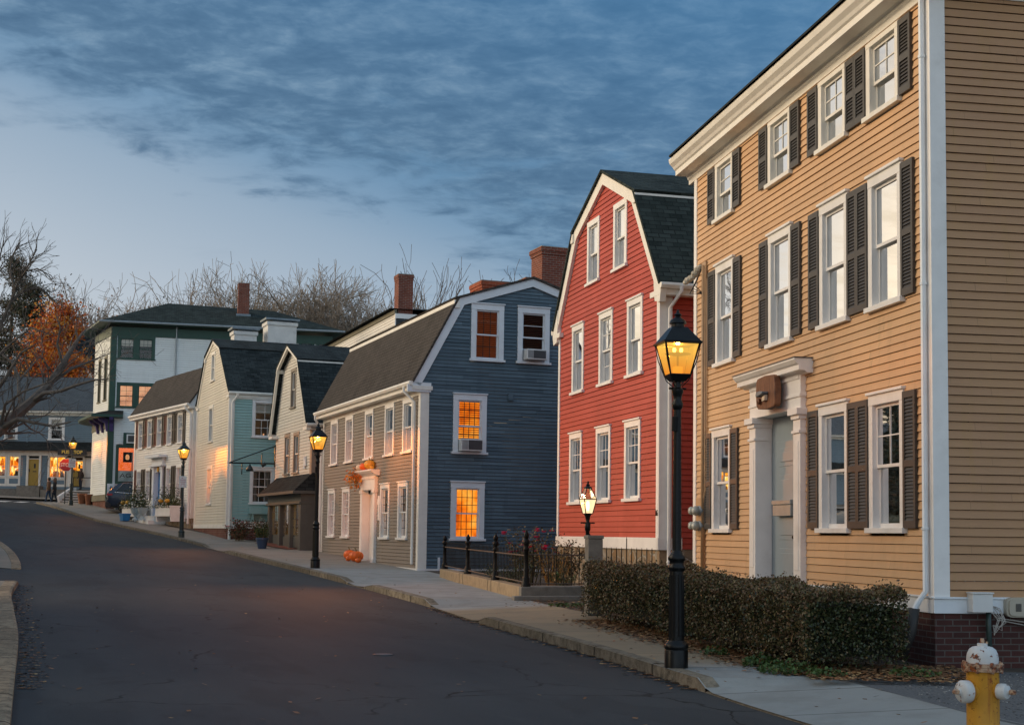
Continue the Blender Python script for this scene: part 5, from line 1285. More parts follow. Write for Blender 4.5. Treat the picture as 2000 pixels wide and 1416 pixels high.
clap(Hf, Ms, outline_of(Pf, .12, -4., 5.2), 6., 18., .125, 'far_siding', wallback(-4, 5.2, 0, 9, 6., 13.)); clap(Hf, lambda a, b, z: (-4 - b, a, z), lambda z: (0, 9), 6., 13., .125, 'far_siding') if False else None
roof(Hf, Ry, Pf, -.3, 9., 'dark_roof', 'white_trim', rake=.3, knee=False)

# ------------------------------------------------------------------ trees
def grow(mb, p, d, L, r, lev, maxlev, rnd, sides=5, spread=.6, up=.12, nseg=3, kids=(2, 3), taper=.62, lenf=.74, bend=.18, tips=None, m=0, minr=.010):
    pts = [p.copy()]; rad = [r]; q = p.copy(); dd = d.copy()
    for i in range(nseg):
        dd = (dd + Vector((rnd.gauss(0, bend), rnd.gauss(0, bend), rnd.gauss(0, bend) + up * .5))).normalized(); q = q + dd * (L / nseg); pts.append(q.copy()); rad.append(max(minr, r + (r * taper - r) * (i + 1) / nseg))
    mb.tube(pts, rad, max(3, sides), m, cap=False)
    if lev >= maxlev:
        if tips is not None: tips.append((q.copy(), dd.copy()))
        return
    nk = rnd.randint(*kids)
    for i in range(nk):
        t = 1. if i == 0 else rnd.uniform(.35, 1.)
        b = pts[0].lerp(pts[-1], t) if t < 1 else q
        if t < 1:
            f = t * nseg; j = min(int(f), nseg - 1); b = pts[j].lerp(pts[j + 1], f - j)
        ax = dd.orthogonal().normalized(); ax.rotate(Matrix.Rotation(rnd.random() * 6.283, 3, dd))
        ang = spread * rnd.uniform(.55, 1.2) * (.45 if i == 0 else 1.)
        nd = (dd * cos(ang) + ax * sin(ang) + Vector((0, 0, up))).normalized()
        grow(mb, b, nd, L * lenf * rnd.uniform(.75, 1.15), r * taper * (1. if i == 0 else .72), lev + 1, maxlev, rnd, sides - 1, spread, up, nseg, kids, taper, lenf, bend, tips, m, minr)
def bare_tree(base, h, label, seed, spread=.55, lev=6, r=.28, mat='twig', kids=(2, 4), group=None, trunk=.28, up=.12, leaves=0, leafmat='rust_leaf', leafsize=.2, minr=.012, cat='tree', stems=1):
    rnd = random.Random(seed); e = empty('bare_tree', base, 0, label, cat, group)
    mb = MB(); tips = []
    th = h * trunk; mb.tube([(0, 0, -.3), (.05, 0, th * .5), (0, .05, th)], [r * 1.25, r * 1.02, r * .95], 8)
    t_ = mb.build('trunk', mat, e, smooth=True)
    mb = MB(); n = rnd.randint(3, 4) + stems
    for i in range(n):
        a = 6.283 * i / n + rnd.uniform(-.3, .3); tl = rnd.uniform(.15, .80) * spread / .55
        grow(mb, Vector((0, 0, th * rnd.uniform(.75, 1.))), Vector((cos(a) * sin(tl), sin(a) * sin(tl), cos(tl))), h * .26, r * .62, 1, lev, rnd, 6, spread, up, 3, kids, .64, .76, .20, tips, minr=minr)
    mb.build('crown', mat, e, nouv=True)
    zs_ = sorted(v_[2] for v_ in mb.v); zmx = zs_[int(len(zs_) * .9988)]; e.scale = (h / zmx,) * 3
    if leaves:
        lm = MB()
        for i in range(leaves):
            t, d = rnd.choice(tips); lm.leaf(t + Vector((rnd.gauss(0, .25), rnd.gauss(0, .25), rnd.gauss(0, .2))), leafsize * rnd.uniform(.6, 1.2), rnd.randint(0, 1))
        lm.build('foliage', [leafmat, 'brown_leaf'], e)
    return e
def leafmat(name, col, var=.35, rough=.55):
    m, n = newmat(name); v = objn(n)
    oi = n.n('ShaderNodeNewGeometry'); f = oi.outputs['Random Per Island']
    c = n.mix(f, k(col, 1 - var), k(col, 1 + var))
    return finish(m, n, c, rough, spec=.35)
leafmat('rust_leaf', (.22, .09, .03)); leafmat('brown_leaf', (.11, .06, .03)); leafmat('orange_leaf', (.62, .155, .012), .35); leafmat('gold_leaf', (.62, .27, .03), .35); leafmat('red_leaf', (.42, .075, .010), .35)
leafmat('pine_needle', (.040, .050, .026), .45); leafmat('pine_brown', (.10, .065, .035), .4)
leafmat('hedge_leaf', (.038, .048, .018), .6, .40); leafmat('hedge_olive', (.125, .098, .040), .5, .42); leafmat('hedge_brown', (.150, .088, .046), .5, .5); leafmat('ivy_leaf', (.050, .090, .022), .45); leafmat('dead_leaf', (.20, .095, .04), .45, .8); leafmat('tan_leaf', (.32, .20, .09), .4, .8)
leafmat('rose_leaf', (.06, .065, .025), .5); leafmat('rose_pink', (.80, .07, .20), .2); leafmat('stalk_leaf', (.17, .12, .06), .5); leafmat('planter_leaf', (.07, .10, .025), .5); leafmat('white_flower', (.7, .7, .62), .15); leafmat('bush_red', (.22, .07, .035), .5)

def tbase(px, py, Y): v = at(px, py, Y); return Vector((v.x, v.y, gz(v.x, v.y)))
grp = 'bare trees beyond the rooftops'
def topz(px, py, Y): return at(px, py, Y).z
# round bare crowns behind the green roof
for px, py, Y, seed, lab, hs, sp in ((425, 572, 126, 4, 'bare round crowned tree farthest left of the slim brick chimney on the green roof', 1., .85), (476, 532, 122, 3, 'bare round crowned tree directly behind the slim brick chimney', 1., .85), (560, 524, 124, 5, 'widest bare tree directly right of the slim brick chimney', 1., .88), (618, 548, 123, 9, 'bare tree midway between the slim brick chimney and the white gable', 1., .85), (660, 592, 120, 8, 'lower bare tree over the right end of the green roof', 1., .85)):
    b = tbase(px, 800, Y); bare_tree(b, (topz(px, py, Y) - b.z), lab, seed, sp, 6, .36, 'fawn_twig', (3, 5), grp, .26, .05, minr=.015, stems=6)
b = tbase(685, 700, 118); bare_tree(b, (topz(700, 618, 118) - b.z), 'smallest bare tree above the white gable, right of the other crowns', 18, .62, 5, .25, 'fawn_twig', (3, 4), grp, .3, minr=.020)
b = tbase(335, 800, 128); bare_tree(b, (topz(340, 582, 128) - b.z), 'thin bare tree showing over the peak of the green roof', 21, .6, 5, .2, 'twig', (2, 4), grp, .35, minr=.018)
for px, py, Y, seed, lab, lv in ((150, 562, 128, 33, 'bare tree with a few brown leaves right of the evergreen', 420), (205, 556, 132, 35, 'tall grey bare tree with rusty leaves behind the orange maple', 520), (255, 590, 130, 37, 'bare tree with dry brown leaves beside the green eave', 420)):
    b = tbase(px, 800, Y); bare_tree(b, (topz(px, py, Y) - b.z), lab, seed, .55, 6, .3, 'twig', (2, 4), grp, .25, .14, lv, minr=.018, leafsize=.34)
# sparse sapling behind the blue roof
b = tbase(845, 900, 66); bare_tree(b, (topz(845, 485, 66) - b.z), 'slender bare tree behind the blue house, beside its brick chimney stack', 44, .42, 5, .15, 'bark', (2, 3), None, .34, .22, minr=.012)
b = tbase(905, 900, 68); bare_tree(b, (topz(900, 505, 68) - b.z), 'second slender bare tree behind the blue house, nearer the low orange chimney', 47, .50, 5, .13, 'bark', (2, 3), None, .34, .2, minr=.012)

# orange maple
b = tbase(110, 850, 108); e = empty('maple_tree', b, 0, 'maple in bright orange autumn leaf behind the corner shop', 'tree'); H = topz(112, 588, 108) - b.z
rnd = random.Random(71); mb = MB(); tips = []
mb.tube([(0, 0, -.3), (0, 0, H * .3)], [.35, .28], 8); mb.build('trunk', 'bark', e, smooth=True)
mb = MB()
for i in range(6): a = i * 1.05; grow(mb, Vector((0, 0, H * .25)), Vector((cos(a) * .5, sin(a) * .5, 1)).normalized(), H * .25, .16, 1, 4, rnd, 5, .6, .12, 3, (2, 3), .62, .75, .15, tips)
mb.build('branches', 'bark', e)
mb = MB(); cl = []
for i in range(95):
    z = H * rnd.uniform(.30, .97); rr = (2.55 * (1 - ((z / H - .44) / .56) ** 2) ** .6 if z / H > .44 else 2.55 * (.5 + z / H)) ; a = rnd.random() * 6.283; q = rr * sqrt(rnd.random()); cl.append((q * cos(a), q * sin(a), z, rnd.uniform(.35, .75), rnd.choice((0, 0, 0, 1, 1, 2))))
for i in range(15000):
    c = rnd.choice(cl); s_ = c[3]; p = Vector((c[0] + rnd.gauss(0, s_), c[1] + rnd.gauss(0, s_), c[2] + rnd.gauss(0, s_ * .7))); mb.leaf(p, rnd.uniform(.16, .30), c[4] if rnd.random() < .75 else rnd.randint(0, 2))
mb.build('crown', ['orange_leaf', 'gold_leaf', 'red_leaf'], e, nouv=True)
# evergreens
def evergreen(px, py, Y, w_, label, seed, n=16, brown=.25, base=None, H=None):
    b = base or tbase(px, 850, Y); H = H or topz(px, py, Y) - b.z; rnd = random.Random(seed); e = empty('evergreen_tree', b, 0, label, 'tree', None)
    mb = MB(); mb.tube([(0, 0, -.3), (0, 0, H * .97)], [.35, .05], 7); mb.build('trunk', 'bark', e, smooth=True)
    mb = MB(); lm = MB()
    for t in range(n * 6):
        f = rnd.uniform(.12, .98); z = H * f; L = w_ * (1 - f) ** .75 * rnd.uniform(.55, 1.12) + .5; a = rnd.random() * 6.283; d = Vector((cos(a), sin(a), rnd.uniform(-.12, .22)))
        mb.tube([(0, 0, z), Vector((0, 0, z)) + d * L * .6, Vector((0, 0, z)) + d * L + Vector((0, 0, .15))], [.06, .04, .015], 4, cap=False)
        for j in range(int(90 + L * 75)):
            u = rnd.uniform(.25, 1.05); p = Vector((0, 0, z)) + d * L * u; s_ = .16 + .34 * (1 - abs(u - .7)); lm.leaf(p + Vector((rnd.gauss(0, s_), rnd.gauss(0, s_), rnd.gauss(0, s_ * .55))), rnd.uniform(.17, .36), 1 if rnd.random() < brown else 0, .1, .28)
    mb.build('branches', 'bark', e); lm.build('crown', ['pine_needle', 'pine_brown'], e, nouv=True)
evergreen(14, 500, 114, 4.0, 'taller dark evergreen at the left edge, behind the bare limbs', 81, 17, .35); evergreen(58, 540, 112, 2.3, 'shorter dark evergreen between the taller one and the orange maple', 83, 14, .2)

# big bare tree leaning in from the left pavement
b = Vector((-17.6, 41., gz(-17.6, 41.) + .1)); e = empty('street_tree', b, 0, 'big bare street tree whose limbs reach in from the left edge', 'tree')
rnd = random.Random(90); YT = 41.
def lp(*pp): return [at(x, y, YT + dy) - b for x, y, dy in pp]
mb = MB(); mb.tube([(0, 0, -.3), (.05, 0, 1.2), (.1, 0, 2.6), at(-95, 900, YT) - b], [.62, .48, .42, .40], 12); mb.build('trunk', 'grey_bark', e, smooth=True)
mb = MB(); tips = []
limbs = [([(-95, 900, 0), (-40, 868, 0), (0, 838, 0), (30, 812, .2), (62, 785, .3), (95, 752, .5), (122, 712, .6), (145, 675, .8), (158, 655, .9), (170, 640, 1.)], .25, .012),
         ([(62, 785, .3), (85, 768, 0), (118, 764, -.3), (150, 752, -.6), (185, 742, -.9), (212, 741, -1.1)], .12, .025),
         ([(0, 838, 0), (35, 818, -.4), (70, 826, -.7), (104, 832, -1.), (138, 824, -1.3)], .13, .022), ([(35, 815, 0), (60, 838, .3), (92, 852, .5)], .06, .015),
         ([(45, 800, .2), (38, 770, .5), (36, 735, .8), (22, 705, 1.0), (0, 690, 1.3)], .12, .03), ([(36, 745, .8), (62, 715, 1.2), (84, 690, 1.4)], .06, .015),
         ([(95, 752, .5), (140, 720, .9), (178, 705, 1.2), (215, 690, 1.5)], .09, .018), ([(122, 712, .6), (112, 672, .4), (118, 640, .2), (108, 612, .1)], .07, .015),
         ([(-40, 868, 0), (-20, 800, -.5), (-5, 760, -.8), (10, 740, -1.0), (40, 690, -1.2), (70, 672, -1.4)], .15, .025), ([(0, 838, 0), (10, 790, -.6), (45, 765, -1), (100, 745, -1.6), (150, 700, -2)], .08, .015),
         ([(-20, 800, -.5), (-30, 730, -.8), (10, 680, -1), (60, 640, -1.2), (100, 655, -1.3)], .10, .018), ([(-95, 900, 0), (-110, 800, 0), (-120, 700, 0), (-100, 600, .5)], .28, .12)]
for pp, r0, r1 in limbs:
    if r0 < .25: r0 *= .62; r1 *= .7
    P_ = lp(*pp); n_ = len(P_); mb.tube(P_, [r0 + (r1 - r0) * i / (n_ - 1) for i in range(n_)], 7, cap=False)
    if pp[0][0] < -90 and pp[-1][0] < -50: continue
    for i in range(1, n_):
        for q in range(3 if i > 1 else 0):
            t = rnd.random(); p = P_[i - 1].lerp(P_[i], t); d = (P_[i] - P_[i - 1]).normalized(); ax = d.orthogonal().normalized(); ax.rotate(Matrix.Rotation(rnd.random() * 6.28, 3, d)); nd = (d * .75 + ax * .7 + Vector((0, 0, .12))).normalized()
            grow(mb, p, nd, rnd.uniform(.40, .95), max(.010, (r0 + (r1 - r0) * i / n_) * .24), 3, 5, rnd, 5, .6, .06, 3, (2, 3), .62, .72, .24, tips, minr=.0045)
mb.build('branches', 'grey_bark', e, nouv=True)
# arching crown behind, top left
b = tbase(-30, 850, 78.); e = empty('bare_tree', b, 0, 'bare tree with arching fan of twigs above the evergreens, top left', 'tree')
mb = MB(); YT = 78.; rnd = random.Random(94)
mb.tube([(0, 0, -.3), at(-35, 760, YT) - b], [.4, .3], 8); mb.build('trunk', 'bark', e, smooth=True)
mb = MB()
for pp, r0, r1 in (([(-35, 760, 0), (-30, 680, 0), (0, 640, 0), (20, 590, 0), (40, 545, 0), (52, 515, 0)], .15, .03), ([(20, 590, 0), (45, 570, .4), (70, 560, .5), (92, 572, .8), (100, 585, 1)], .08, .02), ([(40, 545, 0), (50, 530, -.5), (72, 525, -.7), (100, 538, -1)], .06, .015), ([(30, 570, 0), (20, 530, .6), (24, 500, .8), (40, 472, 1)], .08, .02), ([(0, 640, 0), (-10, 560, -.5), (0, 500, -.8), (8, 470, -1)], .1, .02), ([(40, 545, 0), (60, 510, .5), (72, 488, .8)], .05, .02)):
    P_ = lp(*pp); n_ = len(P_); mb.tube(P_, [r0 + (r1 - r0) * i / (n_ - 1) for i in range(n_)], 6, cap=False)
    for i in range(2 if r0 > .12 else 1, n_):
        for q in range(4):
            p = P_[i - 1].lerp(P_[i], rnd.random()); d = (P_[i] - P_[i - 1]).normalized(); ax = d.orthogonal().normalized(); ax.rotate(Matrix.Rotation(rnd.random() * 6.28, 3, d)); nd = (d * .9 + ax * .55 + Vector((.1, 0, .15))).normalized()
            grow(mb, p, nd, rnd.uniform(.6, 1.1), .026, 3, 5, rnd, 5, .6, .06, 3, (2, 2), .65, .72, .16, None, minr=.010)
mb.build('crown', 'bark', e)
# ------------------------------------------------------------------ street lamps
def lampglass(name, lo, hi, strength, mixf):
    m, n = newmat(name); v = objn(n); _, _, z = n.sep(v)
    c = n.mix(n.m('ADD', n.m('MULTIPLY', n.mr(z, 3.25, 3.58), .75), n.m('MULTIPLY', n.noise(v, 5., 2.), .35), clamp=True), lo, hi)
    e = n.n('ShaderNodeEmission', i_Color=c, i_Strength=strength); t = n.n('ShaderNodeBsdfTransparent', i_Color=(1., .72, .30, 1)); g_ = n.n('ShaderNodeBsdfGlossy', i_Roughness=.05)
    a = n.n('ShaderNodeMixShader', i_0=mixf); m.node_tree.links.new(t.outputs[0], a.inputs[1]); m.node_tree.links.new(e.outputs[0], a.inputs[2])
    b = n.n('ShaderNodeMixShader', i_0=.05); m.node_tree.links.new(a.outputs[0], b.inputs[1]); m.node_tree.links.new(g_.outputs[0], b.inputs[2])
    o = n.n('ShaderNodeOutputMaterial'); m.node_tree.links.new(b.outputs[0], o.inputs[0])
lampglass('amber_lamp', (.85, .22, .008), (1., .66, .13), 1.1, .55); lampglass('pale_lamp', (1., .80, .50), (1., .88, .62), 1.5, .55)
def emis(name, col, s):
    m, n = newmat(name); e = n.n('ShaderNodeEmission', i_Color=(*col, 1), i_Strength=s); o = n.n('ShaderNodeOutputMaterial'); m.node_tree.links.new(e.outputs[0], o.inputs[0])
emis('mantle', (1., .72, .28), 9.0); emis('flame', (1., .42, .06), 1.2); emis('white_bulb', (1., .85, .62), 7.)
def sq(mb, h0, z0, h1, z1, m=0):
    mb.hexa([(-h0, -h0, z0), (h0, -h0, z0), (h0, h0, z0), (-h0, h0, z0), (-h1, -h1, z1), (h1, -h1, z1), (h1, h1, z1), (-h1, h1, z1)], m)
def street_lamp(p, label, rz, watts, mat='black_iron'):
    e = empty('street_lamp', p, rz, label, 'street lamp', 'gas style street lamps along the pavement')
    mb = MB(); mb.lathe([(.13, -.05), (.13, .19), (.125, .20)], n=10, rot=.3); mb.lathe([(.125, .20), (.135, .22), (.135, .245), (.115, .27), (.10, .29), (.095, .30)], n=20); mb.build('base', mat, e, auto=40)
    mb = MB(); mb.lathe([(.088, .28), (.078, 1.06), (.078, 1.07)], n=16); mb.lathe([(.078, 1.06), (.098, 1.09), (.098, 1.11), (.082, 1.13), (.082, 1.17), (.098, 1.19), (.098, 1.215), (.072, 1.25), (.056, 1.29)], n=20)
    for i in range(12):
        a = i * pi / 6; mb.tube([(.082 * cos(a), .082 * sin(a), .34), (.075 * cos(a), .075 * sin(a), 1.02)], .010, 5)
    mb.build('shaft', mat, e, auto=40)
    mb = MB(); mb.lathe([(.052, 1.25), (.042, 2.88), (.042, 2.90)], n=16); mb.lathe([(.044, 2.86), (.060, 2.89), (.064, 2.93), (.046, 2.97), (.05, 3.02), (.066, 3.06), (.066, 3.09), (.042, 3.11), (.036, 3.2)], n=16); mb.build('pole', mat, e, auto=40)
    mb = MB(); mb.tube([(-.10, 0, 3.10), (.10, 0, 3.10)], .012, 6); mb.tube([(-.04, -.03, 2.62), (-.04, -.05, 2.78)], .035, 8); mb.build('ladder_rest', mat, e)
    b0, b1, zb, zt = .115, .195, 3.25, 3.60
    mb = MB(); sq(mb, .075, 3.18, b0 + .012, zb)
    for sx in (-1, 1):
        for sy in (-1, 1):
            mb.tube([(sx * b0, sy * b0, zb), (sx * b1, sy * b1, zt)], .0095, 5)
            mb.tube([(sx * (b1 + .01), sy * (b1 + .01), zt), (sx * (b1 - .02), sy * (b1 - .02), 3.42), (sx * .10, sy * .10, 3.19), (sx * .04, sy * .04, 3.12)], .006, 5)
    for h, z in ((b0, zb), (b1, zt)):
        for q in range(4):
            c = [(-h, -h), (h, -h), (h, h), (-h, h)]; a, b = c[q], c[(q + 1) % 4]; mb.tube([(a[0], a[1], z), (b[0], b[1], z)], .010, 5)
    mb.build('lantern_frame', mat, e)
    mb = MB(); sq(mb, b1 + .025, zt - .005, b1 + .028, zt + .018); sq(mb, b1 + .018, zt + .018, .085, 3.79); mb.build('lantern_roof', mat, e)
    mb = MB(); mb.lathe([(.075, 3.79), (.075, 3.83), (.10, 3.835), (.085, 3.87), (.04, 3.90), (.03, 3.92), (.045, 3.935), (.02, 3.955), (.012, 3.99), (.002, 4.0)], n=14); mb.build('finial', mat, e, auto=50)
    mb = MB(); h0, h1 = b0 - .004, b1 - .004
    for q in range(4):
        c0 = [(-h0, -h0), (h0, -h0), (h0, h0), (-h0, h0)]; c1 = [(-h1, -h1), (h1, -h1), (h1, h1), (-h1, h1)]; a, b = q, (q + 1) % 4
        mb.face([(*c0[a], zb), (*c0[b], zb), (*c1[b], zt), (*c1[a], zt)])
    mb.build('glass', 'amber_lamp', e)
    mb = MB(); mb.lathe([(.05, zb + .22), (.150, zb + .238), (.150, zb + .243), (.02, zb + .245)], n=14); mb.build('light_baffle', mat, e)  # added opaque plate that cuts the lamp's downward light
    mb = MB(); mb.lathe([(.055, zb), (.06, zb + .09), (.03, zb + .10)], n=10, m=0); mb.tube([(0, 0, zb + .1), (0, 0, zb + .24)], .012, 6, 1); mb.tube([(-.06, 0, zb + .25), (.06, 0, zb + .25)], .008, 5, 1); mb.lathe([(.012, .25), (.022, .285), (.016, .31)], (-.04, 0, zb), 8, 2); mb.lathe([(.012, .25), (.022, .285), (.016, .31)], (.04, 0, zb), 8, 2)
    mb.build('burner', ['flame', 'black_shutter', 'mantle'], e)
    l = bpy.data.lights.new('lamp_light', 'POINT'); l.energy = watts; l.color = (1., .38, .07); l.shadow_soft_size = .02
    lo = bpy.data.objects.new('lamp_light', l); COL.objects.link(lo); lo.parent = e; lo.location = (0, 0, 3.572)
    return e
def on_ground(px, Y, off=.13):
    v = at(px, 1000, Y); return Vector((v.x, v.y, gz(v.x, v.y) + off))
LAMPS = []
for px, Y, lab, rz, wt, mt in ((1322, 15.9, 'nearest black street lamp, lit amber, in front of the clipped hedge', .18, 150, 'black_iron'), (617, 39.2, 'lit street lamp at the kerb by the blue house corner and brown shopfront', .36, 1150, 'black_iron'), (354, 58.6, 'lit street lamp carrying a small sign by the white house planters', .45, 820, 'green_iron'), (136, 82., 'farthest lit street lamp, beside the red stop sign', .5, 450, 'green_iron')):
    v = at(px, 1046, Y); p = Vector((v.x, v.y, surf(v.x, v.y) if Y < 70 else gz(v.x, v.y) + .13)); LAMPS.append(street_lamp((v.x, v.y, p.z), lab, rz, wt, mt))
def plate_sign(lamp, z, w_, h, label, rz=0.):
    p = lamp.location + Vector((.02, -.075, z)); e = empty('parking_sign', p, rz, label, 'sign', 'small signs on the lamp posts')
    mb = MB(); mb.box(-w_ / 2, w_ / 2, -.008, .004, -h / 2, h / 2); mb.build('plate', 'white_plastic', e)
    mb = MB()
    for i, (a, b, q) in enumerate(((.3, .5, .03), (.12, .88, .025), (.12, .88, .025), (.2, .8, .025), (.15, .4, .02), (.6, .85, .02))): 
        zz = h * .34 - (i if i < 5 else 4) * h * .17; mb.box(-w_ / 2 + a * w_, -w_ / 2 + b * w_, -.012, -.008, zz - q * h, zz + q * h)
    mb.build('print', 'red_print', e)
plain('red_print', (.42, .10, .14), .6, .1, 9.)
plate_sign(LAMPS[2], 2.28, .30, .47, 'small white sign on the lamp post by the white house planters')
plate_sign(LAMPS[3], 2.42, .40, .52, 'small pale sign on the farthest lamp post, overlapping the stop sign')

# post lantern behind the granite gate pillar
p = on_ground(1147.5, 24.6); v = at(1147.5, 1045, 24.6); e = empty('post_lantern', (v.x, v.y, p.z), .35, 'small white glowing lantern on a black post behind the stone gate pillar', 'lantern')
z0 = at(1148, 1003, 24.6).z - p.z; mb = MB(); mb.lathe([(.05, 0), (.05, .5), (.034, .55), (.034, z0 - .3), (.05, z0 - .28), (.05, z0 - .18), (.03, z0 - .14), (.045, z0 - .05), (.07, z0)], n=12); mb.tube([(-.13, 0, z0 - .16), (.13, 0, z0 - .16)], .012, 6); mb.build('post', 'black_iron', e, auto=40)
mb = MB(); r0_, r1_, r2_ = .075, .135, .05; zs = (z0, z0 + .25, z0 + .43); n_ = 4
gl = MB(); gt = MB()
for i in range(n_):
    a, b = 2 * pi * i / n_ + pi / 4, 2 * pi * (i + 1) / n_ + pi / 4; P0 = lambda r, z, t: (r * 1.2 * cos(t), r * 1.2 * sin(t), z)
    mb.tube([P0(r0_, zs[0], a), P0(r1_, zs[1], a), P0(r2_, zs[2], a)], .009, 5); mb.tube([P0(r1_, zs[1], a), P0(r1_, zs[1], b)], .009, 5); mb.tube([P0(r0_, zs[0], a), P0(r0_, zs[0], b)], .009, 5)
    gl.face([P0(r0_, zs[0], a), P0(r0_, zs[0], b), P0(r1_, zs[1], b), P0(r1_, zs[1], a)]); gt.face([P0(r1_, zs[1], a), P0(r1_, zs[1], b), P0(r2_, zs[2], b), P0(r2_, zs[2], a)])
mb.lathe([(.07, zs[2]), (.07, zs[2] + .02), (.03, zs[2] + .05), (.035, zs[2] + .07), (.012, zs[2] + .09), (.02, zs[2] + .11), (.002, zs[2] + .14)], n=10); mb.build('lantern_frame', 'black_iron', e)
gl.build('glass', 'pale_lamp', e); gt.build('roof_glass', 'clear_lamp_glass', e)
mb = MB(); mb.lathe([(.02, z0 + .05), (.035, z0 + .1), (.03, z0 + .2), (.01, z0 + .22)], n=8); mb.build('bulb', 'white_bulb', e)
l = bpy.data.lights.new('lamp_light', 'POINT'); l.energy = 30; l.color = (1., .62, .30); l.shadow_soft_size = .05; lo = bpy.data.objects.new('lamp_light', l); COL.objects.link(lo); lo.parent = e; lo.location = (0, 0, z0 + .2)
# gate pillar
p = on_ground(1160, 23.95, .10); v = at(1160, 1045, 23.95); mb = MB(); mb.box(-.125, .125, -.125, .125, -.1, v.z - p.z - .06, 0); mb.box(-.14, .14, -.14, .14, v.z - p.z - .06, v.z - p.z, 0)
o = mb.build('gate_pillar', 'grey_stone', None, bevel=.012, loc=(v.x, v.y, p.z)); o.rotation_euler = (0, 0, .2); tag(o, 'square granite gate pillar at the left end of the hedge', 'pillar')

# ------------------------------------------------------------------ iron fence round the rose garden
A, B, C_ = Vector((-1.65, 36.0)), Vector((.31, 27.75)), Vector((1.55, 28.05))
za, zb_ = .72, .60
e = empty('iron_fence', (A.x, A.y, .45), 0, 'black cast iron fence with finial posts on a stone kerb by the roses', 'fence')
org = Vector((A.x, A.y, .45))
def fp(a, b, t, z): q = a.lerp(b, t); return Vector((q.x, q.y, z)) - org
st_m = MB(); rnd = random.Random(5); d = (B - A).normalized(); nrm = Vector((d.y, -d.x)) * -1
cuts = [0, .165, .20, .50, .545, .58, .60, .80, 1.0]; cuts = [0, .30, .345, .66, .70, 1.0]
for t0, t1 in zip(cuts[:-1], cuts[1:]):
    a0, a1 = t0 + .003, t1 - .003; q = lambda t, s_, z: (Vector((*A.lerp(B, t), z)) + Vector((nrm.x, nrm.y, 0)) * s_ - org)
    zz = lambda t: za + (zb_ - za) * t; gg = lambda t: gz(*A.lerp(B, t)) - .1
    st_m.hexa([q(a0, .13, gg(a0)), q(a1, .13, gg(a1)), q(a1, -.13, gg(a1)), q(a0, -.13, gg(a0)), q(a0, .13, zz(a0)), q(a1, .13, zz(a1)), q(a1, -.13, zz(a1)), q(a0, -.13, zz(a0))])
st_m.build('stone_kerb', 'tan_stone', e, bevel=.015)
st2 = MB(); d2 = (C_ - B).normalized(); n2_ = Vector((d2.y, -d2.x))
q2 = lambda t, s_, z: Vector((*(B + (C_ - B) * t), z)) + Vector((n2_.x, n2_.y, 0)) * s_ - org
st2.hexa([q2(-.1, .14, .2), q2(1.15, .14, .2), q2(1.15, -.5, .2), q2(-.1, -.5, .2), q2(-.1, .14, zb_), q2(1.15, .14, zb_ + .02), q2(1.15, -.5, zb_ + .02), q2(-.1, -.5, zb_)])
st2.hexa([q2(-.25, .36, .2), q2(1.15, .36, .2), q2(1.15, .14, .2), q2(-.25, .14, .2), q2(-.25, .36, zb_ - .17), q2(1.15, .36, zb_ - .16), q2(1.15, .14, zb_ - .16), q2(-.25, .14, zb_ - .17)])
st2.build('stone_step', 'grey_stone', e, bevel=.015)
def post(pt, z, h):
    mb = MB(); c = pt; pr = [(.095, z), (.095, z + .05), (.075, z + .07), (.08, z + .14), (.06, z + .17), (.05, z + .20), (.055, z + .30), (.045, z + .33), (.045, z + .62), (.062, z + .64), (.062, z + .67), (.045, z + .70), (.06, z + .74), (.075, z + .78), (.06, z + .82), (.035, z + .84), (.05, z + .88), (.055, z + .92), (.03, z + .96), (.012, z + 1.0)]
    pr = [(r_ * .95, z + (q - z) * h) for r_, q in pr]; mb.lathe(pr, (c.x, c.y, 0), 12); mb.build('post', 'fence_iron', e, auto=50)
for t, h in ((0., .84), (.339, .92), (.682, .98), (1., 1.10)):
    q = fp(A, B, t, 0); post(q, za + (zb_ - za) * t - .45, h)
q = fp(B, C_, 1., 0); post(q, zb_ - .43, 1.02)
pk = MB(); n_ = 62
for i in range(n_):
    t = (i + .5) / n_
    if min(abs(t - x) for x in (0, .339, .682, 1.)) < .012: continue
    z = za + (zb_ - za) * t; a = fp(A, B, t, z + .08); b = fp(A, B, t, z + .66 + .06 * t); pk.tube([a, b, b + Vector((0, 0, .03))], [.0085, .0085, .002], 5)
pk.build('pickets', 'fence_iron', e); pk = MB()
for i in range(7):
    t = (i + .9) / 8.2; a = fp(B, C_, t, zb_ + .03); b = fp(B, C_, t, zb_ + .74); pk.tube([a, b, b + Vector((0, 0, .06))], [.011, .011, .002], 5)
pk.build('pickets', 'fence_iron', e)
rl = MB(); rm_ = MB()
for zo in (.08, .55): rm_.tube([fp(A, B, t, za + (zb_ - za) * t + zo + .05 * t * (zo > .3)) for t in (0, .17, .339, .51, .682, .84, 1.)], .014, 6)
for zo in (.06, .62): rm_.tube([fp(B, C_, 0, zb_ + zo), fp(B, C_, 1, zb_ + zo)], .014, 6)
plain('rusty_rail', (.10, .075, .055), .7, .25, 9., dirt=(.16, .08, .04), dirtamt=.5)
rm_.build('rail', 'rusty_rail', e)
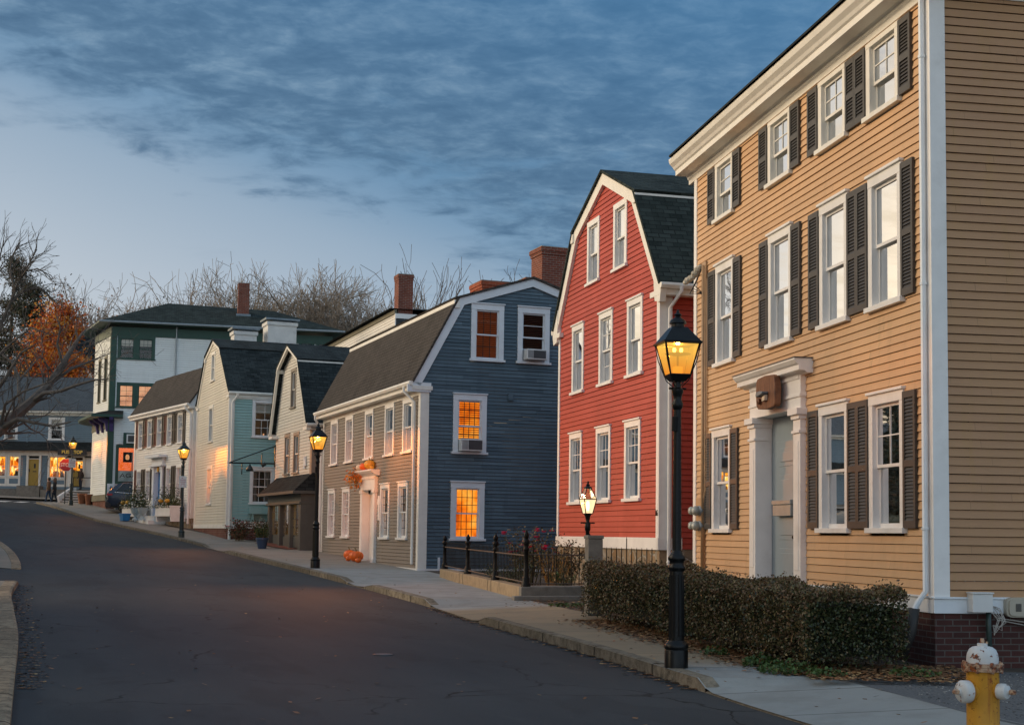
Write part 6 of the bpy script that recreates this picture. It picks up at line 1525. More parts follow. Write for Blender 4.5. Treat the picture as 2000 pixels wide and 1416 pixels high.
# low iron railing in front of the fieldstone wall
a, b = Vector((1.72, 26.9)), Vector((2.62, 26.4)); zg = gz(2.2, 26.6) + .13; e2 = empty('iron_railing', (a.x, a.y, zg), 0, 'thin black iron railing before the fieldstone base of the red house', 'railing'); mb = MB(); b2 = b - a
for i in range(11):
    t = i / 10; h = 1.02 if i != 5 else 1.22; q = Vector((b2.x * t, b2.y * t, 0)); mb.tube([q, q + Vector((0, 0, h)), q + Vector((0, 0, h + .05))], [.010, .010, .002], 5)
mb.build('pickets', 'fence_iron', e2); mb = MB()
for z in (.12, .70): mb.tube([(0, 0, z), (b2.x, b2.y, z)], .010, 5)
mb.build('rail', 'fence_iron', e2)

# ------------------------------------------------------------------ hedges
def hedge(P0, P1, th, h, label, seed, nleaf, hump=.06):
    rnd = random.Random(seed); random.seed(seed); a, b = Vector(P0), Vector(P1); L = (b - a).length; d = (b - a).normalized(); nr = Vector((d.y, -d.x))
    if nr.x < 0: nr = -nr
    zg = gz(*a.lerp(b, .5)) + .12; e = empty('hedge', (a.x, a.y, zg), 0, label, 'hedge', 'clipped hedges before the yellow house')
    W_ = lambda u, v, z: (d.x * u + nr.x * v, d.y * u + nr.y * v, gz(a.x + d.x * u + nr.x * v, a.y + d.y * u + nr.y * v) + .12 - zg + z)
    lump = lambda u, v: hump * (sin(u * 2.3 + seed) + .6 * sin(u * 5.1 + v * 3) + .5 * sin(v * 6.))
    mb = MB(); i_ = .13
    n1_, n2_ = 14, 5
    for (u0, u1, v0, v1) in ((i_, L - i_, i_, th - i_),):
        pts = [W_(u0, v0, .18), W_(u1, v0, .18), W_(u1, v1, .18), W_(u0, v1, .18), W_(u0, v0, h - i_), W_(u1, v0, h - i_), W_(u1, v1, h - i_), W_(u0, v1, h - i_)]; mb.hexa(pts)
    for i in range(int(L * 9)):
        u, v = rnd.uniform(.1, L - .1), rnd.uniform(.2, th - .2); mb.tube([W_(u, v, 0), W_(u + rnd.uniform(-.1, .1), v + rnd.uniform(-.1, .1), .25), W_(u + rnd.uniform(-.2, .2), v + rnd.uniform(-.15, .15), .55)], [.014, .011, .006], 4, 1)
    mb.build('branches', ['hedge_core', 'bark'], e)
    lm = MB()
    ar = [L * h, th * h * 1.1, L * th, L * h * .25, th * h * .35]; tot = sum(ar)
    for i in range(nleaf):
        r_ = rnd.random() * tot; dep = abs(rnd.gauss(0, .055)); j = lambda: rnd.gauss(0, .012)
        if r_ < ar[0]: u, v, z = rnd.uniform(0, L), dep, h * (.07 + .93 * rnd.random() ** .8)
        elif r_ < ar[0] + ar[1]: u, v, z = (L - dep), rnd.uniform(0, th), h * (.07 + .93 * rnd.random() ** .8)
        elif r_ < sum(ar[:3]): u, v, z = rnd.uniform(0, L), rnd.uniform(0, th), h - dep
        elif r_ < sum(ar[:4]): u, v, z = rnd.uniform(0, L), th - dep, h * rnd.random()
        else: u, v, z = dep, rnd.uniform(0, th), h * rnd.random()
        # rounded arrises, a ragged skirt, thin patches
        if z < h * .40 and rnd.random() < .75 * (1 - z / (h * .40)): continue
        if sin(u * 7.3 + z * 5 + seed) + sin(u * 3.1 - z * 9) > 1.45 and rnd.random() < .6: continue
        c = .09; ex = max(0, c - u) + max(0, u - L + c); ey = max(0, c - v) + max(0, v - th + c); ez = max(0, z - h + c)
        pull = max(0, sqrt(ex * ex + ey * ey + ez * ez) - c)
        z -= pull * .7 if ez else 0
        bul = lump(u, z * 2)
        v_ = v - (bul if v < th / 2 else -bul) * (.6 if r_ < ar[0] else 0); z_ = z + (lump(u, v) * (z / h)) + (rnd.uniform(0, .08) if (z > h - .03 and rnd.random() < .09) else 0)
        top = z > h - .12
        mt = rnd.choices((0, 1, 2), (.12, .42, .46) if top else ((.32, .42, .26) if r_ < ar[0] or r_ > ar[0] + ar[1] else (.85, .13, .02)))[0]  # leaf colours carry the end face's shade and street face's warm light
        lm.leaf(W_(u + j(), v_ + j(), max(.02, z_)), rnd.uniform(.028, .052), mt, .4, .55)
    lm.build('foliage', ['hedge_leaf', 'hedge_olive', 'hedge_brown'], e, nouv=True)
    return e
plain('hedge_core', (.010, .011, .006), .95, .3, 20.)
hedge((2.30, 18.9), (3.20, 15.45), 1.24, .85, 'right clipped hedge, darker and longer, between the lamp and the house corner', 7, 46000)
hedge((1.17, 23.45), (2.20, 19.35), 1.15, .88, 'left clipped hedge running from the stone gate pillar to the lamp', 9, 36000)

# leaf litter, ivy and weeds
def litter(name, spots, mats, size, label_kind='stuff', flat=.25):
    lm = MB(); rnd = random.Random(len(spots))
    for x, y, off in spots:
        z = gz(x, y) + off; s_ = size * rnd.uniform(.6, 1.3); a = rnd.random() * 6.28; t1, t2 = rnd.uniform(-flat, flat), rnd.uniform(-flat, flat)
        u = Vector((cos(a), sin(a), t1)) * s_ * .5; w_ = Vector((-sin(a), cos(a), t2)) * s_ * .35; p = Vector((x, y, z + .006 + s_ * .12)); lm.face([p - u, p + w_, p + u, p - w_], None, rnd.randrange(len(mats)))
    return tag(lm.build(name, mats), kind='stuff')
rnd = random.Random(3); sp = []
for i in range(7000):
    t = rnd.random(); q = Vector((1.30, 22.8)).lerp(Vector((3.25, 15.3)), t); o_ = rnd.gauss(0, .22) - .02; q += Vector((-.965, -.26)) * o_; sp.append((q.x, q.y, .13))
for i in range(3000):
    q = Vector((rnd.uniform(3.1, 5.0), rnd.uniform(14.6, 16.2))); sp.append((q.x, q.y, .16))
for i in range(900):
    j = rnd.randint(i_a, i_b + 10); q = KR[j].lerp(LK[j], abs(rnd.gauss(0, .012)) + .002); sp.append((q.x, q.y, .0))
for i in range(700):
    j = rnd.randint(at_len(14), at_len(31)); q = LK[j].lerp(KR[j], abs(rnd.gauss(0, .02)) + .004); sp.append((q.x, q.y, .0))
for i in range(130):
    j = rnd.randint(at_len(9), at_len(60)); q = KR[j].lerp(SB[j], rnd.random()); sp.append((q.x, q.y, .13))
for i in range(120):
    j = rnd.randint(at_len(11), at_len(40)); q = KR[j].lerp(LK[j], rnd.random()); sp.append((q.x, q.y, .002))
for i in range(500):
    q = Vector((.4, 27.9)).lerp(Vector((1.6, 25.)), rnd.random()); sp.append((q.x + rnd.gauss(0, .25), q.y + rnd.gauss(0, .4), .13))
litter('fallen_leaves', sp, ['dead_leaf', 'brown_leaf', 'tan_leaf', 'dead_leaf', 'rust_leaf'], .06)
lm = MB(); random.seed(4)
for cx_, cy_, r_, n_, hh in ((3.02, 15.5, .34, 420, .16), (2.85, 16.2, .22, 260, .15), (3.35, 15.1, .22, 200, .12), (4.3, 15.2, .28, 220, .14), (2.5, 17.4, .18, 120, .13), (1.2, 26.0, .5, 260, .05)):
    for i in range(n_):
        a = random.random() * 6.28; q = r_ * sqrt(random.random()); x, y = cx_ + q * cos(a), cy_ + q * sin(a) * .8; lm.leaf((x, y, gz(x, y) + .14 + hh * random.random() * (1 - .6 * q / r_)), random.uniform(.03, .055), 0, 1.2, .8)
tag(lm.build('ground_ivy', ['ivy_leaf']), kind='stuff')
# gravel drive beside the yellow house and paved patch by the stone steps
sheet('gravel_drive', [(3.48, 15.1), (4.08, 12.2), (5.2, 8.2), (6.3, 4.4), (30., 4.), (30., 16.), (10., 16.15), (5.0, 16.0), (4.3, 15.4)], .1292, 'gravel', 1.2)
lm = MB(); rnd = random.Random(12)
for i in range(2600):
    x, y = rnd.uniform(3.9, 7.5), rnd.uniform(10.5, 15.8)
    if x < 3.5 + (15.1 - y) * .22 + .06: continue
    s_ = rnd.uniform(.003, .010); p = Vector((x, y, gz(x, y) + .131)); lm.hexa([p + Vector((a * s_, b * s_, c * s_ * .8)) * rnd.uniform(.6, 1.2) for c in (0, 1) for a, b in ((-1, -1), (1, -1), (1, 1), (-1, 1))], 1 if rnd.random() < .3 else 0)
plain('pale_pebble', (.30, .30, .29), .9, .3, 30.)
tag(lm.build('pebbles', ['gravel', 'pale_pebble']), kind='stuff')
sheet('brick_path', [(-9.9, 55.2), (-8.0, 51.2), (-7.2, 52.5), (-8.8, 57.)], .136, 'brick_paving')

# ------------------------------------------------------------------ roses and garden plants
def shrub(name, pos, rad, h, n, mats, label, cat, leaf=.05, stems=14, flowers=None, seed=1, low=.25, stemmat='stem', group=None, fl_size=.05, fl_low=.75, asp=.55):
    random.seed(seed); rnd = random.Random(seed); e = empty(name, pos, 0, label, cat, group); mb = MB(); lm = MB(); ends = []
    for i in range(stems):
        a = rnd.random() * 6.28; q = rad * sqrt(rnd.random()); hh = h * rnd.uniform(.6, 1.); top = Vector((q * cos(a), q * sin(a), hh)); ends.append(top)
        mb.tube([(top.x * .25, top.y * .25, 0), (top.x * .6, top.y * .6, hh * .5), top], [.012, .009, .004], 4, cap=False)
    mb.build('stems', stemmat, e)
    for i in range(n):
        t = rnd.choice(ends); f = low + (1 - low) * rnd.random(); p = Vector((t.x * f, t.y * f, t.z * f)) + Vector((rnd.gauss(0, rad * .16), rnd.gauss(0, rad * .16), rnd.gauss(0, h * .05))); lm.leaf(p, leaf * rnd.uniform(.6, 1.3), rnd.randrange(len(mats)), .3, asp)
    lm.build('foliage', mats, e)
    if flowers:
        for i in range(flowers[1]):
            t = rnd.choice(ends); f = rnd.uniform(fl_low, 1.03); p = Vector((t.x * f, t.y * f, t.z * f + .02)) + Vector((rnd.gauss(0, .05), rnd.gauss(0, .05), 0)); fm = MB(); r_ = fl_size * rnd.uniform(.7, 1.2)
            for k_ in range(9):
                a = k_ * .7; u = Vector((cos(a), sin(a), .5)).normalized() * r_; w_ = Vector((-sin(a), cos(a), 0)) * r_ * .6; fm.face([p, p + u * .7 + w_, p + u * 1.1 + Vector((0, 0, r_ * .2)), p + u * .7 - w_])
            fm.build('bloom', flowers[0], e)
    return e
g0 = gz(.8, 30) + .13
shrub('rose_bush', (.42, 31.0, g0), .60, 1.36, 1500, ['rose_leaf', 'stalk_leaf', 'hedge_olive'], 'tall rose bush with pink blooms behind the iron fence', 'rose bush', .06, 26, ('rose_pink', 24), 31, .45, 'stem', None, .062, .88)
shrub('rose_bush', (1.25, 30.6, g0), .50, 1.10, 1200, ['rose_leaf', 'stalk_leaf', 'brown_leaf'], 'lower rose bush nearer the red house, browner with few blooms', 'rose bush', .06, 22, ('rose_pink', 8), 33, .45, 'stem', None, .04, .85)
shrub('garden_shrub', (.9, 29.0, g0), .42, .95, 900, ['stalk_leaf', 'brown_leaf', 'rose_leaf'], 'dried brown garden plant with pale stalks beside the end fence post', 'shrub', .05, 30, None, 35, .4, 'husk')
shrub('garden_shrub', (-.1, 30.5, g0), .5, .62, 900, ['rose_leaf', 'hedge_leaf', 'ivy_leaf'], 'low green shrub behind the fence pickets, left of the roses', 'shrub', .05, 16, None, 36, .15)
shrub('garden_shrub', (1.05, 28.45, .6), .36, .30, 420, ['tan_leaf', 'stalk_leaf', 'ivy_leaf'], 'small pale dying plant on the stone step behind the tall pickets', 'shrub', .06, 10, None, 38, .1)
g1 = gz(-10.4, 55.8) + .13
shrub('red_shrub', (-10.75, 56.6, g1 + .05), .62, .85, 1100, ['bush_red', 'rose_leaf', 'brown_leaf'], 'reddish shrub against the brick base of the teal wall', 'shrub', .09, 18, ('rose_pink', 6), 40, .2, 'stem', 'shrubs under the teal wall', .05, .8)
shrub('red_shrub', (-9.75, 56.3, g1 + .05), .62, .90, 1000, ['hedge_leaf', 'bush_red', 'brown_leaf'], 'darker shrub right of the reddish one under the teal wall', 'shrub', .09, 18, None, 41, .2, 'stem', 'shrubs under the teal wall')
pp = at(512, 1060, 52.2); gp = surf(pp.x, pp.y)
e = shrub('potted_shrub', (pp.x, pp.y, gp), .26, .95, 900, ['hedge_leaf', 'ivy_leaf'], 'small evergreen in a dark blue pot beside the brown shopfront', 'potted plant', .06, 14, None, 43, .45)
mb = MB(); mb.lathe([(.15, 0), (.22, .32), (.24, .33), (.24, .40), (.20, .40), (.19, .36)], n=14); plain('dark_blue_pot', (.03, .06, .12), .35, .1, 4.); mb.build('pot', 'dark_blue_pot', e, auto=40)

# ------------------------------------------------------------------ pumpkins
def pumpkin(c, r, mat, label, squash=.78, group='pumpkins by the door of the grey front', cat='pumpkin'):
    e = empty('pumpkin', c, random.random() * 3, label, cat, group); mb = MB(); nu, nv = 40, 14; ring = []
    for j in range(nv + 1):
        ph = pi * j / nv; row = []
        for i in range(nu):
            t = 2 * pi * i / nu; rr = r * sin(ph) * (.93 + .07 * abs(cos(5 * t)) ** .7); z = r * squash * (-cos(ph)) + r * squash; z -= r * .14 * max(0, (1 - sin(ph))) * (1 if ph > pi / 2 else -.3); row.append((rr * cos(t), rr * sin(t), z))
        ring.append(row)
    for j in range(nv):
        for i in range(nu): mb.face([ring[j][i], ring[j][(i + 1) % nu], ring[j + 1][(i + 1) % nu], ring[j + 1][i]])
    mb.build('body', mat, e, auto=60)
    mb = MB(); h = r * squash * 1.8; mb.tube([(0, 0, h - r * .1), (.02, 0, h + r * .25), (r * .25, 0, h + r * .48)], [r * .16, r * .09, r * .08], 6); mb.build('stalk', 'stem', e)
    return e
def hb(y, b, z=None):
    p = Hb.wp(-b, y, 0); return (p.x, p.y, surf(p.x, p.y) - .002 if z is None else z)
random.seed(2)
pumpkin(hb(6.05, .40), .20, 'pumpkin', 'orange pumpkin on the pavement, farther of the two big ones left of the door', .85)
pumpkin(hb(4.85, .50), .23, 'pumpkin', 'biggest orange pumpkin, with a long stalk, right before the pale door')
pumpkin(hb(5.35, .62), .085, 'pumpkin', 'small orange pumpkin squeezed between the two big ones', 1.)
pumpkin(hb(4.30, .58), .095, 'pumpkin', 'small squat orange pumpkin at the right end of the row', .8)
g_ = 'pumpkins over the door hood'
pumpkin(hb(4.75, .16, 3.52), .18, 'yellow_pumpkin', 'yellow pumpkin on top of the door hood', .9, g_); pumpkin(hb(5.95, .16, 3.52), .13, 'pale_pumpkin', 'pale cream pumpkin at the left end of the door hood', .9, g_); pumpkin(hb(5.45, .16, 3.52), .14, 'pumpkin', 'orange pumpkin in the middle of the door hood', .9, g_); pumpkin(hb(4.35, .2, 3.52), .07, 'yellow_pumpkin', 'tiny yellow gourd at the right end of the door hood', .8, g_)
random.seed(6); e = empty('autumn_garland', hb(5.9, .2, 3.2), 0, 'bunch of dried orange husks hanging over the left end of the door hood', 'garland'); lm = MB()
for i in range(420): lm.leaf(Vector((random.gauss(-.08, .16), random.gauss(.1, .20), random.gauss(.12, .13))), random.uniform(.08, .18), random.randint(0, 2), -.2, .35)
lm.build('husks', ['gold_leaf', 'orange_leaf', 'tan_leaf'], e)

# ------------------------------------------------------------------ planters, urns and bin of the small white house
def hw(y, b, z): p = Hw.wp(-b, y, 0); return Vector((p.x, p.y, z))
for (y0, y1, lab, sd) in ((6.3, 8.9, 'white planter box left of the blue door, full of evergreens', 51), (.8, 3.1, 'white planter box right of the blue door, behind the lamp post', 52)):
    c = hw((y0 + y1) / 2, .5, 2.25); e = empty('planter_box', c, Hw.rot, lab, 'planter', 'white planter boxes'); Lh = (y1 - y0) / 2
    mb = MB(); mb.box(-.26, .26, -Lh, Lh, 0, .48); mb.box(-.29, .29, -Lh - .03, Lh + .03, .44, .49); mb.box(-.2, .5, -Lh, -Lh + .1, -.25, 0); mb.box(-.2, .5, Lh - .1, Lh, -.25, 0); mb.build('box', 'white_trim', e)
    random.seed(sd); lm = MB(); fl = MB()
    for i in range(2600):
        y = random.uniform(-Lh, Lh); bump = .55 + .38 * sin(y * 2.4 + sd) ; z = .4 + abs(random.gauss(0, .42)) * bump * 1.2; lm.leaf((random.gauss(0, .22), y, min(z, 1.35)), random.uniform(.06, .14), random.choice((0, 0, 1, 2)), .8, .35)
    for i in range(26): p = Vector((random.uniform(-.4, -.2), random.uniform(-Lh, Lh), random.uniform(.4, .75))); fl.leaf(p, .10, 0, .1, .9); fl.leaf(p, .10, 0, .1, .9)
    lm.build('foliage', ['planter_leaf', 'hedge_leaf', 'hedge_olive'], e); fl.build('blossoms', 'white_flower', e)
    random.seed(sd + 5)
    for i in range(2): 
        mb = MB(); mb.lathe([(.0, 0), (.10, .02), (.13, .09), (.09, .17), (0, .19)], (-.30, random.uniform(-Lh, Lh) * .8, .62), 12); mb.build('gourd', 'yellow_pumpkin', e, smooth=True)
for y, lab, sd in ((5.75, 'pale blue urn of white flowers on the left of the white steps', 55), (4.55, 'pale blue urn of white flowers on the right of the white steps', 56)):
    c = hw(y, .95, 2.06); e = empty('flower_urn', c, 0, lab, 'urn', 'urns on the white steps'); mb = MB(); mb.lathe([(.17, 0), (.17, .06), (.09, .10), (.06, .2), (.10, .26), (.19, .34), (.23, .48), (.26, .58), (.29, .62), (.25, .62), (.2, .55)], n=14); plain('pale_blue_urn', (.42, .50, .52), .5, .06, 4.) if 'pale_blue_urn' not in MATS else None; mb.build('urn', 'pale_blue_urn', e, auto=50)
    random.seed(sd); lm = MB(); fl = MB()
    for i in range(900): a = random.random() * 6.28; q = abs(random.gauss(0, .2)); lm.leaf((q * cos(a), q * sin(a), .6 + abs(random.gauss(0, .42))), random.uniform(.06, .12), random.randint(0, 1), .5, .4)
    for i in range(46): a = random.random() * 6.28; q = abs(random.gauss(0, .26)); p = Vector((q * cos(a), q * sin(a) - .1, .6 + abs(random.gauss(0, .36)))); fl.leaf(p, .10, 0, .1, .9); fl.leaf(p, .09, 0, .1, .9)
    lm.build('foliage', ['planter_leaf', 'hedge_leaf'], e); fl.build('blossoms', 'white_flower', e)
c = hw(6.55, 1.25, gz(*hw(6.55, 1.25, 0).to_2d()) + .13); e = empty('recycling_bin', c, Hw.rot, 'small blue recycling bin on the pavement beside the white steps', 'bin'); mb = MB()
for a, b, m_ in ((.16, .20, 0),):
    mb.hexa([(-.16, -.26, 0), (.16, -.26, 0), (.16, .26, 0), (-.16, .26, 0), (-.21, -.32, .34), (.21, -.32, .34), (.21, .32, .34), (-.21, .32, .34)]); mb.box(-.23, .23, -.34, .34, .33, .37)
mb.build('body', 'blue_paint', e, bevel=.01)

# ------------------------------------------------------------------ stop sign, crossing stripes, road cover
v = at(126, 985, 84.); p = Vector((v.x, v.y, gz(v.x, v.y) + .128)); e = empty('stop_sign', p, .28, 'red octagonal stop sign on a thin post at the street corner', 'stop sign')
H = at(127, 908, 84.).z - p.z
mb = MB(); mb.tube([(0, 0, -.1), (.0, 0, H + .46)], .032, 6); mb.build('post', 'green_iron', e)
oct_ = lambda r, y: [(r * cos(pi / 8 + i * pi / 4), y, H + r * sin(pi / 8 + i * pi / 4)) for i in range(8)]
plain('sign_red', (.44, .022, .028), .4, .06, 4.); plain('sign_white', (.72, .72, .70), .4, .04, 4.)
mb = MB(); mb.prism(oct_(.40, -.05), (0, .012, 0)); pl = mb.build('plate', 'sign_white', e)
mb = MB(); mb.prism(oct_(.378, -.058), (0, .008, 0)); mb.build('face', 'sign_red', pl); text('STOP', .30, 'sign_white', pl, (0, -.062, H), SR, .002, 'lettering', sx=.86, bold=.006)
for x0, x1 in ((-8, 18), (32, 52), (72, 91)):
    a, b = at(x0, 985, 88.3), at(x1, 985, 88.3); mb = MB(); mb.face([(a.x, 87.6, gz(a.x, 87.6) + .006), (b.x, 87.6, gz(b.x, 87.6) + .006), (b.x, 89.0, gz(b.x, 89.) + .006), (a.x, 89.0, gz(a.x, 89.) + .006)])
    tag(mb.build('crossing_stripe', 'road_paint'), kind='structure')
v = at(748, 1279, 19.); x, y = v.x * .98, 19.; 
c = at(748, 1279, (1.6 - .05) * FPX / (1279 - 1040.5)); mb = MB(); mb.lathe([(.13, -.02), (.13, .008), (.105, .012), (.0, .012)], (0, 0, 0), 18); o = mb.build('valve_cover', 'dark_grille', None, loc=(c.x, c.y, gz(c.x, c.y))); tag(o, 'small round iron valve cover set in the asphalt', 'valve cover')

# ------------------------------------------------------------------ fire hydrant
def rusty(name, col, lo, hi, rust=(.30, .075, .018), dark=(.06, .02, .012), streak=False):
    m, n = newmat(name); v = objn(n); x, y, z = n.sep(v)
    f = n.noise(v, 15., 7., .68)
    c = n.mix(n.mr(n.noise(v, 4., 4.), .3, .7), k(col, .82), k(col, 1.08))
    if streak:
        s_ = n.noise(n.comb(n.m('MULTIPLY', x, 26.), n.m('MULTIPLY', y, 26.), n.m('MULTIPLY', z, 1.6)), 1., 4., .6); c = n.mix(n.m('MULTIPLY', n.mr(s_, .55, .72), .75), c, rust)
        c = n.mix(n.m('MULTIPLY', n.mr(n.noise(v, 38., 3.), .62, .70), .7), c, k(rust, .6))
    c = n.mix(n.mr(f, lo, hi), c, n.mix(n.mr(n.noise(v, 40., 3.), .4, .6), rust, dark))
    return finish(m, n, c, .5, n.m('ADD', f, n.m('MULTIPLY', n.noise(v, 60., 3.), .4)), .45, .006, 0., .4)
rusty('hydrant_white', (.62, .63, .62), .60, .63); rusty('hydrant_yellow', (.60, .29, .028), .62, .66, streak=True); rusty('hydrant_rust', (.50, .34, .22), .44, .54)
v = at(1919, 1300, 10.8); zb0 = gz(v.x, v.y) + .13; e = empty('fire_hydrant', (v.x, v.y, zb0), 0, 'yellow fire hydrant with chipped white cap and rusty flange', 'fire hydrant')
zt = at(1919, 1252, 10.8).z - zb0; Z = lambda py: at(1919, py, 10.8).z - zb0
mb = MB(); mb.lathe([(.165, -.05), (.165, .03), (.125, .035), (.120, .05), (.120, Z(1311)), (.124, Z(1309))], n=28); mb.build('barrel', 'hydrant_yellow', e, auto=40)
mb = MB(); mb.lathe([(.135, Z(1310)), (.152, Z(1309)), (.154, Z(1302)), (.150, Z(1301.5)), (.154, Z(1301)), (.154, Z(1295)), (.125, Z(1294))], n=28)
for i in range(8): a = i * pi / 4 + .2; mb.lathe([(.016, Z(1312)), (.016, Z(1309)), (.016, Z(1294)), (.012, Z(1291))], (.137 * cos(a), .137 * sin(a), 0), 6)
mb.build('flange', 'hydrant_rust', e, auto=40)
mb = MB(); mb.lathe([(.116, Z(1296)), (.117, Z(1284)), (.112, Z(1276)), (.098, Z(1268)), (.075, Z(1263)), (.05, Z(1261.5)), (.038, Z(1261)), (.038, Z(1256)), (.032, Z(1255.5))], n=28); mb.build('bonnet', 'hydrant_white', e, auto=50)
mb = MB(); mb.lathe([(.020, Z(1257)), (.018, Z(1250)), (.012, Z(1246))], n=5); mb.tube([(.028, -.02, Z(1256)), (.028, -.02, Z(1252))], .008, 5); mb.build('operating_nut', 'hydrant_rust', e)
for ax, r_, zc, nm in (((-.94, -.34, 0), .080, Z(1349), 0), ((.66, -.75, 0), .056, Z(1346), 1)):
    A_ = Vector(ax).normalized(); c = Vector((0, 0, zc)); mb = MB(); mb.lathe([(r_ * .98, .07), (r_ * .98, .128), (r_ * 1.02, .132)], c, 20, 0, A_); nz = mb.build('nozzle', 'hydrant_yellow', e, auto=40)
    mb = MB(); mb.lathe([(r_ * 1.04, .132), (r_ * 1.06, .136), (r_ * 1.06, .185), (r_ * .92, .20), (r_ * .45, .208), (r_ * .30, .21), (r_ * .30, .222), (r_ * .24, .223)], c, 22, 0, A_); mb.build('cap', 'hydrant_white', nz, auto=45)
    mb = MB(); mb.lathe([(.022, .222), (.019, .262), (.012, .268)], c, 5, 0, A_); mb.build('cap_nut', 'hydrant_rust', nz)

# ------------------------------------------------------------------ parked car behind the small white house
plain('car_paint', (.018, .030, .055), .25, .06, 2., spec=.6); plain('car_glass', (.012, .014, .016), .08, .05, 2.); plain('car_trim', (.012, .012, .013), .5, .1, 5.); plain('chrome', (.6, .6, .6), .2, .05, 3., metal=1.); plain('tail_red', (.30, .012, .015), .25, .05, 4.); plain('tyre', (.012, .012, .012), .8, .1, 9.); plain('number_plate', (.65, .62, .5), .4, .05, 5.)
ang = radians(13.5); v = at(208, 1000, 77.2); p = Vector((v.x, v.y, gz(v.x, v.y) + .14)); e = empty('parked_car', p, ang, 'dark blue car seen from behind, parked between the tall white building and the planters', 'car')
def sect(x, pts): return [(x, y * s_, z) for s_ in (1,) for y, z in pts] 
secs = []   # x from tail to nose, half section (y, z)
for x, wd_, zb__, zs_, zr, wr__ in ((0., .78, .38, .98, 1.02, .70), (.06, .88, .28, 1.02, 1.10, .72), (.45, .92, .24, 1.02, 1.52, .62), (.9, .93, .22, 1.0, 1.64, .62), (1.8, .93, .22, .97, 1.66, .62), (2.6, .93, .22, .95, 1.58, .60), (3.25, .92, .22, .96, 1.06, .72), (4.2, .88, .24, .84, .90, .72), (4.5, .74, .32, .64, .70, .60)):
    half = [(0, zb__), (wd_ * .85, zb__), (wd_, zb__ + .16), (wd_, zs_ - .10), (wd_ * .97, zs_), (wr__, zr - .06), (wr__ * .85, zr), (0, zr + .015)]
    secs.append([(x, -y, z) for y, z in half] + [(x, y, z) for y, z in half[::-1][1:-1]])
mb = MB()
for s0, s1 in zip(secs[:-1], secs[1:]):
    n_ = len(s0)
    for i in range(n_): mb.face([s0[i], s0[(i + 1) % n_], s1[(i + 1) % n_], s1[i]])
mb.face(secs[0][::-1]); mb.face(secs[-1]); body = mb.build('body', 'car_paint', e, auto=38)
sm_ = body.modifiers.new('subsurf', 'SUBSURF'); sm_.levels = 1; sm_.render_levels = 2
mb = MB(); mb.face([(.10, -.58, 1.10), (.10, .58, 1.10), (.47, .50, 1.47), (.47, -.50, 1.47)]); mb.face([(.13, -.60, 1.07), (.10, -.58, 1.10), (.10, .58, 1.10), (.13, .60, 1.07)])
for s_ in (-1, 1): mb.face([(.42, s_ * .895, 1.06), (1.5, s_ * .905, 1.02), (1.5, s_ * .70, 1.56), (.85, s_ * .70, 1.54)]); mb.face([(1.56, s_ * .905, 1.02), (2.9, s_ * .90, 1.0), (2.45, s_ * .69, 1.5), (1.56, s_ * .70, 1.56)])
mb.build('window', 'car_glass', e)
mb = MB()
for s_ in (-1, 1):
    mb.tube([(2.45, s_ * .70, 1.52), (.85, s_ * .71, 1.56), (.42, s_ * .905, 1.07), (1.5, s_ * .915, 1.01), (2.95, s_ * .91, .99)], .016, 5)
mb.box(-.03, .0, -.42, .42, .84, .88); mb.box(-.045, .0, -.8, .8, .36, .42); mb.build('chrome_trim', 'chrome', e)
for s_ in (-1, 1):
    mb = MB(); mb.hexa([(-.015, s_ * .45, .90), (.02, s_ * .86, .88), (.30, s_ * .93, .90), (.1, s_ * .5, .92), (.0, s_ * .46, 1.0), (.04, s_ * .84, 1.0), (.32, s_ * .915, 1.0), (.1, s_ * .5, 1.02)]); mb.build('tail_light', 'tail_red', e)
mb = MB(); mb.box(-.05, .25, -.86, .86, .26, .56); mb.build('bumper', 'car_trim', e, bevel=.03)
mb = MB(); mb.box(-.065, -.04, -.17, .17, .60, .75); mb.build('number_plate', 'number_plate', e)
for x in (.92, 3.6):
    for s_ in (-1, 1):
        mb = MB(); mb.lathe([(.20, -.11), (.32, -.11), (.345, -.07), (.345, .07), (.32, .11), (.20, .11)], (x, s_ * .82, .345), 22, 0, (0, 1, 0)); wh = mb.build('wheel', 'tyre', e, auto=40)
        mb = MB(); mb.lathe([(.20, -.10), (.20, .10), (.06, .085)], (x, s_ * .82, .345), 14, 0, (0, s_, 0)); mb.build('rim', 'grey_metal', wh, auto=40)

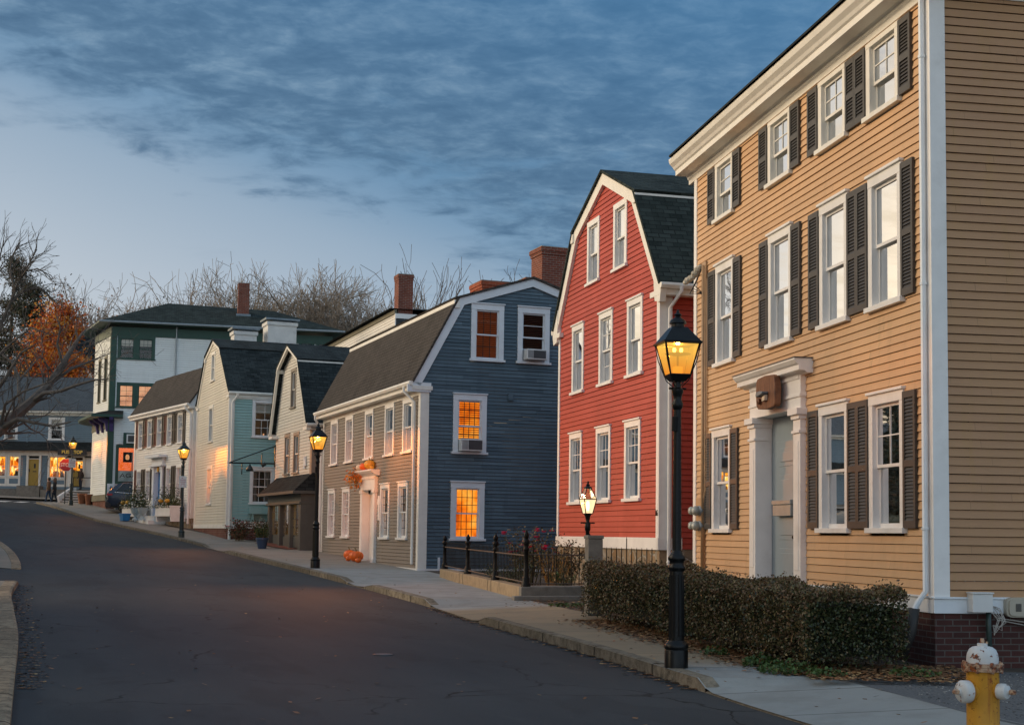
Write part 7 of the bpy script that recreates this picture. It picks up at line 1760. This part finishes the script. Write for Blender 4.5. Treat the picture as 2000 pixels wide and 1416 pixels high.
# ------------------------------------------------------------------ people
def person(pos, rz, H, label, coat, legs, hair, pose, bulk=1., longhair=False):
    e = empty('person', pos, rz, label, 'person'); s = H / 1.75
    V = {'pelvis': (0, 0, .95), 'waist': (0, 0, 1.10), 'chest': (.01, 0, 1.32), 'neck': (.02, 0, 1.48), 'head': (.04, 0, 1.56), 'crown': (.04, 0, 1.70)}
    R = {'pelvis': .135, 'waist': .125, 'chest': .15, 'neck': .058, 'head': .088, 'crown': .075}
    E = [('pelvis', 'waist'), ('waist', 'chest'), ('chest', 'neck'), ('neck', 'head'), ('head', 'crown')]
    for sd, sy in (('l', 1), ('r', -1)):
        st_ = pose['stride'] * (1 if sd == 'l' else -1); ar = -st_ * .8
        V['hip' + sd] = (0, sy * .09, .90); R['hip' + sd] = .095; V['knee' + sd] = (st_ * .45 + .03, sy * .09, .50); R['knee' + sd] = .062; V['ankle' + sd] = (st_ * .95 - (.05 if st_ < 0 else 0), sy * .09, .09 + (.05 if st_ < 0 else 0)); R['ankle' + sd] = .045; V['toe' + sd] = (st_ * .95 + .16, sy * .10, .045); R['toe' + sd] = .038
        V['sh' + sd] = (.01, sy * .17, 1.41); R['sh' + sd] = .07; V['elb' + sd] = (ar * .35 - .02, sy * .25, 1.15); R['elb' + sd] = .05; V['wri' + sd] = (ar * .75 + .10, sy * .23, .93); R['wri' + sd] = .034; V['hand' + sd] = (ar * .8 + .13, sy * .22, .85); R['hand' + sd] = .036
        E += [('pelvis', 'hip' + sd), ('hip' + sd, 'knee' + sd), ('knee' + sd, 'ankle' + sd), ('ankle' + sd, 'toe' + sd), ('chest', 'sh' + sd), ('sh' + sd, 'elb' + sd), ('elb' + sd, 'wri' + sd), ('wri' + sd, 'hand' + sd)]
    ks = list(V); me = bpy.data.meshes.new('skeleton'); me.from_pydata([tuple(c * s for c in V[q]) for q in ks], [(ks.index(a), ks.index(b)) for a, b in E], [])
    o = bpy.data.objects.new('skeleton', me); COL.objects.link(o); mo = o.modifiers.new('skin', 'SKIN'); 
    for i, q in enumerate(ks):
        r_ = R[q] * s * (bulk if q not in ('head', 'crown', 'neck') and not q.startswith(('hand', 'toe')) else 1.); me.skin_vertices[0].data[i].radius = (r_, r_ * (1.18 if q in ('chest', 'pelvis', 'waist') else 1)); me.skin_vertices[0].data[i].use_root = q == 'pelvis'
    ss = o.modifiers.new('sub', 'SUBSURF'); ss.levels = 2; ss.render_levels = 2
    dg = bpy.context.evaluated_depsgraph_get(); me2 = bpy.data.meshes.new_from_object(o.evaluated_get(dg)); bpy.data.objects.remove(o)
    me2.name = 'body'; me2.materials.clear()
    for q in (coat, legs, 'skin', 'shoe'): me2.materials.append(MATS[q])
    for f in me2.polygons:
        z = f.center.z / s; y = abs(f.center.y) / s; f.use_smooth = True
        f.material_index = 2 if z > 1.47 or (z < .93 and y > .17 and z > .7) else (3 if z < .11 else (1 if z < .88 and y < .17 else 0))
    b = bpy.data.objects.new('body', me2); COL.objects.link(b); b.parent = e
    mb = MB(); hc = (.02 * s, 0, 1.62 * s); mb.lathe([(.06 * s, -.10 * s), (.098 * s, -.04 * s), (.105 * s, .04 * s), (.085 * s, .10 * s), (.03 * s, .125 * s)] if not longhair else [(.09 * s, -.26 * s), (.105 * s, -.1 * s), (.11 * s, .03 * s), (.088 * s, .10 * s), (.03 * s, .13 * s)], (-.012 * s, 0, 1.635 * s), 14); mb.build('hair', hair, e, smooth=True)
    mb = MB(); fx = .125 * s
    mb.lathe([(.014 * s, 0), (.010 * s, .03 * s), (0, .034 * s)], (fx, 0, 1.605 * s), 6, 0, (1, 0, -.3)); 
    for sy in (-1, 1): mb.lathe([(.016 * s, 0), (.012 * s, .018 * s), (.0, .02 * s)], (.03 * s, sy * .088 * s, 1.61 * s), 6, 0, (0, sy, 0))
    mb.build('nose_and_ears', 'skin', e)
    mb = MB()
    for sy in (-1, 1): mb.lathe([(.010 * s, 0), (.007 * s, .006 * s)], (fx - .004 * s, sy * .032 * s, 1.635 * s), 6, 0, (1, 0, 0))
    mb.box(fx - .006 * s, fx + .002 * s, -.022 * s, .022 * s, 1.562 * s, 1.570 * s); mb.build('eyes_and_mouth', 'black_shutter', e)
    for sy, q in ((1, 'handl'), (-1, 'handr')):
        hm = MB(); h = Vector(V[q]) * s
        for i in range(5):
            a = (i - 2) * .011 * s; l_ = (.05, .07, .078, .072, .045)[i] * s
            if i == 0: hm.tube([h + Vector((.02 * s, 0, 0)), h + Vector((.045 * s, -sy * .01 * s, -.02 * s)), h + Vector((.055 * s, -sy * .015 * s, -.045 * s))], [.011 * s, .010 * s, .008 * s], 5)
            else: hm.tube([h + Vector((a, 0, -.02 * s)), h + Vector((a + .01 * s, 0, -.02 * s - l_ * .6)), h + Vector((a + .005 * s, -sy * .015 * s, -.02 * s - l_))], [.010 * s, .009 * s, .007 * s], 5)
        hm.build('fingers', 'skin', b)
    return e
plain('skin', (.42, .25, .18), .6, .06, 5.); plain('shoe', (.02, .018, .016), .6, .1, 5.); plain('tan_coat', (.16, .105, .065), .9, .12, 8.); plain('black_coat', (.022, .022, .025), .9, .12, 8.); plain('brown_coat', (.045, .026, .02), .9, .15, 8.); plain('blue_jeans', (.035, .065, .12), .9, .12, 12.); plain('dark_jeans', (.02, .026, .04), .9, .12, 12.); plain('dark_hair', (.015, .012, .010), .6, .2, 20.); plain('brown_hair', (.07, .045, .03), .6, .2, 20.)
for px, lab, coat, leg, hair, rz, lh_, st_ in ((94, 'person in a tan jacket and blue jeans walking at the crossing', 'tan_coat', 'blue_jeans', 'dark_hair', 3.0, False, .16), (105.5, 'person in black walking beside the one in the tan jacket', 'black_coat', 'dark_jeans', 'brown_hair', 3.1, True, .14)):
    v = at(px, 986, 88.); person((v.x, v.y, gz(v.x, v.y)), rz, 1.60, lab, coat, leg, hair, {'stride': st_}, 1.08, lh_)
p = Hs.wp(*Ms(3.32, .35, 4.17)); person((p.x, p.y, 4.15), -2.0, 1.46, 'person in dark clothes standing at the right hand yellow shop door', 'brown_coat', 'dark_jeans', 'brown_hair', {'stride': .03}, 1.05, True)
# terracotta pots at the foot of the brick base
plain('terracotta', (.26, .10, .05), .8, .15, 9.)
for px, Y, r_, lab in ((160, 85., .28, 'larger terracotta pot against the brick base of the rounded shop'), (173, 83.5, .22, 'smaller terracotta pot beside the larger one at the brick base')):
    v = at(px, 990, Y); mb = MB(); mb.lathe([(r_ * .7, 0), (r_, .5), (r_ * 1.08, .52), (r_ * 1.08, .62), (r_ * .9, .62)], n=14); o = mb.build('flower_pot', 'terracotta', None, auto=40, loc=(v.x, v.y, gz(v.x, v.y) + .128)); tag(o, lab, 'flower pot', 'pots by the rounded shop')
# ------------------------------------------------------------------ unseen houses and trees opposite, added to shade the road and show in panes
siding('far_side_siding', (.42, .40, .36), .12, 0., .05, .08)
for i, (y, dep, ln, h, hr, lab) in enumerate(((6., 4.4, 8.5, 6.2, 2.8, 'added unseen pale clapboard house across the street, nearest the camera'), (18.5, 4.2, 9.5, 6.6, 3.0, 'added unseen pale clapboard house across the street, second from the camera'), (41., 8.5, 9., 6.4, 3.0, 'added unseen pale clapboard house across the street behind the big bare tree'), (54.5, 8.0, 10., 7.0, 3.2, 'added unseen pale clapboard house across the street, farthest up the hill'))):
    j = at_len(y); t = (LK[j + 3] - LK[j]).normalized(); o_ = LK[j] + Vector((-t.y, t.x)) * dep; rz = math.atan2(-t.x, t.y); zb = gz(o_.x, o_.y)
    Ho = House('clapboard_house', (o_.x, o_.y), rz, zb, lab); Mo = lambda a, b, z: (b, a, z)
    mb = MB(); mb.box(-8., 0, 0, ln, zb - 1.5, zb + h); Ho.add('wall', mb, 'far_side_siding')
    mb = MB(); mb.prism([(.35, -.3, zb + h), (-4., -.3, zb + h + hr), (-8.35, -.3, zb + h)], (0, ln + .6, 0)); Ho.add('roof', mb, 'dark_roof')
    for kx in range(4):
        for zz in (1.2, 3.9): mb = MB(); a = .8 + kx * (ln - 2.6) / 3; mb.box(a, a + 1., -.01, .05, zb + zz, zb + zz + 1.6, 0, Mo); Ho.add('window', mb, 'white_trim'); mb = MB(); mb.box(a + .12, a + .88, .03, .055, zb + zz + .1, zb + zz + 1.5, 0, Mo); Ho.add('pane', mb, 'car_glass')
for x, y, h, sd, lab in ((-16.2, 33.2, 9.5, 201, 'added unseen bare tree across the street in the gap between two houses'), (-9.8, 15.6, 8.5, 205, 'added unseen bare tree across the street beside the nearest house')):
    bare_tree(Vector((x, y, gz(x, y))), h, lab, sd, .55, 5, .22, 'bark', (2, 3), None, .25, minr=.012)

for i, (y, o_, h, lab) in enumerate(((59., 4.0, 9.0, 'added unseen dark evergreen across the street beyond the last house'), (65.5, 4.5, 10.5, 'added unseen tall dark evergreen across the street, second up the hill'), (72., 5.0, 9.5, 'added unseen dark evergreen across the street, third up the hill'), (79., 6.5, 11., 'added unseen tall dark evergreen across the street, fourth up the hill'), (85.5, 7.0, 10., 'added unseen dark evergreen across the street, farthest up the hill'))):
    j = min(at_len(y), len(LK) - 4); t = (LK[j + 3] - LK[j]).normalized(); q = LK[j] + Vector((-t.y, t.x)) * o_
    evergreen(0, 0, 0, 3.4, lab, 300 + i, 13, .2, Vector((q.x, q.y, gz(q.x, q.y))), h)  # unseen evergreens added so the lower panes reflect something dark
